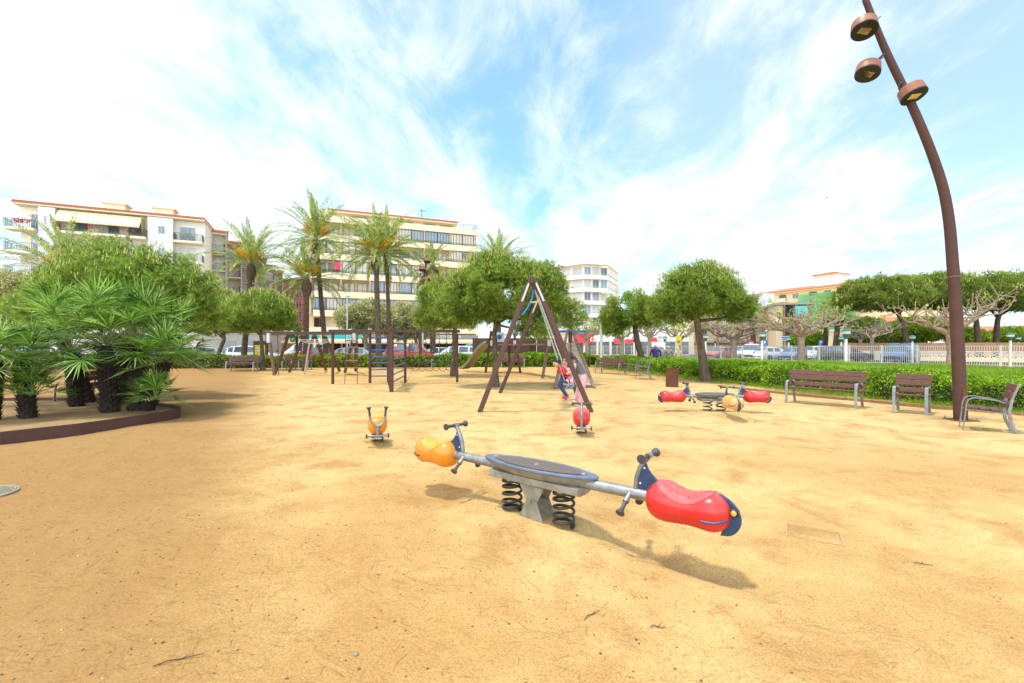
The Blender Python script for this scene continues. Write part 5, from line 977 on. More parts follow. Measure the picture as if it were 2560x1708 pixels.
def datepalm(label, head, foot, r, seed, L=3.7, n=54, fruit=True, boss=True, e_lo=-14, mat=None, dead=0, droop=68):
    rng = np.random.default_rng(seed); head = Vector(head); foot = Vector(foot); root = thing('date_palm', label, 'palm tree', foot, group='date palms'); hd = head - foot
    mb = MB(); ns = 14; pts = [Vector((hd.x * q, hd.y * q, hd.z * q)) + Vector((.05 * r * math.sin(7 * q), 0, 0)) for q in np.linspace(0, 1, ns)]; rad = [r * (1.25 if i == 0 else 1.0 - .26 * i / ns) for i in range(ns)]
    if hd.z > 1.0:
        mb.tube(pts, rad, 12)
        nr = int(hd.z / .17)
        for i in range(nr):
            q = (i + .5) / nr; c = Vector((hd.x * q, hd.y * q, hd.z * q)); rr_ = r * (1.05 - .26 * q)
            for j in range(8):
                a = j * math.pi / 4 + (i % 2) * math.pi / 8 + i * .13; o = Vector((math.cos(a), math.sin(a), 0)); s_ = Vector((-o.y, o.x, 0)); b0 = c + o * rr_ * .93
                mb.add([b0 - s_ * r * .3, b0 + s_ * r * .3, b0 + o * r * .26 + Vector((0, 0, .09)), b0 + Vector((0, 0, .15))], [(0, 1, 2), (1, 3, 2), (3, 0, 2)])
        mb.build('trunk', m_pbark, root)
    if boss:
        mb = MB(); B = 1.15 if hd.z > 3 else .6
        mb.lathe([(-B, r * .9), (-B * .75, r * 1.35), (-B * .4, r * 1.75), (-.1, r * 1.6), (.25, r * 1.0), (.45, r * .4)], hd, hd if hd.z > 1 else (0, 0, 1), 14)
        for i in range(7):
            for j in range(11):
                a = j * 2 * math.pi / 11 + i * .28; q = i / 6; rr_ = r * (1.0 + .75 * math.sin(math.pi * min(q * .9 + .1, 1))); o = Vector((math.cos(a), math.sin(a), 0)); s_ = Vector((-o.y, o.x, 0)); b0 = hd + Vector((0, 0, -B * .85 + q * B * .9)) + o * rr_ * .92
                mb.add([b0 - s_ * r * .28, b0 + s_ * r * .28, b0 + o * r * .35 + Vector((0, 0, .14)), b0 + Vector((0, 0, .2))], [(0, 1, 2), (1, 3, 2), (3, 0, 2)])
        mb.build('leaf_base_boss', m_pbark, root)
    V, Fc = frond_mesh(rng, n, L, 84, e_lo, droop); o_ = npmesh('fronds', V + np.array(hd) + np.array([0, 0, .15]), Fc, mat or m_date, root)
    if dead: V, Fc = frond_mesh(rng, dead, L * .8, -20, -70, 40); npmesh('dry_fronds', V + np.array(hd), Fc, m_dateold, root)
    if fruit:
        pts_, dr = [], []
        for i in range(9):
            az = i * .70 + rng.uniform(-.2, .2); o = np.array(hd) + np.array([math.cos(az) * .45, math.sin(az) * .45, .55 + rng.uniform(-.15, .35)]); k = 90; t_ = rng.uniform(0, 1, (k, 1)); d0 = np.array([math.cos(az) * .8, math.sin(az) * .8, .75])
            pts_.append(o + d0 * t_ * .75 + rng.normal(0, .10, (k, 3)) * (.4 + t_)); dr.append(unit(d0 + rng.normal(0, .5, (k, 3)) - np.array([0, 0, .5])))
        V, Fc = blades(rng, np.concatenate(pts_), np.concatenate(dr), 3, .20, .016, .6); npmesh('date_clusters', V, Fc, m_fruit, root)
    return root
datepalm('date palm in front of the terraced flats, left of the tallest one', P(628, 668, 38), ft_(608, 38), .215, 41, 4.6)
datepalm('tallest date palm, left of the cream building front', P(790, 606, 39), ft_(817, 39), .20, 42, 4.7)
datepalm('date palm with the thick bulb, left of the pair before the cream building', P(940, 646, 34), ft_(948, 34), .205, 43, 4.4)
datepalm('slimmer date palm, right of the pair before the cream building', P(966, 640, 36), ft_(976, 36), .165, 44, 4.1, n=42)
datepalm('shorter date palm beside the scaffolded house', P(767, 708, 37), ft_(764, 37), .225, 45, 4.1, n=44)
datepalm('drooping date palm at the left edge before the white flats', P(165, 690, 31), ft_(165, 31), .26, 46, 4.6, n=58)
datepalm('date palm whose fronds rise behind the middle pine', P(1246, 668, 42), ft_(1246, 42), .25, 47, 3.9, fruit=False)
datepalm('half dry date palm behind the distant rusty lamp', P(1082, 672, 41), ft_(1082, 41), .25, 48, 3.3, n=26, fruit=False, dead=26, e_lo=-50)
datepalm('far date palm behind the fence right of the umbrella pine', P(1884, 792, 62), ft_(1882, 62), .33, 49, 3.8, n=40, fruit=False, dead=8)
datepalm('far date palm behind the bare branches, left of a close pair', P(2068, 796, 64), ft_(2060, 64), .34, 50, 4.0, n=40, fruit=False)
datepalm('far date palm behind the bare branches, right of a close pair', P(2096, 798, 60), ft_(2086, 60), .34, 51, 3.8, n=40, fruit=False)
datepalm('tiny young palm showing over the far timber beam', P(742, 846, 40), ft_(742, 40), .12, 52, 1.3, n=16, fruit=False, boss=False)

# ---- fan palms in the planter
def fanpalm(label, foot, head, r, seed, n=26, fl=.60, pet=.62, trunk=True, elo=-10):
    rng = np.random.default_rng(seed); foot = Vector(foot); head = Vector(head); root = thing('fan_palm', label, 'palm', foot, group='fan palms in the planter'); hd = head - foot
    if trunk:
        mb = MB(); ns = 10; pts = [Vector((hd.x * q ** 1.2, hd.y * q ** 1.2, hd.z * q)) for q in np.linspace(0, 1, ns)]; mb.tube(pts, [r * (1.0 + .12 * math.sin(i * 2.1)) * (1 if i < ns - 1 else .6) for i in range(ns)], 12)
        k = int(hd.z / .055)
        for i in range(k):
            q = (i + .5) / k; c = Vector((hd.x * q ** 1.2, hd.y * q ** 1.2, hd.z * q))
            for j in range(9):
                a = j * .698 + i * .35; o = Vector((math.cos(a), math.sin(a), 0)); s_ = Vector((-o.y, o.x, 0)); b0 = c + o * r * .95; ln = r * rng.uniform(.30, .85)
                mb.add([b0 - s_ * .026, b0 + s_ * .026, b0 + o * ln * .8 + Vector((0, 0, ln * .8)) + s_ * rng.normal(0, .012), b0 - Vector((0, 0, .05))], [(0, 1, 2), (0, 2, 3), (2, 1, 3)])
        mb.build('trunk', m_fbark, root, smooth=False)
    V, Fc = [], []; o = 0; st = MB()
    for i in range(n):
        f = (i + .5) / n; el = R(80 + (elo - 80) * f ** .9 + rng.normal(0, 7)); az = i * 2.39996 + rng.normal(0, .25); d = np.array([math.cos(el) * math.cos(az), math.cos(el) * math.sin(az), math.sin(el)]); pl = pet * rng.uniform(.75, 1.2)
        c0 = np.array(hd) + d * r * .4; c1 = c0 + d * pl + np.array([0, 0, -.10 * pl * (1 - math.sin(el))]); st.tube([c0, (c0 + c1) / 2 + np.array([0, 0, .03]), c1], [.012, .009, .007], 4, cap=False)
        side = unit(np.cross(d, [0, 0, 1.0])) if abs(d[2]) < .97 else np.array([1.0, 0, 0]); up = np.cross(side, d); fw = unit(d * .92 + np.array([0, 0, -.30]) + rng.normal(0, .12, 3)); side = unit(np.cross(fw, up)); up = np.cross(side, fw)
        ns = 25; R_ = fl * rng.uniform(.78, 1.15); th = np.linspace(-2.05, 2.05, ns) + rng.normal(0, .03, ns); ln = R_ * (.72 + .30 * np.cos(th * .55)) * rng.uniform(.93, 1.06, ns)
        dr = np.cos(th)[:, None] * fw + np.sin(th)[:, None] * side + up * (.10 + .10 * np.abs(th))[:, None]; dr = unit(dr); per = unit(-np.sin(th)[:, None] * fw + np.cos(th)[:, None] * side)
        w = .0145 * R_ / .6; m1 = c1 + dr * (ln * .42)[:, None]; tip = c1 + dr * ln[:, None] - np.array([0, 0, 1]) * (ln * rng.uniform(.03, .16, ns))[:, None]; base_ = np.repeat(c1[None], ns, 0) + dr * .02
        fold = up * .012
        V += [base_ - per * .004, base_ + per * .004, m1 + per * w + fold, m1 - per * w + fold, tip]; k_ = np.arange(ns)
        Fc.append(np.stack([o + k_, o + ns + k_, o + 2 * ns + k_], -1)); Fc.append(np.stack([o + k_, o + 2 * ns + k_, o + 3 * ns + k_], -1)); Fc.append(np.stack([o + 3 * ns + k_, o + 2 * ns + k_, o + 4 * ns + k_], -1)); o += 5 * ns
    st.build('leaf_stalks', m_shrubst, root); npmesh('fan_leaves', np.concatenate(V), np.concatenate(Fc), m_fan, root)
    return root
m_shrubst = material('pale_green_stalk', (0.22, 0.27, 0.08), (0.14, 0.19, 0.05), 8, 0.6)
Z0 = .13
fanpalm('fan palm with one dark trunk at the left end of the planter', G(70, 1045, Z0), P(58, 905, 9.3), .125, 61, 24, .52, .5)
fanpalm('fan palm with slim spiky trunk left of the thick trunk cluster', G(192, 1016, Z0), P(178, 880, 11.2), .14, 62, 26, .62, .78)
fanpalm('fan palm with the stoutest mottled trunk in the planter middle', G(276, 1030, Z0), P(262, 866, 10.2), .165, 63, 32, .66, .88)
fanpalm('fan palm with straight black trunk behind the stoutest one', G(315, 1010, Z0), P(314, 850, 11.6), .125, 64, 32, .68, .98)
fanpalm('fan palm with thick dark upright trunk right of the black one', G(342, 1026, Z0), P(352, 858, 10.6), .16, 65, 32, .66, .88)
fanpalm('fan palm whose short trunk leans out to the right', G(368, 1026, Z0), P(412, 905, 10.1), .13, 66, 26, .54, .48)
fanpalm('tall fan palm head spreading left above the planter', G(225, 1006, Z0), P(150, 845, 11.9), .12, 67, 32, .70, .95)
fanpalm('fan palm cut off by the left edge of the picture', G(-22, 1050, Z0), P(-10, 900, 9.0), .12, 68, 22, .5, .5)
fanpalm('low trunkless fan palm clump at the planter tip', G(388, 1028, Z0), P(388, 1000, 9.9), .1, 69, 18, .46, .34, trunk=False, elo=5)
fanpalm('low trunkless fan palm clump under the left palm', G(88, 1042, Z0), P(84, 990, 9.2), .1, 70, 16, .46, .34, trunk=False, elo=5)
fanpalm('upper fan palm head at the back right of the cluster', G(380, 1008, Z0), P(420, 868, 11.8), .12, 71, 28, .64, .78)

# ---- pollarded plane trees
def pollard(label, u, Y, vtop, half, tips, seed, tr=.22, n=11, leafy=40):
    rr = random.Random(seed); rng = np.random.default_rng(seed); f = Vector(ft_(u, Y)); root = thing('plane_tree', label, 'tree', f, group='bare pollarded plane trees'); zt = P(0, vtop, Y).z; mb = MB()
    mb.tube([(0, 0, -.05), (.03, 0, zt * .5), (0, 0, zt)], [tr * 1.15, tr * .92, tr * 1.1], 12); ends = []
    for i in range(n):
        a = i * 2 * math.pi / n + rr.uniform(-.25, .25); L = half * rr.uniform(.65, 1.05); hz = tips * rr.uniform(.6, 1.15); p = Vector((0, 0, zt - .1)); q = [p]; k = 8
        for j in range(1, k + 1):
            s_ = j / k; a += rr.uniform(-.34, .34); q.append(Vector((math.cos(a) * L * s_, math.sin(a) * L * s_ * .8, zt + hz * (s_ ** .8) + rr.uniform(-.17, .17) * (1 + s_))))
        rad = [tr * (.46 - .34 * j / k) * rr.uniform(.75, 1.3) for j in range(k + 1)]; mb.tube(q, rad, 7); ends.append(q[-1])
        mb.lathe([(-.08, rad[-1]), (0, rad[-1] * 1.9), (.10, rad[-1] * 1.6), (.16, .01)], q[-1], (q[-1] - q[-2]), 7)
        for j in (2, 3, 4, 5, 6, 7, 7, 8):
            if rr.random() < .5:
                e2 = q[j] + Vector((rr.uniform(-.5, .5), rr.uniform(-.5, .5), rr.uniform(.2, .7))) * half * .12; mb.tube([q[j], (q[j] + e2) / 2 + Vector((rr.uniform(-.08, .08), 0, 0)), e2], [rad[j] * .42, rad[j] * .34, rad[j] * .22], 5)
            if rr.random() < .75:
                d = Vector((rr.uniform(-1, 1), rr.uniform(-1, 1), rr.uniform(.1, 1.3))).normalized(); L2 = half * rr.uniform(.10, .24); m_ = q[j] + d * L2 * .5 + Vector((0, 0, rr.uniform(0, .1))); e = q[j] + d * L2 + Vector((0, 0, .22 * L2)); mb.tube([q[j], m_, e], [rad[j] * .75, rad[j] * .5, rad[j] * .4], 6); mb.lathe([(-.05, rad[j] * .4), (0, rad[j] * .8), (.07, rad[j] * .6), (.1, .01)], e, d, 6); ends.append(e)
    mb.build('trunk', m_plane, root, smooth=True)
    if leafy:
        e = np.array([tuple(q) for q in ends]); c = e[rng.integers(0, len(e), leafy)]; p = np.repeat(c, 9, 0) + rng.normal(0, .16, (leafy * 9, 3)); V, Fc = leaves(rng, p, np.tile([0, 0, .6], (len(p), 1)), .22, .36); npmesh('crown', V, Fc, m_plleaf, root)
    return root
pollard('largest bare plane tree with wide gnarled limbs behind the tall rusty lamp', 2376, 35, 838, 5.3, 2.6, 81, .25, 12, 14)
pollard('bare plane tree with spreading limbs and hazy leaves over the long bench', 2002, 42, 842, 5.6, 1.9, 82, .30, 12, 50)
pollard('bare plane tree right of the umbrella pine above the white cars', 1834, 47, 848, 5.4, 1.6, 83, .30, 12, 45)
pollard('small bare plane tree above the blue people carrier, left one', 2151, 52, 848, 3.4, 1.1, 84, .17, 9, 10)
pollard('small bare plane tree above the blue people carrier, right one', 2180, 47, 845, 3.2, 1.6, 85, .17, 9, 8)
pollard('leafy pollarded plane left of the umbrella pine trunk', 1700, 58, 850, 4.6, 2.0, 86, .24, 11, 120)
pollard('leafy pollarded plane over the purple jacket', 1624, 56, 846, 3.6, 2.4, 87, .22, 10, 90)
pollard('flowering pollarded plane before the red awnings', 1468, 62, 852, 4.0, 2.6, 88, .22, 10, 150)
pollard('pollarded plane before the red awnings behind the silver column', 1555, 60, 852, 3.4, 2.0, 89, .22, 10, 60)

# ---- leafy street trees and bushes
def leafy(name, label, u, Y, lobes, vtr, seed, mat, n=5000, L=.22, tr=.2, group=None, fork=True, clump=.5):
    rng = np.random.default_rng(seed); f = Vector(ft_(u, Y)); root = thing(name, label, 'tree' if fork else 'bush', f, group=group); ls = lob(Y, *lobes); mb = MB(); zt = P(0, vtr, Y).z
    if fork:
        mb.tube([(0, 0, -.05), (.08, 0, zt * .5), (-.05, 0, zt)], [tr * 1.2, tr, tr * .85], 9)
        for c, r in ls:
            e = Vector(c) - f; mb.tube([(-.05, 0, zt - .1), Vector((-.05, 0, zt)).lerp(e, .5) + Vector((0, 0, .2)), e], [tr * .7, tr * .45, tr * .15], 7)
    else: mb.tube([(0, 0, -.05), (0, 0, .6)], [.08, .05], 6)
    mb.build('trunk', m_plane, root, smooth=True); p, d = lobe_pts(rng, ls, n / 900, 60, .7, clump); V, Fc = leaves(rng, p, d, L, .34, .1, .9); npmesh('crown' if fork else 'leaves', V, Fc, mat, root, org=f)
    return root
leafy('street_tree', 'pale flowering tree left of the palm pair before the cream building', 914, 50, ((885, 800, 42, 34), (925, 788, 40, 34), (965, 805, 36, 34)), 842, 91, m_blos, tr=.26)
leafy('street_tree', 'pale flowering tree right of the palm pair before the cream building', 1040, 52, ((1012, 800, 34, 40), (1050, 815, 36, 40), (1000, 830, 30, 20)), 842, 92, m_blos, tr=.2)
leafy('street_tree', 'pinkish flowering tree at the left edge behind the fan palms', 18, 26, ((20, 730, 50, 50), (-20, 770, 60, 60), (35, 790, 40, 40)), 830, 93, m_blos, tr=.2, L=.13, n=9000, clump=.35)
leafy('bush', 'bright yellow green bush behind the leftmost stone pine trunk', 2290, 62, ((2290, 830, 60, 34), (2240, 838, 40, 26)), 850, 94, m_wild, fork=False, group='garden bushes behind the fence')
leafy('bush', 'brownish conifer bush under the leftmost stone pine', 2175, 60, ((2170, 836, 48, 38),), 850, 95, m_pine2, fork=False, group='garden bushes behind the fence')
leafy('bush', 'dark green clipped bush left of the far palm pair', 2040, 66, ((2020, 852, 40, 20), (2150, 862, 50, 12)), 850, 96, m_hedge, fork=False, group='garden bushes behind the fence')
leafy('bush', 'yellow green bush between the dark pine trunks', 2420, 60, ((2420, 848, 40, 26), (2530, 850, 50, 28)), 850, 97, m_wild, fork=False, group='garden bushes behind the fence')
# ================================================================ buildings (local frame: x along the front, y into the building, z up)
def solve(X0, Y0, dx, dy, u):
    k = (u - CU) / FPX; return (k * Y0 - X0) / (dx - k * dy)
def building(name, label, cat, p0, p1):
    d = Vector((p1[0] - p0[0], p1[1] - p0[1], 0)); L = d.length; r_ = thing(name, label, cat, (p0[0], p0[1], 0), math.atan2(d.y, d.x))
    r_['w'] = L; d.normalize(); return r_, L, (lambda u: solve(p0[0], p0[1], d.x, d.y, u))
def window(root, x0, x1, z0, z1, y, kind='glass', div=2, fm=None, fw=.06):
    fm = fm or m_whfr; mb = MB()
    for a, c in ((x0, x0 + fw), (x1 - fw, x1)): mb.b2((a, y - .06, z0), (c, y + .04, z1))
    for a, c in ((z0, z0 + fw), (z1 - fw, z1)): mb.b2((x0 + fw, y - .058, a), (x1 - fw, y + .038, c))
    for k in range(1, div): q = x0 + (x1 - x0) * k / div; mb.b2((q - fw * .4, y - .057, z0 + fw), (q + fw * .4, y + .037, z1 - fw))
    w = mb.build('window', fm, root); mb = MB(); pm = {'glass': m_glass, 'dark': m_glassd, 'curtain': m_curt, 'shutter': m_shut, 'white': m_shutw, 'open': m_dark}[kind]
    mb.b2((x0 + fw * .5, y, z0 + fw * .5), (x1 - fw * .5, y + .02, z1 - fw * .5)); mb.build('pane', pm, w)
    return w
def railing(root, pts, h, mat=None, step=.13, r=.012, name='railing'):
    mb = MB(); mat = mat or m_iron
    for a, c in zip(pts, pts[1:]):
        a, c = Vector(a), Vector(c); up = Vector((0, 0, h)); mb.bar(a + up, c + up, .04, .04); mb.bar(a + Vector((0, 0, .08)), c + Vector((0, 0, .08)), .025, .025); n = max(int((c - a).length / step), 1)
        for k in range(n + 1): q = a.lerp(c, k / n); mb.bar(q + Vector((0, 0, .08)), q + up, r * 2, r * 2)
    return mb.build(name, mat, root)
def tiled_roof(root, x0, x1, y0, y1, z, rise, ov=.6, name='roof'):
    mb = MB(); a = [(x0 - ov, y0 - ov, z), (x1 + ov, y0 - ov, z), (x1 + ov, y1 + ov, z), (x0 - ov, y1 + ov, z)]; m_ = (y0 + y1) / 2; r_ = min((y1 - y0) / 2, (x1 - x0) / 2.2)
    t_ = [(x0 + r_, m_, z + rise), (x1 - r_, m_, z + rise)]; up = Vector((0, 0, .26)); b_ = [Vector(q) + up for q in a]; c = [Vector(q) + up for q in t_]
    mb.add(a + b_ + c, [(3, 2, 1, 0), (0, 1, 5, 4), (1, 2, 6, 5), (2, 3, 7, 6), (3, 0, 4, 7), (4, 5, 9, 8), (5, 6, 9), (6, 7, 8, 9), (7, 4, 8)])
    mb2 = MB(); mb2.b2((x0 - ov + .03, y0 - ov + .03, z - .16), (x1 + ov - .03, y1 + ov - .03, z - .004)); mb2.build('eaves', m_cream, root)
    n = int((x1 - x0 + 2 * ov) / .28)
    for k in range(n): q = x0 - ov + (k + .5) * .28; mb.tube([(q, y0 - ov - .05, z + .24), (q, y0 - ov + .9, z + .26 + rise * .9 / r_ * .9)], .085, 5)
    return mb.build(name, m_tile, root)
# ---- cream apartment block in the centre
cb, L, S = building('apartment_building', 'cream six-storey block with long banded balconies and shops beneath, left of centre', 'building', (-30.9, 68.5), (-6.2, 78.35))
mb = MB(); mb.b2((0, 0, 0), (L, 14, 20.3)); mb.build('wall', m_tan, cb)
mb = MB(); mb.b2((1.2, 1.4, 20.3), (L - 3.2, 13, 22.35)); mb.build('penthouse', m_cream, cb); tiled_roof(cb, 3.4, L - 3.6, .4, 13, 22.36, 1.4, .5)
for x in (6.5, 10.2, 14, 17.8, 20.6): window(cb, x, x + 2.1, 20.9, 22.1, 1.38, 'curtain', 3, m_brfr)
railing(cb, [(L - 3.1, -1.1, 21.28), (L - .2, -1.1, 21.28), (L - .2, 3, 21.28)], .75, m_blue, .5, .02)
mb = MB(); mb.tube([(18, 4, 23), (18, 4, 25.3)], .05, 5); mb.b2((17.5, 3.98, 25.0), (18.9, 4.02, 25.04)); [mb.b2((17.6 + .25 * q, 3.7, 25.0), (17.63 + .25 * q, 4.3, 25.03)) for q in range(5)]; mb.build('antenna', m_iron, cb)
inset = [.9, .6, .35, .15, 0, 0]; rg = random.Random(12)
for k in range(6):
    zb = 6.05 + 2.85 * k; x0 = inset[k]; mb = MB(); mb.b2((x0, -1.25, zb), (L, 0.02, zb + .16)); mb.b2((x0, -1.25, zb + .16), (L, -1.12, zb + .95)); mb.b2((L - .12, -1.12, zb + .16), (L, 0.02, zb + .95)); mb.b2((x0, -1.12, zb + .16), (x0 + .12, 0.02, zb + .95)); mb.build('balcony', m_cream, cb)
    if k < 5: mb = MB(); mb.bar((x0, -1.18, zb + 1.12), (L, -1.18, zb + 1.12), .04, .04); mb.bar((x0, -1.18, zb + 1.28), (L, -1.18, zb + 1.28), .04, .04); [mb.b2((q - .03, -1.2, zb + .95), (q + .03, -1.16, zb + 1.26)) for q in np.arange(x0 + .4, L, 2.4)]; mb.build('railing', m_brfr, cb)
rows = [['glass', 'glass', 'glass', 'glass', 'rec', 'rec'], ['rec', 'rec', 'glass', 'glass', 'white', 'rec'], ['open', 'glass2', 'glass2', 'curtain', 'rec', 'rec'], ['shutter', 'shutter', 'rec', 'recd', 'recd', 'dark'], ['recg', 'rec', 'rec', 'glass', 'glass', 'curtain']]
for k in range(5):
    z0, z1 = 6.05 + 2.85 * k + .95, 6.05 + 2.85 * (k + 1); bw = (L - 1.2) / 6
    for j in range(7): q = .6 + j * bw; mb = MB(); mb.b2((q - .10, -1.10, z0 - .7), (q + .10, -.005, z1 - .002)); mb.build('party_wall', m_tan, cb)
    for j, kd in enumerate(rows[k]):
        a, c = .6 + j * bw + .12, .6 + (j + 1) * bw - .12
        if kd in ('glass', 'dark', 'curtain', 'glass2', 'shutter'):
            nn = 3 if kd in ('glass2', 'shutter') else 6; kk = {'glass2': 'curtain' if j == 1 else 'glass', 'curtain': 'curtain', 'dark': 'dark', 'shutter': 'shutter'}.get(kd, 'glass')
            for h in range(2): window(cb, a + (c - a) * h / 2 + .02, a + (c - a) * (h + 1) / 2 - .02, z0 + .02, z1 - .04, -1.0, kk if rg.random() < .62 else ('curtain' if rg.random() < .7 else 'shutter'), nn // 2 + 1, m_brfr, .07)
        else:
            kk = {'rec': 'shutter', 'recd': 'dark', 'recg': 'glass', 'white': 'white', 'open': 'dark'}[kd]
            window(cb, a + .25, a + 1.9, z0 - .75, z1 - .35, -.03, kk, 2, m_brfr); window(cb, a + 2.3, c - .25, z0 - .75, z1 - .35, -.03, 'shutter' if rg.random() < .5 else 'dark', 2, m_brfr)
            if rg.random() < .45: mb = MB(); mb.b2((a + 1.94, -.40, z0 - .6), (a + 2.26, -.06, z0 - .05)); mb.build('air_conditioner', m_white, cb)
            if kd == 'open':
                t_ = thing('beach_towel', 'bright pink towel hanging on a balcony of the cream block', 'towel'); mw = cb.matrix_basis; mb = MB(); mb.b2((a + 2.9, -1.08, z0 + .45), (a + 3.95, -1.03, z1 - .2)); t_.location = mw @ Vector((a + 3.4, -1.05, z0)); t_.rotation_euler = cb.rotation_euler
                o = MB(); o.b2((-.5, -.02, .42), (.55, .03, 1.65)); o.build('cloth', material_once('pink_towel', (0.78, 0.03, 0.14)), t_)
mb = MB(); mb.b2((-.1, -1.3, 3.65), (L + .1, .02, 4.4)); mb.build('balcony', m_cream, cb)
for j in range(6): window(cb, 1 + j * 4.2, 2.6 + j * 4.2, 4.45, 5.9, -.03, 'shutter' if j % 2 else 'open', 2, material_once('red_shutter_wood', (0.42, 0.10, 0.04)) if j < 2 else m_brfr)
# shops below
mb = MB(); mb.b2((-6.0, 1.0, 0), (-.002, 14, 3.9)); mb.build('podium', m_cream, cb)
for j in range(9):
    a = -5.7 + j * 3.6; c = min(a + 3.3, L - .2); mb = MB(); mb.b2((a, -.06 if a > -.1 else .94, .1), (c, -.02 if a > -.1 else .98, 2.6)); sf = mb.build('shop_window', m_dark if j not in (0, 1, 4) else material_once('blue_shop_front', (0.03, 0.045, 0.22)), cb)
    mb = MB(); mb.b2((c + .02, -.3, 0), (c + .28, 1.3, 2.75)); mb.build('pillar', m_tan if j else m_white, cb)
st_ = [(-6.0, S(903), material_once('turquoise_sign', (0.02, 0.50, 0.50)), 'shop_sign'), (S(905), S(1075), material_once('grey_sign', (0.27, 0.27, 0.26)), 'shop_sign'), (S(1077), L, material_once('grey_sign', (0.27, 0.27, 0.26)), 'shop_sign')]
for i, (a, c, m, nm) in enumerate(st_):
    mb = MB(); mb.b2((a + .05, -1.42, 2.74), (c - .05, -1.32, 3.42)); sgn = mb.build(nm, m, cb)
    if i == 2: text_mesh('CITY CENTER', .62, .02, m_white, 'lettering', sgn, Matrix.Translation((S(1119), -1.45, 3.08)) @ Matrix.Rotation(R(90), 4, 'X'))
    if i == 0:
        mb = MB()
        for x, w in ((-3.4, .5), (2.2, .6), (8, .5), (10.4, .4)): mb.lathe([(0, w * .45), (.02, w * .45)], (x, -1.43, 3.08), (0, -1, 0), 12)
        mb.build('sign_emblem', m_syel, sgn)
    mb = MB(); n = max(int((c - a) / 3.2), 1)
    mb.prism([(a + .05, -1.3, 2.73), (a + .05, -3.3, 2.34), (a + .05, -3.3, 1.98), (a + .05, -3.26, 1.98), (a + .05, -3.26, 2.30), (a + .05, -1.3, 2.67)], (c - a - .1, 0, 0)); mb.build('awning', material_once('cream_awning_cloth', (0.78, 0.66, 0.42)), cb)
mb = MB(); mb.b2((S(1001) - .55, -2.1, 2.7), (S(1001) + .55, -1.95, 3.8)); gs_ = mb.build('hanging_sign', material_once('green_neon_board', (0.03, 0.62, 0.08)), cb); mb = MB(); mb.lathe([(0, .2), (.02, .2)], (S(1001), -2.11, 3.25), (0, -1, 0), 10); mb.build('emblem', m_iron, gs_)

# ---- white apartment house at the left
wb, L, S = building('apartment_building', 'white and cream flats with striped awning and flower balconies at the far left', 'building', (-62.6, 58), (-44.5, 66))
mb = MB(); mb.b2((0, 0, 0), (L, 12, 19.4)); mb.build('wall', m_offw, wb); tiled_roof(wb, .55, L - .7, -.3, 12.5, 19.6, 1.3, .9)
m_tiled = bpy.data.materials.new('white_glazed_tiles'); m_tiled.use_nodes = True; t = m_tiled.node_tree; bk = t.nodes.new('ShaderNodeTexBrick'); tcx = t.nodes.new('ShaderNodeTexCoord'); mpx = t.nodes.new('ShaderNodeMapping'); mpx.inputs['Rotation'].default_value = (R(90), 0, 0)
bk.offset = 0; bk.inputs['Scale'].default_value = 1; bk.inputs['Brick Width'].default_value = .42; bk.inputs['Row Height'].default_value = .42; bk.inputs['Mortar Size'].default_value = .018; bk.inputs['Color1'].default_value = (.78, .77, .72, 1); bk.inputs['Color2'].default_value = (.72, .71, .67, 1); bk.inputs['Mortar'].default_value = (.58, .55, .48, 1)
t.links.new(tcx.outputs['Object'], mpx.inputs[0]); t.links.new(mpx.outputs[0], bk.inputs['Vector']); t.links.new(bk.outputs[0], t.nodes['Principled BSDF'].inputs['Base Color']); t.nodes['Principled BSDF'].inputs['Roughness'].default_value = .4
for a, c in ((S(108), S(150)), (S(376), S(438))): mb = MB(); mb.b2((a, -1.25, 0), (c, .0 - .002, 19.3)); mb.build('stair_tower', m_tiled, wb)
for z in (17.1, 14.1, 11.2, 8.3): window(wb, S(402), S(419), z, z + 1.05, -1.28, 'glass', 2); window(wb, S(123), S(127), z, z + 1.1, -1.28, 'glass', 1)
for x in (S(236), S(366)): mb = MB(); mb.b2((x, 3, 19.6), (x + 2.4, 5, 21.6)); mb.b2((x - .25, 2.8, 21.6), (x + 2.65, 5.2, 21.8)); mb.build('chimney', m_cream, wb)
for k in range(5):
    z = 16.4 - 2.9 * k
    for j, (a, c, pr) in enumerate(((S(30), S(104), 1.9), (S(151), S(374), 1.9), (S(440), S(511), 1.5))):
        mb = MB(); mb.b2((a, -pr, z - .32), (c, -.003, z)); mb.build('balcony', m_offw if k else m_cream, wb); railing(wb, [(a + .05, -.05, z), (a + .05, -pr + .06, z), (c - .05, -pr + .06, z), (c - .05, -.05, z)], 1.0, m_iron, .16)
        if j == 0: window(wb, S(78), S(102), z + .02, z + 2.15, -.02, 'white' if k else 'glass', 2)
        if j == 1:
            for a2, c2, kd in ((S(178), S(219), 'dark'), (S(245), S(268), 'white'), (S(272), S(297), 'dark'), (S(322), S(356), 'curtain' if k else 'dark')): window(wb, a2, c2, z + .02, z + 2.15, -.02, kd if k != 1 else 'white', 2, m_brfr if kd == 'dark' else m_whfr)
        if j == 2: window(wb, S(450), S(489), z + .02, z + 2.15, -.02, 'glass' if k == 0 else 'white', 2)
        if k == 0 or (k == 1 and j == 2):
            rng = np.random.default_rng(100 + j + k); n = 150; px = rng.uniform(a + .3, c - .3, n); sel = (np.sin(px * 1.7 + j) + rng.normal(0, .5, n)) > .1; px = px[sel]; n = len(px)
            p = np.stack([px, -pr + .0 + rng.normal(0, .1, n), z + .55 + rng.uniform(-.1, .4, n)], 1); V, Fc = leaves(rng, p, np.tile([0, -.5, .6], (n, 1)), .22, .4); o = npmesh('flowers', V, Fc, material_once('geranium', (0.55, 0.04, 0.06)) if j != 2 else m_blos, wb)
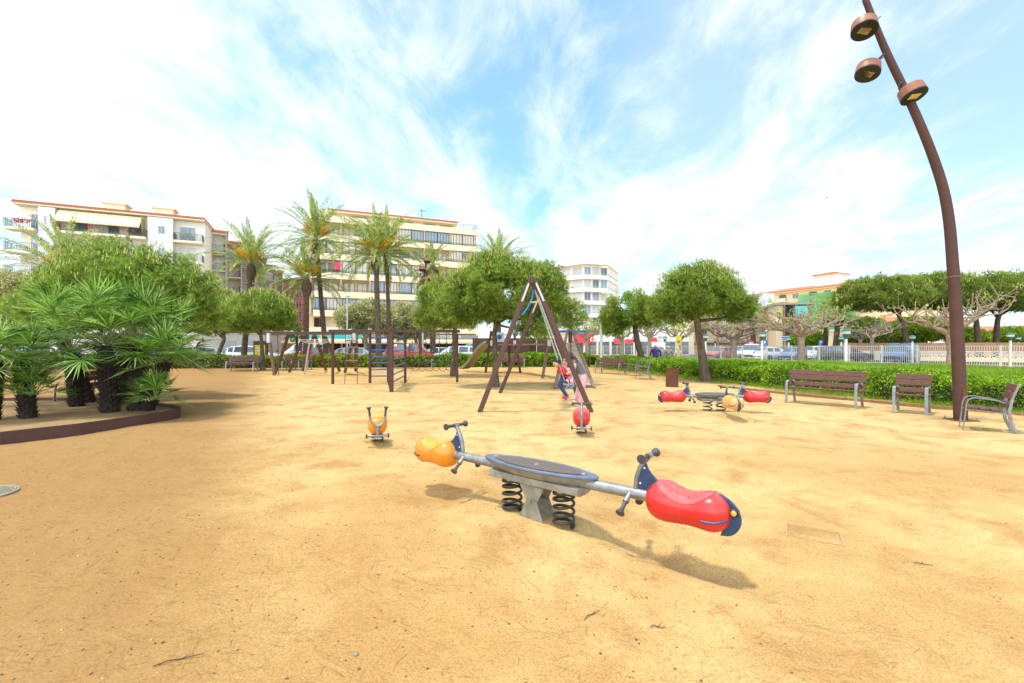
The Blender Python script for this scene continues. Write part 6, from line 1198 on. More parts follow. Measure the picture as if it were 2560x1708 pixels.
aw = MB(); a, c = S(155), S(361); n = 46
for i in range(n):
    x0, x1 = a + (c - a) * i / n, a + (c - a) * (i + 1) / n - .004; aw.add([(x0, -1.0, 19.15), (x1, -1.0, 19.15), (x1, -2.05, 17.75), (x0, -2.05, 17.75)], [(0, 1, 2, 3)], i % 2); aw.add([(x0, -2.05, 17.75), (x1, -2.05, 17.75), (x1, -2.07, 17.5), (x0, -2.07, 17.5)], [(0, 1, 2, 3)], i % 2)
aw.build('awning', [material_once('awning_yellow', (0.82, 0.60, 0.20)), material_once('awning_white', (0.84, 0.78, 0.60))], wb)
mb = MB(); mb.add([(c + .1, -.02, 19.2), (c + .1, -1.9, 18.9), (c + .1, -1.5, 16.9), (c + .1, -.02, 16.6)], [(0, 1, 2, 3)]); mb.build('side_awning', material_once('awning_yellow', (0.82, 0.60, 0.20)), wb)

# ---- stepped terrace of flats going away to the left
TE = [(513, 564, 572, 70), (560, 602, 600, 78), (597, 637, 622, 86), (630, 663, 642, 94), (658, 686, 659, 103), (681, 705, 673, 112)]
names = ['nearest and tallest of the stepped flats beside the white house', 'second of the stepped flats with a round vent by its top window', 'third of the stepped flats right behind a palm trunk', 'fourth of the stepped flats just right of the palm trunk', 'fifth of the stepped flats with narrow grey balconies', 'smallest of the stepped flats next to the scaffolding']
for i, (u0, u1, vr, Y0) in enumerate(TE):
    x0 = P(u0, 0, Y0).x; ta = R(33); w = solve(x0, Y0, math.cos(ta), math.sin(ta), u1); zr = P(0, vr + 6, Y0).z; r_ = thing('terraced_flats', names[i], 'building', (x0, Y0, 0), ta, group='stepped terrace of flats')
    mb = MB(); mb.b2((-1, 1.5, 0), (w + .25, 9, zr)); mb.b2((-1, 0, zr - .25), (w + .25, 1.5 - .002, zr)); mb.build('wall', m_tan if i % 2 else m_offw, r_)
    mb = MB(); mb.b2((w - .02, -.05, 0), (w + .22, 1.5 - .002, zr - .26)); mb.build('side_fin', m_greyw, r_)
    mb = MB(); mb.prism([(-1.1, -.5, zr + .003), (-1.1, 9, zr + .003), (-1.1, 5, zr + 1.0), (-1.1, -.5, zr + .28)], (w + 1.5, 0, 0))
    for k in range(int((w + 1.4) / .3)): mb.tube([(-1 + k * .3, -.53, zr + .27), (-1 + k * .3, .4, zr + .40)], .08, 5)
    mb.build('roof', m_tile, r_)
    z = zr - 3.0; k = 0
    while z > 2:
        mb = MB(); mb.b2((-.9, -.2, z - .22), (w - .03, 1.498, z)); mb.build('balcony', m_conc, r_); railing(r_, [(-.8, -.14, z), (w - .1, -.14, z)], 1.0, m_iron, .15)
        mb = MB(); mb.b2((w - .3, -.16, z + .02), (w - .06, -.10, z + 1.25)); mb.build('side_screen', m_iron, r_)
        window(r_, .15, w * .55, z + .02, z + 2.15, 1.47, ('white', 'glass', 'shutter', 'curtain')[(k + i) % 4], 2)
        if k % 2: mb = MB(); mb.b2((-.7, -.4, z + 2.35), (w - .3, 1.2, z + 2.42)); mb.build('awning', material_once('awning_yellow', (0.82, 0.60, 0.20)), r_)
        z -= 2.85; k += 1
# scaffolded house and garage front at the end of the terrace
sb = thing('house', 'brown house wrapped in red scaffolding behind the short palm', 'building', (P(704, 0, 118).x, 118, 0)); mb = MB(); w = P(770, 0, 118).x - P(704, 0, 118).x; mb.b2((0, 0, 0), (w, 12, P(0, 702, 118).z)); mb.build('wall', material_once('pinkish_render', (0.42, 0.29, 0.24)), sb); tiled_roof(sb, 0, w, 0, 12, P(0, 702, 118).z + .01, 1.2, .3)
for i in range(2):
    for k in range(5): window(sb, .8 + i * 3, 2.2 + i * 3, 3 + k * 2.8, 4.8 + k * 2.8, -.03, 'dark', 2)
sc = thing('scaffold', 'red pole scaffolding with a green net at its foot', 'scaffolding', (P(712, 0, 108).x, 108, 0)); w = P(768, 0, 108).x - P(712, 0, 108).x; h = P(0, 700, 108).z; mb = MB()
for k in range(7):
    for y in (0, 1.2): mb.tube([(w * k / 6, y, 0), (w * k / 6, y, h - .5 * (k % 3))], .07, 5)
for z in np.arange(2, h, 1.9):
    for y in (0, 1.2): mb.tube([(0, y, z), (w, y, z)], .06, 5)
    mb.tube([(0, 0, z), (w * .5, 0, z + 1.9)], .05, 5); mb.tube([(w * .5, 0, z), (w, 0, z + 1.9)], .05, 5)
mb.build('poles', material_once('red_oxide_paint', (0.48, 0.07, 0.05)), sc); mb = MB()
for z in np.arange(2, h, 1.9): mb.b2((0, .1, z - .03), (w, 1.1, z + .03))
mb.build('boards', m_wood2, sc); mb = MB(); mb.b2((-.1, -.2, 2), (w * .42, -.15, 9.5)); mb.build('net', material_once('green_net', (0.02, 0.30, 0.20)), sc)
gb = thing('garage', 'low grey garage building with metal doors behind the far left bench', 'building', (P(505, 0, 60).x, 60, 0)); w = P(662, 0, 60).x - P(505, 0, 60).x; mb = MB(); mb.b2((0, 0, 0), (w, 8, 3.1)); mb.b2((-.1, -.1, 3.1), (w + .1, 8, 3.25)); mb.build('wall', m_greyw, gb)
for x in (2.2, 5.2): mb = MB(); mb.b2((x, -.06, 0), (x + 2.3, -.01, 2.3)); [mb.b2((x + q, -.08, .05), (x + q + .05, -.061, 2.25)) for q in np.arange(.2, 2.2, .3)]; mb.build('door', m_alu, gb)
lw = thing('low_wall', 'low cream street wall beneath the garage', 'wall', (P(540, 0, 55).x, 55, 0)); mb = MB(); mb.b2((0, 0, 0), (4.6, .3, 1.25)); mb.b2((-.05, -.05, 1.25), (4.65, .35, 1.33)); mb.build('wall', m_cream, lw)

# ---- white block with rounded corner balconies
wh = thing('apartment_building', 'white block with faceted corner balconies right of the middle pine', 'building', (P(1458, 0, 98).x, 98, 0)); o = Vector(wh.location)
def fp(k): return flat0([P(1330, 0, 108 + k) - o, P(1372, 0, 104 + k) - o, P(1458, 0, 98 + k) - o, P(1520, 0, 100 + k) - o, P(1546, 0, 111 + k) - o, P(1546, 0, 125) - o, P(1350, 0, 125) - o])
def flat0(ps): return [Vector((q.x, q.y, 0)) for q in ps]
def flat(ps, z): return [Vector((q.x, q.y, z)) for q in ps]
mb = MB(); mb.prism(flat(fp(1.4), 0), (0, 0, 20.2)); mb.build('wall', m_offw, wh); mb = MB(); mb.prism(flat(fp(-.35), 19.3), (0, 0, 1.1)); mb.build('roof', m_white, wh); mb = MB(); c = flat(fp(6), 20.4); mb.prism(c, (0, 0, .9)); mb.build('roof_terrace', m_white, wh)
for k in range(6):
    z = 16.2 - 2.78 * k; mb = MB(); mb.prism(flat(fp(0), z - .05), (0, 0, .85)); mb.build('balcony', m_white, wh); q = fp(1.35)
    railing(wh, [Vector((v.x, v.y - .1, z + .8)) for v in fp(0)[1:5]], .3, m_conc, .5, .02)
    for a, c, ks in ((q[1], q[2], ('white', 'white', 'curtain')), (q[2], q[3], ('glass', 'curtain', 'dark'))):
        d = (c - a); Ls = d.length; d.normalize(); n_ = Vector((d.y, -d.x, 0)); n_ = n_ if n_.y < 0 else -n_
        for j in range(3):
            mb = MB(); s0, s1 = a + d * (Ls * (j + .14) / 3) + n_ * .05, a + d * (Ls * (j + .86) / 3) + n_ * .05; hh = [s0 + Vector((0, 0, z + .80)), s1 + Vector((0, 0, z + .80)), s1 + Vector((0, 0, z + 2.65)), s0 + Vector((0, 0, z + 2.65))]; m2 = (s0 + s1) / 2
            for e0, e1 in zip(hh, hh[1:] + hh[:1]): mb.bar(e0, e1, .09, .09)
            mb.bar(m2 + Vector((0, 0, z + .8)), m2 + Vector((0, 0, z + 2.6)), .08, .08); w_ = mb.build('window', m_whfr, wh); mb = MB(); mb.add([v - n_ * .02 for v in hh], [(0, 1, 2, 3)]); mb.build('pane', {'white': m_shutw, 'curtain': m_curt, 'glass': m_glass, 'dark': m_glassd}[ks[(j + k) % 3]], w_)
    if k in (0, 2): a, c = fp(-.6)[2] * .3 + fp(-.6)[3] * .7, fp(-.6)[3]; mb = MB(); mb.prism([Vector((a.x, a.y, z + 2.7)), Vector((c.x, c.y, z + 2.7)), Vector((c.x, c.y - .8, z + 2.3)), Vector((a.x, a.y - .8, z + 2.3))], (0, 0, .05)); mb.build('awning', material_once('awning_yellow', (0.82, 0.60, 0.20)), wh)
# restaurant row with red awnings
rr_ = thing('restaurant_row', 'low white restaurant row with red fascia boards behind the fence', 'building', (P(1425, 0, 76).x, 76, 0)); w = P(1725, 0, 76).x - P(1425, 0, 76).x; mb = MB(); mb.b2((0, .3, 0), (w, 9, 3.5)); mb.build('wall', m_offw, rr_)
for k in range(9): mb = MB(); mb.b2((.4 + k * 2.2, .22, .2), (2.3 + k * 2.2, .28, 2.3)); mb.build('shop_window', m_glassd, rr_); mb = MB(); mb.b2((.02 + k * 2.2, -.3, 0), (.30 + k * 2.2, .29, 2.6)); mb.build('pillar', m_white, rr_)
m_redsg = material_once('red_fascia', (0.66, 0.02, 0.03))
for u0, u1, z0, z1 in ((1432, 1482, 2.1, 3.6), (1533, 1556, 1.95, 2.7), (1560, 1588, 1.95, 2.7), (1622, 1640, 2.2, 3.0)):
    a, c = P(u0, 0, 76).x - rr_.location.x, P(u1, 0, 76).x - rr_.location.x; mb = MB(); mb.prism([(a, -.35, z1), (a, -.9, z0), (a, -.82, z0), (a, -.27, z1)], (c - a, 0, 0)); f = mb.build('fascia', m_redsg, rr_)
    if u0 == 1432:
        for ch, uu in (('c', 1463), ('t', 1476)): text_mesh(ch, 1.5, .02, m_white, 'letter', f, Matrix.Translation((P(uu, 0, 76).x - rr_.location.x, -.75, 2.8)) @ Matrix.Rotation(R(70), 4, 'X'))
# ---- long apricot block with green netted scaffold at the right
ab, L, S = building('apartment_building', 'long apricot block with red roof and green netted front at the right', 'building', (86, 165), (108, 118))
zr = 19.6; mb = MB(); mb.b2((0, 0, 0), (L, 16, zr)); mb.build('wall', m_orng, ab); tiled_roof(ab, 0, L, -.5, 16, zr + .01, 1.9, .8)
mb = MB(); a = S(2016); mb.b2((a, 4, zr), (a + 7, 10, zr + 4.6)); mb.build('roof_house', m_offw, ab); tiled_roof(ab, a, a + 7, 4, 10, zr + 4.61, .9, .4)
for k in range(6):
    z = zr - 3.0 - k * 3.1
    for j in range(10):
        x = 1.0 + j * 5.0
        if x + 3.5 > L: continue
        if j % 2: window(ab, x, x + 2.0, z + .6, z + 2.2, -.03, ('glass', 'shutter', 'dark')[(j + k) % 3], 2)
        else: mb = MB(); mb.b2((x, -1.0, z - .15), (x + 3.2, -.003, z)); mb.b2((x, -1.0, z), (x + 3.2, -.9, z + .95)); mb.build('balcony', m_cream, ab); window(ab, x + .4, x + 2.8, z + .05, z + 2.2, -.03, 'dark', 2, m_brfr)
gs = thing('scaffold', 'green netted scaffold covering part of the apricot block', 'scaffolding', tuple(ab.matrix_basis @ Vector((S(2004), -1.6, 0))), ab.rotation_euler.z); w = S(2150) - S(2004); m_gnet = bpy.data.materials.new('green_scaffold_net'); m_gnet.use_nodes = True; t = m_gnet.node_tree; pb = t.nodes['Principled BSDF']; pb.inputs['Base Color'].default_value = (.07, .44, .19, 1); tr = t.nodes.new('ShaderNodeBsdfTransparent'); ms = t.nodes.new('ShaderNodeMixShader'); nz = t.nodes.new('ShaderNodeTexNoise'); nz.inputs['Scale'].default_value = .5; mr_ = t.nodes.new('ShaderNodeMapRange'); mr_.inputs['To Min'].default_value = .5; mr_.inputs['To Max'].default_value = .95
t.links.new(nz.outputs['Fac'], mr_.inputs['Value']); t.links.new(mr_.outputs[0], ms.inputs[0]); t.links.new(tr.outputs[0], ms.inputs[1]); t.links.new(pb.outputs[0], ms.inputs[2]); t.links.new(ms.outputs[0], t.nodes['Material Output'].inputs['Surface'])
mb = MB(); h = zr - 1.5
for k in range(7): mb.tube([(w * k / 6, 0, 0), (w * k / 6, 0, h)], .08, 5)
for z in np.arange(2, h, 2): mb.tube([(0, 0, z), (w, 0, z)], .07, 5); mb.b2((0, .1, z - .05), (w, 1.0, z + .05))
mb.build('frame', m_syel, gs)
for a, c in ((0, .22), (.25, .62), (.70, 1.0)): mb = MB(); mb.add([(w * a, -.15, 1), (w * c, -.15, 1), (w * c, -.15, h), (w * a, -.15, h)], [(0, 1, 2, 3)]); mb.build('net', m_gnet, gs)
mb = MB(); mb.b2((w * .60, -.5, 2), (w * .66, -.2, h)); mb.build('rolled_net', material_once('green_net_roll', (0.02, 0.36, 0.16)), gs); mb = MB(); mb.b2((w * .97, -.4, h - 5), (w * 1.06, -.2, h)); mb.build('blue_sheet', m_blue, gs)
gw = thing('gable_wall', 'tall blank bluish white gable wall between the apricot block and bare trees', 'wall', (P(1908, 0, 100).x, 100, 0)); w = P(1935, 0, 100).x - P(1908, 0, 100).x; mb = MB(); mb.b2((0, 0, 0), (w, 9, P(0, 736, 100).z)); mb.b2((-.1, -.1, P(0, 736, 100).z), (w + .1, 9.1, P(0, 736, 100).z + .2)); mb.build('wall', material_once('bluish_white_render', (0.68, 0.73, 0.80)), gw)
# brick-brown flats with timber balcony posts
def brickflats(label, u0, u1, Y0, ztop, floors, blind=False):
    x0, x1 = P(u0, 0, Y0).x, P(u1, 0, Y0).x; w = x1 - x0; r_ = thing('brick_flats', label, 'building', (x0, Y0, 0), R(-14)); mb = MB(); mb.b2((0, 1.6, 0), (w, 10, ztop)); mb.b2((0, 0, 0), (w * .22, 1.598, ztop)); mb.build('wall', m_orng, r_)
    mb = MB(); mb.b2((-.3, -.5, ztop), (w + 1.0, 10.3, ztop + .35)); mb.build('roof', m_greyw, r_)
    for z in floors:
        mb = MB(); mb.b2((w * .22, -.3, z - .25), (w + .6, 1.598, z)); mb.build('balcony', m_brick, r_); railing(r_, [(w * .23, -.2, z), (w + .5, -.2, z)], 1.0, m_iron, .3)
        n = max(int(w / 4), 1)
        for j in range(n): a = w * .25 + j * (w * .72 / n); window(r_, a + .2, a + w * .72 / n * .55, z + .05, z + 2.2, 1.57, ('dark', 'curtain', 'shutter')[j % 3], 2, m_brfr)
    for j in range(max(int(w / 4.5), 2) + 1): x = w * .24 + (w * .76) * j / max(int(w / 4.5), 2); mb = MB(); mb.b2((x - .12, -.42, 0), (x + .12, -.31, ztop - .01)); mb.build('post', material_once('orange_timber', (0.42, 0.16, 0.06)), r_)
    if blind: mb = MB(); mb.add([(w * .58, -.44, ztop - .25), (w * .96, -.44, ztop - .25), (w * .96, -.9, ztop - 1.9), (w * .58, -.9, ztop - 1.9)], [(0, 1, 2, 3)]); mb.build('awning', material_once('turquoise_awning', (0.06, 0.50, 0.52)), r_)
    return r_
brickflats('brown flats with a turquoise balcony blind below the green nets', 1940, 2010, 76, P(0, 763, 76).z, (6.1, 3.1), True)
brickflats('long brown flats with orange posts behind the bare plane tree', 1690, 1885, 84, 8.3, (5.2, 2.4))
# low houses behind the stone pines
lh = thing('house', 'low pale house with red roof behind the stone pine trunks', 'building', (P(2165, 0, 78).x, 78, 0), R(-12)); mb = MB(); mb.b2((0, 0, 0), (14, 8, 5.2)); mb.build('wall', m_offw, lh); tiled_roof(lh, 0, 14, 0, 8, 5.21, 1.2, .6)
for x in (1.5, 5, 9): window(lh, x, x + 1.6, 2.6, 4.2, -.03, 'shutter', 2, m_brfr)
mb = MB(); mb.prism([(.5, -.02, 2.5), (.5, -2.4, 2.0), (.5, -2.4, 1.9), (.5, -.02, 2.4)], (12, 0, 0)); mb.build('awning', m_offw, lh)
lh2 = thing('house', 'low cream house half hidden behind the far palm pair', 'building', (P(2012, 0, 82).x, 82, 0), R(-12)); mb = MB(); mb.b2((0, 0, 0), (9, 8, 4.2)); mb.b2((-.3, -.3, 4.2), (9.3, 8.3, 4.5)); mb.build('wall', m_cream, lh2)
for x in (1.2, 5): window(lh2, x, x + 1.8, 1.2, 3.0, -.03, 'dark', 2)
lh3 = thing('house', 'long low terracotta house at the far right behind the pine trunks', 'building', (P(2330, 0, 80).x, 80, 0), R(-20)); mb = MB(); mb.b2((0, 0, 0), (24, 8, 3.6)); mb.build('wall', material_once('salmon_render', (0.66, 0.36, 0.22)), lh3); tiled_roof(lh3, 0, 24, 0, 8, 3.61, 1.2, .5)
for x in (2, 7, 12, 17): window(lh3, x, x + 2, 1, 2.7, -.03, 'white', 2)
# ================================================================ cars
m_tyre = material('tyre_rubber', (0.02, 0.02, 0.02), None, 20, 0.8); m_cglass = material('car_glass', (0.10, 0.14, 0.17), (0.05, 0.07, 0.09), 1.2, 0.08, spec=0.9); m_lampw = material('headlamp_glass', (0.7, 0.72, 0.74), None, 5, 0.15); m_lampr = material('tail_lamp', (0.5, 0.02, 0.02), None, 5, 0.25)
m_cpaint = material('white_car_paint', (0.78, 0.79, 0.80), (0.74, 0.75, 0.76), 1, 0.28, coat=.5)
KINDS_ = {  # x, belt height, roof height, half width ; 'g' glass side, 'p' pillar
 'hatch': [(0, .55, .55, .68), (.12, .70, .70, .80), (.75, .88, .88, .85), (1.10, .93, .95, .86), (1.85, .97, 1.40, .86), (1.93, .97, 1.42, .86), (2.65, .98, 1.47, .86), (2.75, .98, 1.47, .86), (3.45, 1.02, 1.43, .85), (3.55, 1.03, 1.42, .85), (3.92, 1.02, 1.06, .82), (4.0, .85, .85, .80), (4.05, .5, .5, .74)],
 'estate': [(0, .58, .58, .70), (.12, .74, .74, .84), (.9, .94, .94, .89), (1.20, .98, 1.0, .90), (1.95, 1.03, 1.52, .90), (2.03, 1.03, 1.54, .90), (2.8, 1.04, 1.60, .90), (2.9, 1.04, 1.60, .90), (3.7, 1.06, 1.58, .89), (3.8, 1.06, 1.57, .89), (4.25, 1.08, 1.50, .87), (4.42, 1.05, 1.09, .84), (4.5, .5, .5, .80)],
 'saloon': [(0, .55, .55, .70), (.12, .70, .70, .82), (.95, .86, .86, .87), (1.30, .90, .92, .88), (2.05, .94, 1.38, .88), (2.13, .94, 1.40, .88), (2.85, .95, 1.44, .88), (2.95, .95, 1.44, .88), (3.45, .97, 1.36, .87), (3.52, .97, 1.34, .87), (4.0, .98, 1.0, .85), (4.4, .94, .94, .82), (4.5, .5, .5, .78)],
 'van': [(0, .62, .62, .72), (.10, .82, .82, .84), (.55, 1.02, 1.02, .90), (.80, 1.08, 1.10, .91), (1.45, 1.10, 1.72, .91), (1.53, 1.10, 1.76, .91), (2.35, 1.10, 1.83, .91), (2.47, 1.10, 1.83, .91), (3.4, 1.10, 1.82, .91), (3.52, 1.10, 1.82, .91), (4.20, 1.10, 1.78, .89), (4.34, 1.08, 1.12, .87), (4.4, .5, .5, .84)]}
def make_car(kind, label, loc, rz):
    st = KINDS_[kind]; L = st[-1][0]; root = thing('parked_car', label, 'car' if kind != 'van' else 'van', loc, rz, 'parked cars'); body = MB(); gl = {'windscreen': MB(), 'rear_window': MB(), 'side_window': MB(), 'other_side': MB()}
    def ring(x, b_, r_, w):
        ti = (r_ - b_) > .2; we = w * (.80 if ti else .93); z0 = .26
        h = [(w * .93, z0), (w, .34), (w, min(.62, b_)), (w * .97, b_), (we if ti else w * .94, max(r_ - .05, b_ + .002)), (we * .82, r_ + .004), (0, r_ + .02)]
        return [Vector((x - L / 2, y, z)) for y, z in h] + [Vector((x - L / 2, -y, z)) for y, z in h[-2::-1]]
    rs = [ring(*s) for s in st]; n = len(rs[0])
    for i in range(len(st) - 1):
        h0, h1 = st[i][2] - st[i][1], st[i + 1][2] - st[i + 1][1]
        for j in range(n - 1):
            q = [rs[i][j], rs[i + 1][j], rs[i + 1][j + 1], rs[i][j + 1]]; tgt = body; side = j in (3, 8)
            if side and h0 > .2 and h1 > .2 and (st[i + 1][0] - st[i][0]) > .3: tgt = gl['side_window' if j == 3 else 'other_side']
            elif h0 < .05 and h1 > .2 and j in (4, 5, 6, 7): tgt = gl['windscreen']
            elif h0 > .2 and h1 < .08 and j in (4, 5, 6, 7): tgt = gl['rear_window']
            tgt.add(q, [(3, 2, 1, 0)])
    for e, fl in ((0, 1), (len(rs) - 1, -1)): body.add(rs[e], [tuple(range(n))[::fl]])
    bo = body.build('body', m_cpaint, root, smooth=True)
    import bmesh as bm_; b = bm_.new(); b.from_mesh(bo.data); bm_.ops.remove_doubles(b, verts=b.verts, dist=.0005); b.to_mesh(bo.data); b.free()
    for k, g in gl.items(): g.build('side_window' if k == 'other_side' else k, m_cglass, root)
    w = st[6][3]
    for x in (.78, L - .80):
        for s in (-1, 1):
            mb = MB(); mb.lathe([(0, .20), (0, .31), (.19, .32), (.21, .29), (.21, .20)], (x - L / 2, s * (w - .19), .32), (0, s, 0), 18); wh_ = mb.build('wheel', m_tyre, root, smooth=True); mb = MB(); mb.lathe([(.19, .20), (.215, .19), (.20, .06), (.215, .02)], (x - L / 2, s * (w - .19), .32), (0, s, 0), 12); mb.build('rim', m_alu, wh_, smooth=True)
    for s in (-1, 1):
        mb = MB(); mb.box((.16 - L / 2, s * .62, .66), (.22, .28, .15)); mb.build('headlight', m_lampw, root, bevel=.03); mb = MB(); mb.box((L / 2 - .10, s * .68, .86), (.14, .20, .28)); mb.build('tail_light', m_lampr, root, bevel=.03)
        mb = MB(); mb.box((st[3][0] + .55 - L / 2, s * (w + .08), st[3][1] + .08), (.12, .16, .12)); mb.build('mirror', m_cpaint, root, bevel=.03)
    mb = MB(); mb.box((.03 - L / 2, 0, .46), (.10, .9, .12)); mb.build('grille', m_black, root)
    return root
PAINT = {k: material(k + '_car_paint', c, None, 1, .28, coat=.5) for k, c in {'red': (.55, .02, .03), 'grey': (.30, .31, .33), 'silver': (.52, .53, .55), 'black': (.02, .022, .028), 'pale_blue': (.52, .62, .72), 'teal': (.02, .32, .36), 'blue_grey': (.17, .23, .36), 'mid_blue': (.09, .15, .28), 'bright_blue': (.04, .18, .5), 'salmon_red': (.55, .12, .12)}.items()}
PROTO = {}
def car(kind, paint, u, Y0, rz, label):
    p = P(u, 0, Y0); loc = (p.x, p.y, .0 if Y0 < 39 else .0)
    if kind not in PROTO: PROTO[kind] = r_ = make_car(kind, label, loc, rz)
    else: r_ = dup(PROTO[kind], loc, rz, label)
    r_['paint'] = paint; return r_
PI = math.pi
CARS = [('estate', None, 640, 40.2, PI, 'white estate car behind the yellow poster panel'), ('van', None, 762, 43.5, 0, 'white van behind the red saloon at the left'), ('saloon', 'red', 805, 40.3, PI, 'red saloon car between two tall date palm trunks'), ('saloon', 'grey', 884, 43.3, PI, 'grey saloon car behind the rope ladder'), ('hatch', 'silver', 912, 40.4, PI, 'silver hatchback just left of the blue rungs'),
        ('hatch', 'grey', 985, 43.2, 0, 'grey hatchback hidden behind the middle timber posts'), ('van', 'red', 1030, 40.3, PI, 'bright red van behind the blue climbing rungs'), ('hatch', 'pale_blue', 1082, 43.2, 0, 'pale blue hatchback left of the white estate behind the net'), ('estate', None, 1132, 40.6, 0, 'white estate car behind the hanging net'), ('van', 'teal', 1186, 44, 0, 'teal van partly hidden by the rusty steel wall'),
        ('estate', 'teal', 18, 33, .2, 'teal car at the left edge behind the fan palms'), ('saloon', 'black', 95, 40.5, 0, 'dark saloon behind the left fan palms'), ('hatch', None, 178, 41, PI, 'white hatchback glimpsed through the fan palms'), ('hatch', 'bright_blue', 415, 40.5, 0, 'bright blue car glimpsed right of the fan palm leaves'), ('hatch', 'grey', 548, 40, PI, 'dark glassed hatchback left of the palm trunk by the garage'),
        ('hatch', 'salmon_red', 1798, 54.5, .55, 'faded red car just right of the umbrella pine trunk'), ('estate', None, 1852, 57, .6, 'white estate car behind the fence left of the plane trunk'), ('van', None, 1880, 52.5, .95, 'white people carrier nose-on behind the fence'), ('hatch', None, 1936, 49.5, PI + .15, 'white hatchback side-on behind the fence'), ('saloon', 'black', 1958, 56.5, PI, 'black car behind the white hatchback'),
        ('hatch', 'blue_grey', 1982, 48.5, .7, 'grey blue hatchback beside the plane tree trunk'), ('estate', None, 2068, 52, PI, 'white car behind the dark estate near the lantern pair'), ('estate', 'black', 2112, 46, PI - .2, 'dark estate car under the largest lantern post'), ('van', 'mid_blue', 2250, 43.2, .55, 'blue people carrier behind the fence at the right')]
for c in CARS: car(*c)
for r_ in [o for o in COL.objects if o.get('paint')]: recolor(r_, m_cpaint, PAINT[r_['paint']])

# ================================================================ people
def segd(p, a, b):
    ab = b - a; t_ = np.clip(((p - a) @ ab) / max(ab @ ab, 1e-9), 0, 1); return np.linalg.norm(p - (a + t_[:, None] * ab), axis=1)
def person(label, J, bones, extra=None, org=None, hair=None, face=None, group=None):
    """J: name -> (point, radius); bones: (a, b, material); one skinned body mesh with clothing regions"""
    names = list(J); org = Vector(org); root = thing('person', label, 'person', org, group=group); me = bpy.data.meshes.new('body'); ix = {k: i for i, k in enumerate(names)}
    me.from_pydata([tuple(Vector(J[k][0]) - org) for k in names], [(ix[a], ix[b]) for a, b, m in bones], []); o = bpy.data.objects.new('tmpbody', me); COL.objects.link(o); sk = o.modifiers.new('skin', 'SKIN'); sk.use_smooth_shade = True
    for i, k in enumerate(names): v = me.skin_vertices[0].data[i]; r_ = J[k][1]; v.radius = r_ if isinstance(r_, tuple) else (r_, r_); v.use_root = (k == 'pelvis')
    s_ = o.modifiers.new('sub', 'SUBSURF'); s_.levels = 2; s_.render_levels = 2; dg = bpy.context.evaluated_depsgraph_get(); bm = bpy.data.meshes.new_from_object(o.evaluated_get(dg)); bpy.data.objects.remove(o)
    mats = []; [mats.append(m) for a, b, m in bones if m not in mats]; bm.materials.clear(); [bm.materials.append(m) for m in mats]
    n = len(bm.polygons); c = np.zeros(n * 3); bm.polygons.foreach_get('center', c); c = c.reshape(-1, 3); D = np.stack([segd(c, np.array(Vector(J[a][0]) - org), np.array(Vector(J[b][0]) - org)) / (.5 * ((J[a][1] if not isinstance(J[a][1], tuple) else max(J[a][1])) + (J[b][1] if not isinstance(J[b][1], tuple) else max(J[b][1])))) for a, b, m in bones]); best = D.argmin(0)
    bm.polygons.foreach_set('material_index', np.array([mats.index(bones[i][2]) for i in best], dtype=np.int32)); bm.polygons.foreach_set('use_smooth', np.ones(n, dtype=bool)); bo = bpy.data.objects.new('body', bm); COL.objects.link(bo); bo.parent = root
    if hair:
        mat, hc, hr, tail = hair; mb = MB(); hc = Vector(hc) - org; f = Vector(face).normalized(); up = Vector((0, 0, 1)); ax = (up * .75 - f * .65).normalized(); mb.lathe([(hr * math.sin(a), hr * math.cos(a) * 1.03) for a in np.linspace(-.35, 1.5, 10)], hc, ax, 16)
        if tail: mb.tube([Vector(q) - org for q in tail], [.05, .055, .045, .02][:len(tail)], 8)
        mb.build('hair', mat, root, smooth=True)
        s = f.cross(up).normalized()
        for k in (-1, 1): mb = MB(); mb.lathe([(-.008, .004), (0, .011), (.006, .006)], hc + f * (hr * .88) + s * (k * hr * .36) - up * hr * .12, f, 8); mb.build('eye', m_black, root, smooth=True)
        mb = MB(); mb.tube([hc + f * hr * .86 + s * (k * hr * .25) - up * hr * .56 for k in (-1, 0, 1)], .006, 5); mb.build('mouth', material_once('lips', (.45, .14, .12)), root, smooth=True)
    return root
def hand(J, bones, wrist, name, d, side, m=None, s=1.0):
    d = Vector(d).normalized(); side = Vector(side).normalized(); w = Vector(wrist); J[name + 'palm'] = (w + d * .045 * s, (.026 * s, .016 * s)); bones.append((name, name + 'palm', m or m_skin)); nrm = d.cross(side)
    for i, (o, L) in enumerate(((-.028, .050), (-.010, .062), (.010, .058), (.027, .045))):
        a = w + d * .075 * s + side * o * s; b_ = a + (d * .75 + nrm * .4) * L * .55 * s; c = b_ + (d * .35 + nrm * .75) * L * .5 * s
        for q, pt in (('a', a), ('b', b_), ('c', c)): J[f'{name}f{i}{q}'] = (pt, .0085 * s)
        bones += [(name + 'palm', f'{name}f{i}a', m or m_skin), (f'{name}f{i}a', f'{name}f{i}b', m or m_skin), (f'{name}f{i}b', f'{name}f{i}c', m or m_skin)]
    a = w + d * .03 * s + side * -.035 * s; b_ = a + (d * .6 - side * .6 + nrm * .4) * .035 * s; J[name + 'ta'] = (a, .010 * s); J[name + 'tb'] = (b_, .009 * s); bones += [(name + 'palm', name + 'ta', m or m_skin), (name + 'ta', name + 'tb', m or m_skin)]
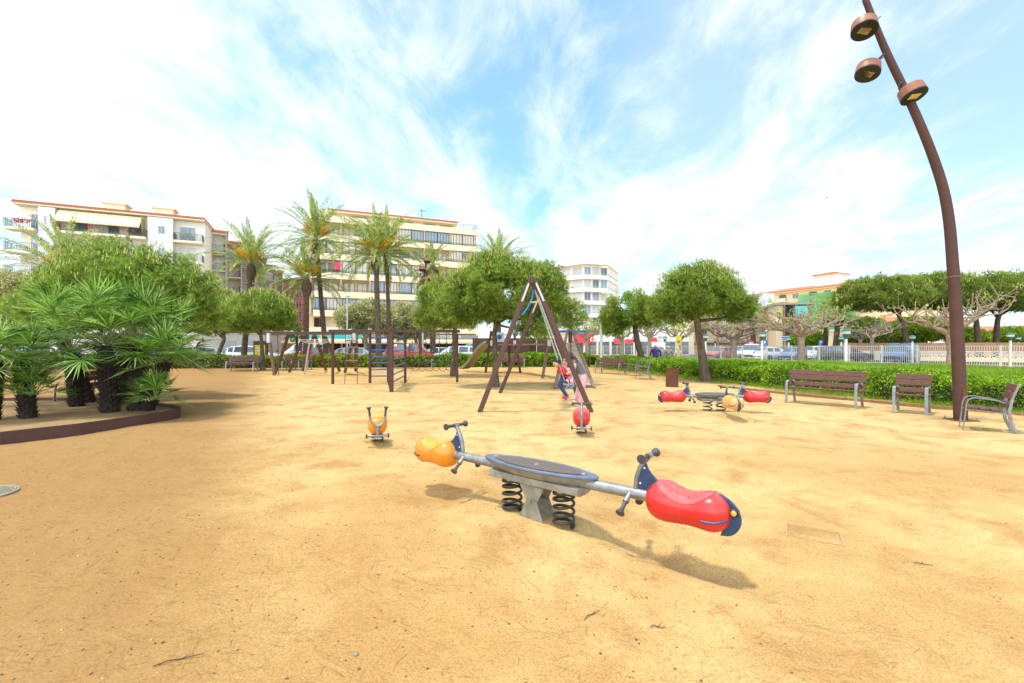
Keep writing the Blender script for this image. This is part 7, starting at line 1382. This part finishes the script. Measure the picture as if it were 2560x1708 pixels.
m_jred = material_once('red_jacket_cloth', (0.60, 0.018, 0.028)); m_jean = material_once('dark_blue_denim', (0.016, 0.045, 0.14)); m_shoe = material_once('crimson_shoe', (0.60, 0.05, 0.09)); m_pinkp = material_once('pale_pink_cloth', (0.78, 0.42, 0.47)); m_greyt = material_once('dark_grey_cotton', (0.135, 0.125, 0.115)); m_wsho = material_once('white_shoe', (0.78, 0.76, 0.72)); m_pinkt = material_once('light_pink_top', (0.78, 0.56, 0.60)); m_bsho = material_once('sky_blue_shoe', (0.03, 0.32, 0.62)); m_purp = material_once('purple_jacket_cloth', (0.06, 0.02, 0.22)); m_strp = material_once('taupe_padded_jacket', (0.30, 0.24, 0.21)); m_sage = material_once('sage_jacket', (0.32, 0.38, 0.36)); m_beig = material_once('beige_coat', (0.62, 0.47, 0.32)); m_hairg = material_once('grey_hair', (0.45, 0.43, 0.42)); m_hairbl = material_once('blond_hair', (0.62, 0.42, 0.20))
def headj(J, c, r, f, neck):
    c = Vector(c); f = Vector(f).normalized(); up = Vector((0, 0, 1)); s = f.cross(up).normalized(); J['jaw'] = (c - up * r * .55 + f * r * .12, r * .68); J['skull'] = (c + up * r * .10, r * .92); J['crown'] = (c + up * r * .62 - f * r * .05, r * .62); J['nose'] = (c + f * r * 1.08 - up * r * .18, r * .15)
    J['earl'] = (c + s * r * 1.0 - up * r * .1, r * .16); J['earr'] = (c - s * r * 1.0 - up * r * .1, r * .16)
    return [(neck, 'jaw', m_skin), ('jaw', 'skull', m_skin), ('skull', 'crown', m_skin), ('skull', 'nose', m_skin), ('skull', 'earl', m_skin), ('skull', 'earr', m_skin)]
# boy in red on the nearer swing seat
s0 = SEATS[0]; Yb = s0.y; fc = (-.75, -.5, -.25)
J = {'pelvis': (s0 + Vector((.02, 0, .10)), (.115, .10)), 'belly': (P(1414, 938, Yb - .04), (.115, .10)), 'chest': (P(1407, 925, Yb - .08), (.125, .105)), 'neck': (P(1399, 917, Yb - .12), .048)}
bones = [('pelvis', 'belly', m_jred), ('belly', 'chest', m_jred), ('chest', 'neck', m_jred)] + headj(J, P(1391, 907, Yb - .15), .108, fc, 'neck')
for nm, dy, el, wr, kn, an, to in (('n', -.15, (1413, 936), (1427, 931), (1398, 962), (1416, 988), (1410, 1000)), ('f', .13, (1395, 932), (1396, 912), (1401, 960), (1412, 985), (1405, 996))):
    J['sh' + nm] = (P(1404 if nm == 'n' else 1401, 920, Yb + dy - .06), .058); J['el' + nm] = (P(*el, Yb + dy * 1.5), .042); J['wr' + nm] = (P(*wr, Yb + dy * 1.5), .030); J['hip' + nm] = (s0 + Vector((-.04, dy * .62, .08)), .078); J['kn' + nm] = (P(*kn, Yb + dy * .9), .062); J['an' + nm] = (P(*an, Yb + dy * .9), .046); J['he' + nm] = (P(an[0] + 4, an[1] + 4, Yb + dy * .9), .042); J['to' + nm] = (P(*to, Yb + dy * .9), .036)
    bones += [('chest', 'sh' + nm, m_jred), ('sh' + nm, 'el' + nm, m_jred), ('el' + nm, 'wr' + nm, m_skin), ('pelvis', 'hip' + nm, m_jean), ('hip' + nm, 'kn' + nm, m_jean), ('kn' + nm, 'an' + nm, m_jean), ('an' + nm, 'he' + nm, m_shoe), ('he' + nm, 'to' + nm, m_shoe)]; hand(J, bones, J['wr' + nm][0], 'wr' + nm, Vector(J['wr' + nm][0]) - Vector(J['el' + nm][0]), (0, 0, 1), s=.75)
person('boy in a red jacket and dark jeans leaning forward on the swing', J, bones, org=(s0.x, s0.y, s0.z), hair=(m_hairb, P(1392, 906, Yb - .14), .113, None), face=fc)
# small girl in pink on the farther seat
s1 = SEATS[1]; Yg = s1.y; fc = (-.35, -.9, .05)
J = {'pelvis': (s1 + Vector((0, -.05, .09)), (.10, .09)), 'chest': (P(1420, 929, Yg - .12), (.10, .085)), 'neck': (P(1414, 918, Yg - .16), .042)}; bones = [('pelvis', 'chest', m_pinkt), ('chest', 'neck', m_pinkt)] + headj(J, P(1412, 906, Yg - .18), .100, fc, 'neck')
for nm, dx in (('n', -.11), ('f', .11)):
    J['sh' + nm] = (P(1419, 921, Yg - .14) + Vector((dx, 0, 0)), .045); J['el' + nm] = (P(1421, 934, Yg - .24) + Vector((dx * 1.4, 0, 0)), .034); J['wr' + nm] = (P(1426, 942, Yg - .30) + Vector((dx * .8, 0, 0)), .026); J['hip' + nm] = (s1 + Vector((dx * .55, -.10, .06)), .066); J['kn' + nm] = (P(1424, 955, Yg - .36) + Vector((dx * .6, 0, 0)), .048); J['an' + nm] = (P(1428, 965, Yg - .34) + Vector((dx * .6, 0, 0)), .038); J['to' + nm] = (P(1421, 971, Yg - .46) + Vector((dx * .6, 0, 0)), .036)
    bones += [('chest', 'sh' + nm, m_pinkt), ('sh' + nm, 'el' + nm, m_pinkt), ('el' + nm, 'wr' + nm, m_skin), ('pelvis', 'hip' + nm, m_pinkp), ('hip' + nm, 'kn' + nm, m_pinkp), ('kn' + nm, 'an' + nm, m_pinkp), ('an' + nm, 'to' + nm, m_bsho)]; hand(J, bones, J['wr' + nm][0], 'wr' + nm, Vector(J['wr' + nm][0]) - Vector(J['el' + nm][0]), (1, 0, 0), s=.65)
person('small girl in a light pink top and sky blue shoes on the swing', J, bones, org=tuple(s1), hair=(m_hairn, P(1412, 905, Yg - .17), .105, None), face=fc)
# the mother bending over them
Ym = 12.62; fc = (-.95, -.15, -.5)
J = {'pelvis': (P(1456, 940, Ym), (.175, .155)), 'waist': (P(1450, 927, Ym - .02), (.150, .130)), 'chest': (P(1437, 909, Ym - .05), (.165, .135)), 'neck': (P(1429, 898, Ym - .08), .058)}; bones = [('pelvis', 'waist', m_greyt), ('waist', 'chest', m_greyt), ('chest', 'neck', m_greyt)] + headj(J, P(1422, 890, Ym - .1), .112, fc, 'neck')
for nm, dy, el, wr, kn, an, to in (('n', -.19, (1437, 922), (1430, 935), (1454, 974), (1450, 1004), (1438, 1012)), ('f', .17, (1430, 917), (1424, 930), (1449, 972), (1441, 999), (1431, 1005))):
    J['sh' + nm] = (P(1436, 904, Ym + dy), .072); J['el' + nm] = (P(*el, Ym + dy * 1.5), .046); J['wr' + nm] = (P(*wr, Ym + dy * 1.3), .034); J['hip' + nm] = (P(1457, 948, Ym + dy * .5), .130); J['kn' + nm] = (P(*kn, Ym + dy * .7), .098); J['an' + nm] = (P(*an, Ym + dy * .7), .085); J['he' + nm] = (P(an[0] + 2, an[1] + 6, Ym + dy * .7), .05); J['to' + nm] = (P(*to, Ym + dy * .7), .042)
    bones += [('chest', 'sh' + nm, m_greyt), ('sh' + nm, 'el' + nm, m_greyt if nm == 'f' else m_skin), ('el' + nm, 'wr' + nm, m_skin), ('pelvis', 'hip' + nm, m_pinkp), ('hip' + nm, 'kn' + nm, m_pinkp), ('kn' + nm, 'an' + nm, m_pinkp), ('an' + nm, 'he' + nm, m_wsho), ('he' + nm, 'to' + nm, m_wsho)]; hand(J, bones, J['wr' + nm][0], 'wr' + nm, Vector(J['wr' + nm][0]) - Vector(J['el' + nm][0]), (0, 1, 0))
person('woman in a grey shirt and pale pink trousers bending over the swing', J, bones, org=(P(1446, 0, Ym).x, Ym, 0), hair=(material_once('dark_brown_hair', (0.05, 0.026, 0.016)), P(1423, 889, Ym - .1), .120, [P(1428, 889, Ym - .14), P(1436, 895, Ym - .17), P(1441, 903, Ym - .18), P(1444, 911, Ym - .17)]), face=fc)
# people walking beyond the hedge, seen from behind
def walker(label, u, Y0, H, mat, hair, tail=False, leg=None, wide=1.0):
    b = P(u, 0, Y0); b.z = 0; k = H / 1.7; rr = random.Random(u); J = {}
    def at(x, y, z): return b + Vector((x * k, y * k, z * k))
    J['pelvis'] = (at(0, 0, .92), (.17 * wide * k, .14 * k)); J['chest'] = (at(0, 0, 1.26), (.19 * wide * k, .14 * k)); J['neck'] = (at(0, .02, 1.45), .06 * k); bones = [('pelvis', 'chest', mat), ('chest', 'neck', mat)] + headj(J, at(0, .03, 1.58), .105 * k, (.1, 1, 0), 'neck')
    for nm, s in (('l', -1), ('r', 1)):
        J['sh' + nm] = (at(s * .20 * wide, 0, 1.38), .085 * k); J['el' + nm] = (at(s * .27 * wide, -.03, 1.10), .065 * k); J['wr' + nm] = (at(s * .27 * wide, .06, .86), .045 * k); J['hip' + nm] = (at(s * .10, 0, .86), .11 * k); J['kn' + nm] = (at(s * .10, s * .14, .48), .075 * k); J['an' + nm] = (at(s * .10, s * .22, .08), .055 * k); J['to' + nm] = (at(s * .10, s * .22 + .17, .04), .045 * k)
        bones += [('chest', 'sh' + nm, mat), ('sh' + nm, 'el' + nm, mat), ('el' + nm, 'wr' + nm, mat), ('pelvis', 'hip' + nm, leg or m_jean), ('hip' + nm, 'kn' + nm, leg or m_jean), ('kn' + nm, 'an' + nm, leg or m_jean), ('an' + nm, 'to' + nm, m_black)]; hand(J, bones, J['wr' + nm][0], 'wr' + nm, (0, .1, -1), (0, 1, 0))
    person(label, J, bones, org=tuple(b), hair=(hair, at(0, .03, 1.58), .112 * k, [at(0, -.06, 1.6), at(0, -.12, 1.5), at(.02, -.13, 1.38), at(.02, -.13, 1.28)] if tail else None), face=(.1, 1, 0), group='people walking beyond the hedge')
walker('person in a purple jacket walking away beyond the hedge', 1639, 31.5, 1.66, m_purp, m_hairg, wide=1.35)
walker('person in a sage green jacket half behind the purple one', 1657, 33.2, 1.56, m_sage, m_hairg)
walker('person in a taupe padded jacket right of the purple one', 1671, 32.2, 1.60, m_strp, m_hairbl, wide=1.15)
walker('person with long blond hair in a beige coat beyond the hedge', 1695, 31.2, 1.50, m_beig, m_hairbl, tail=True)
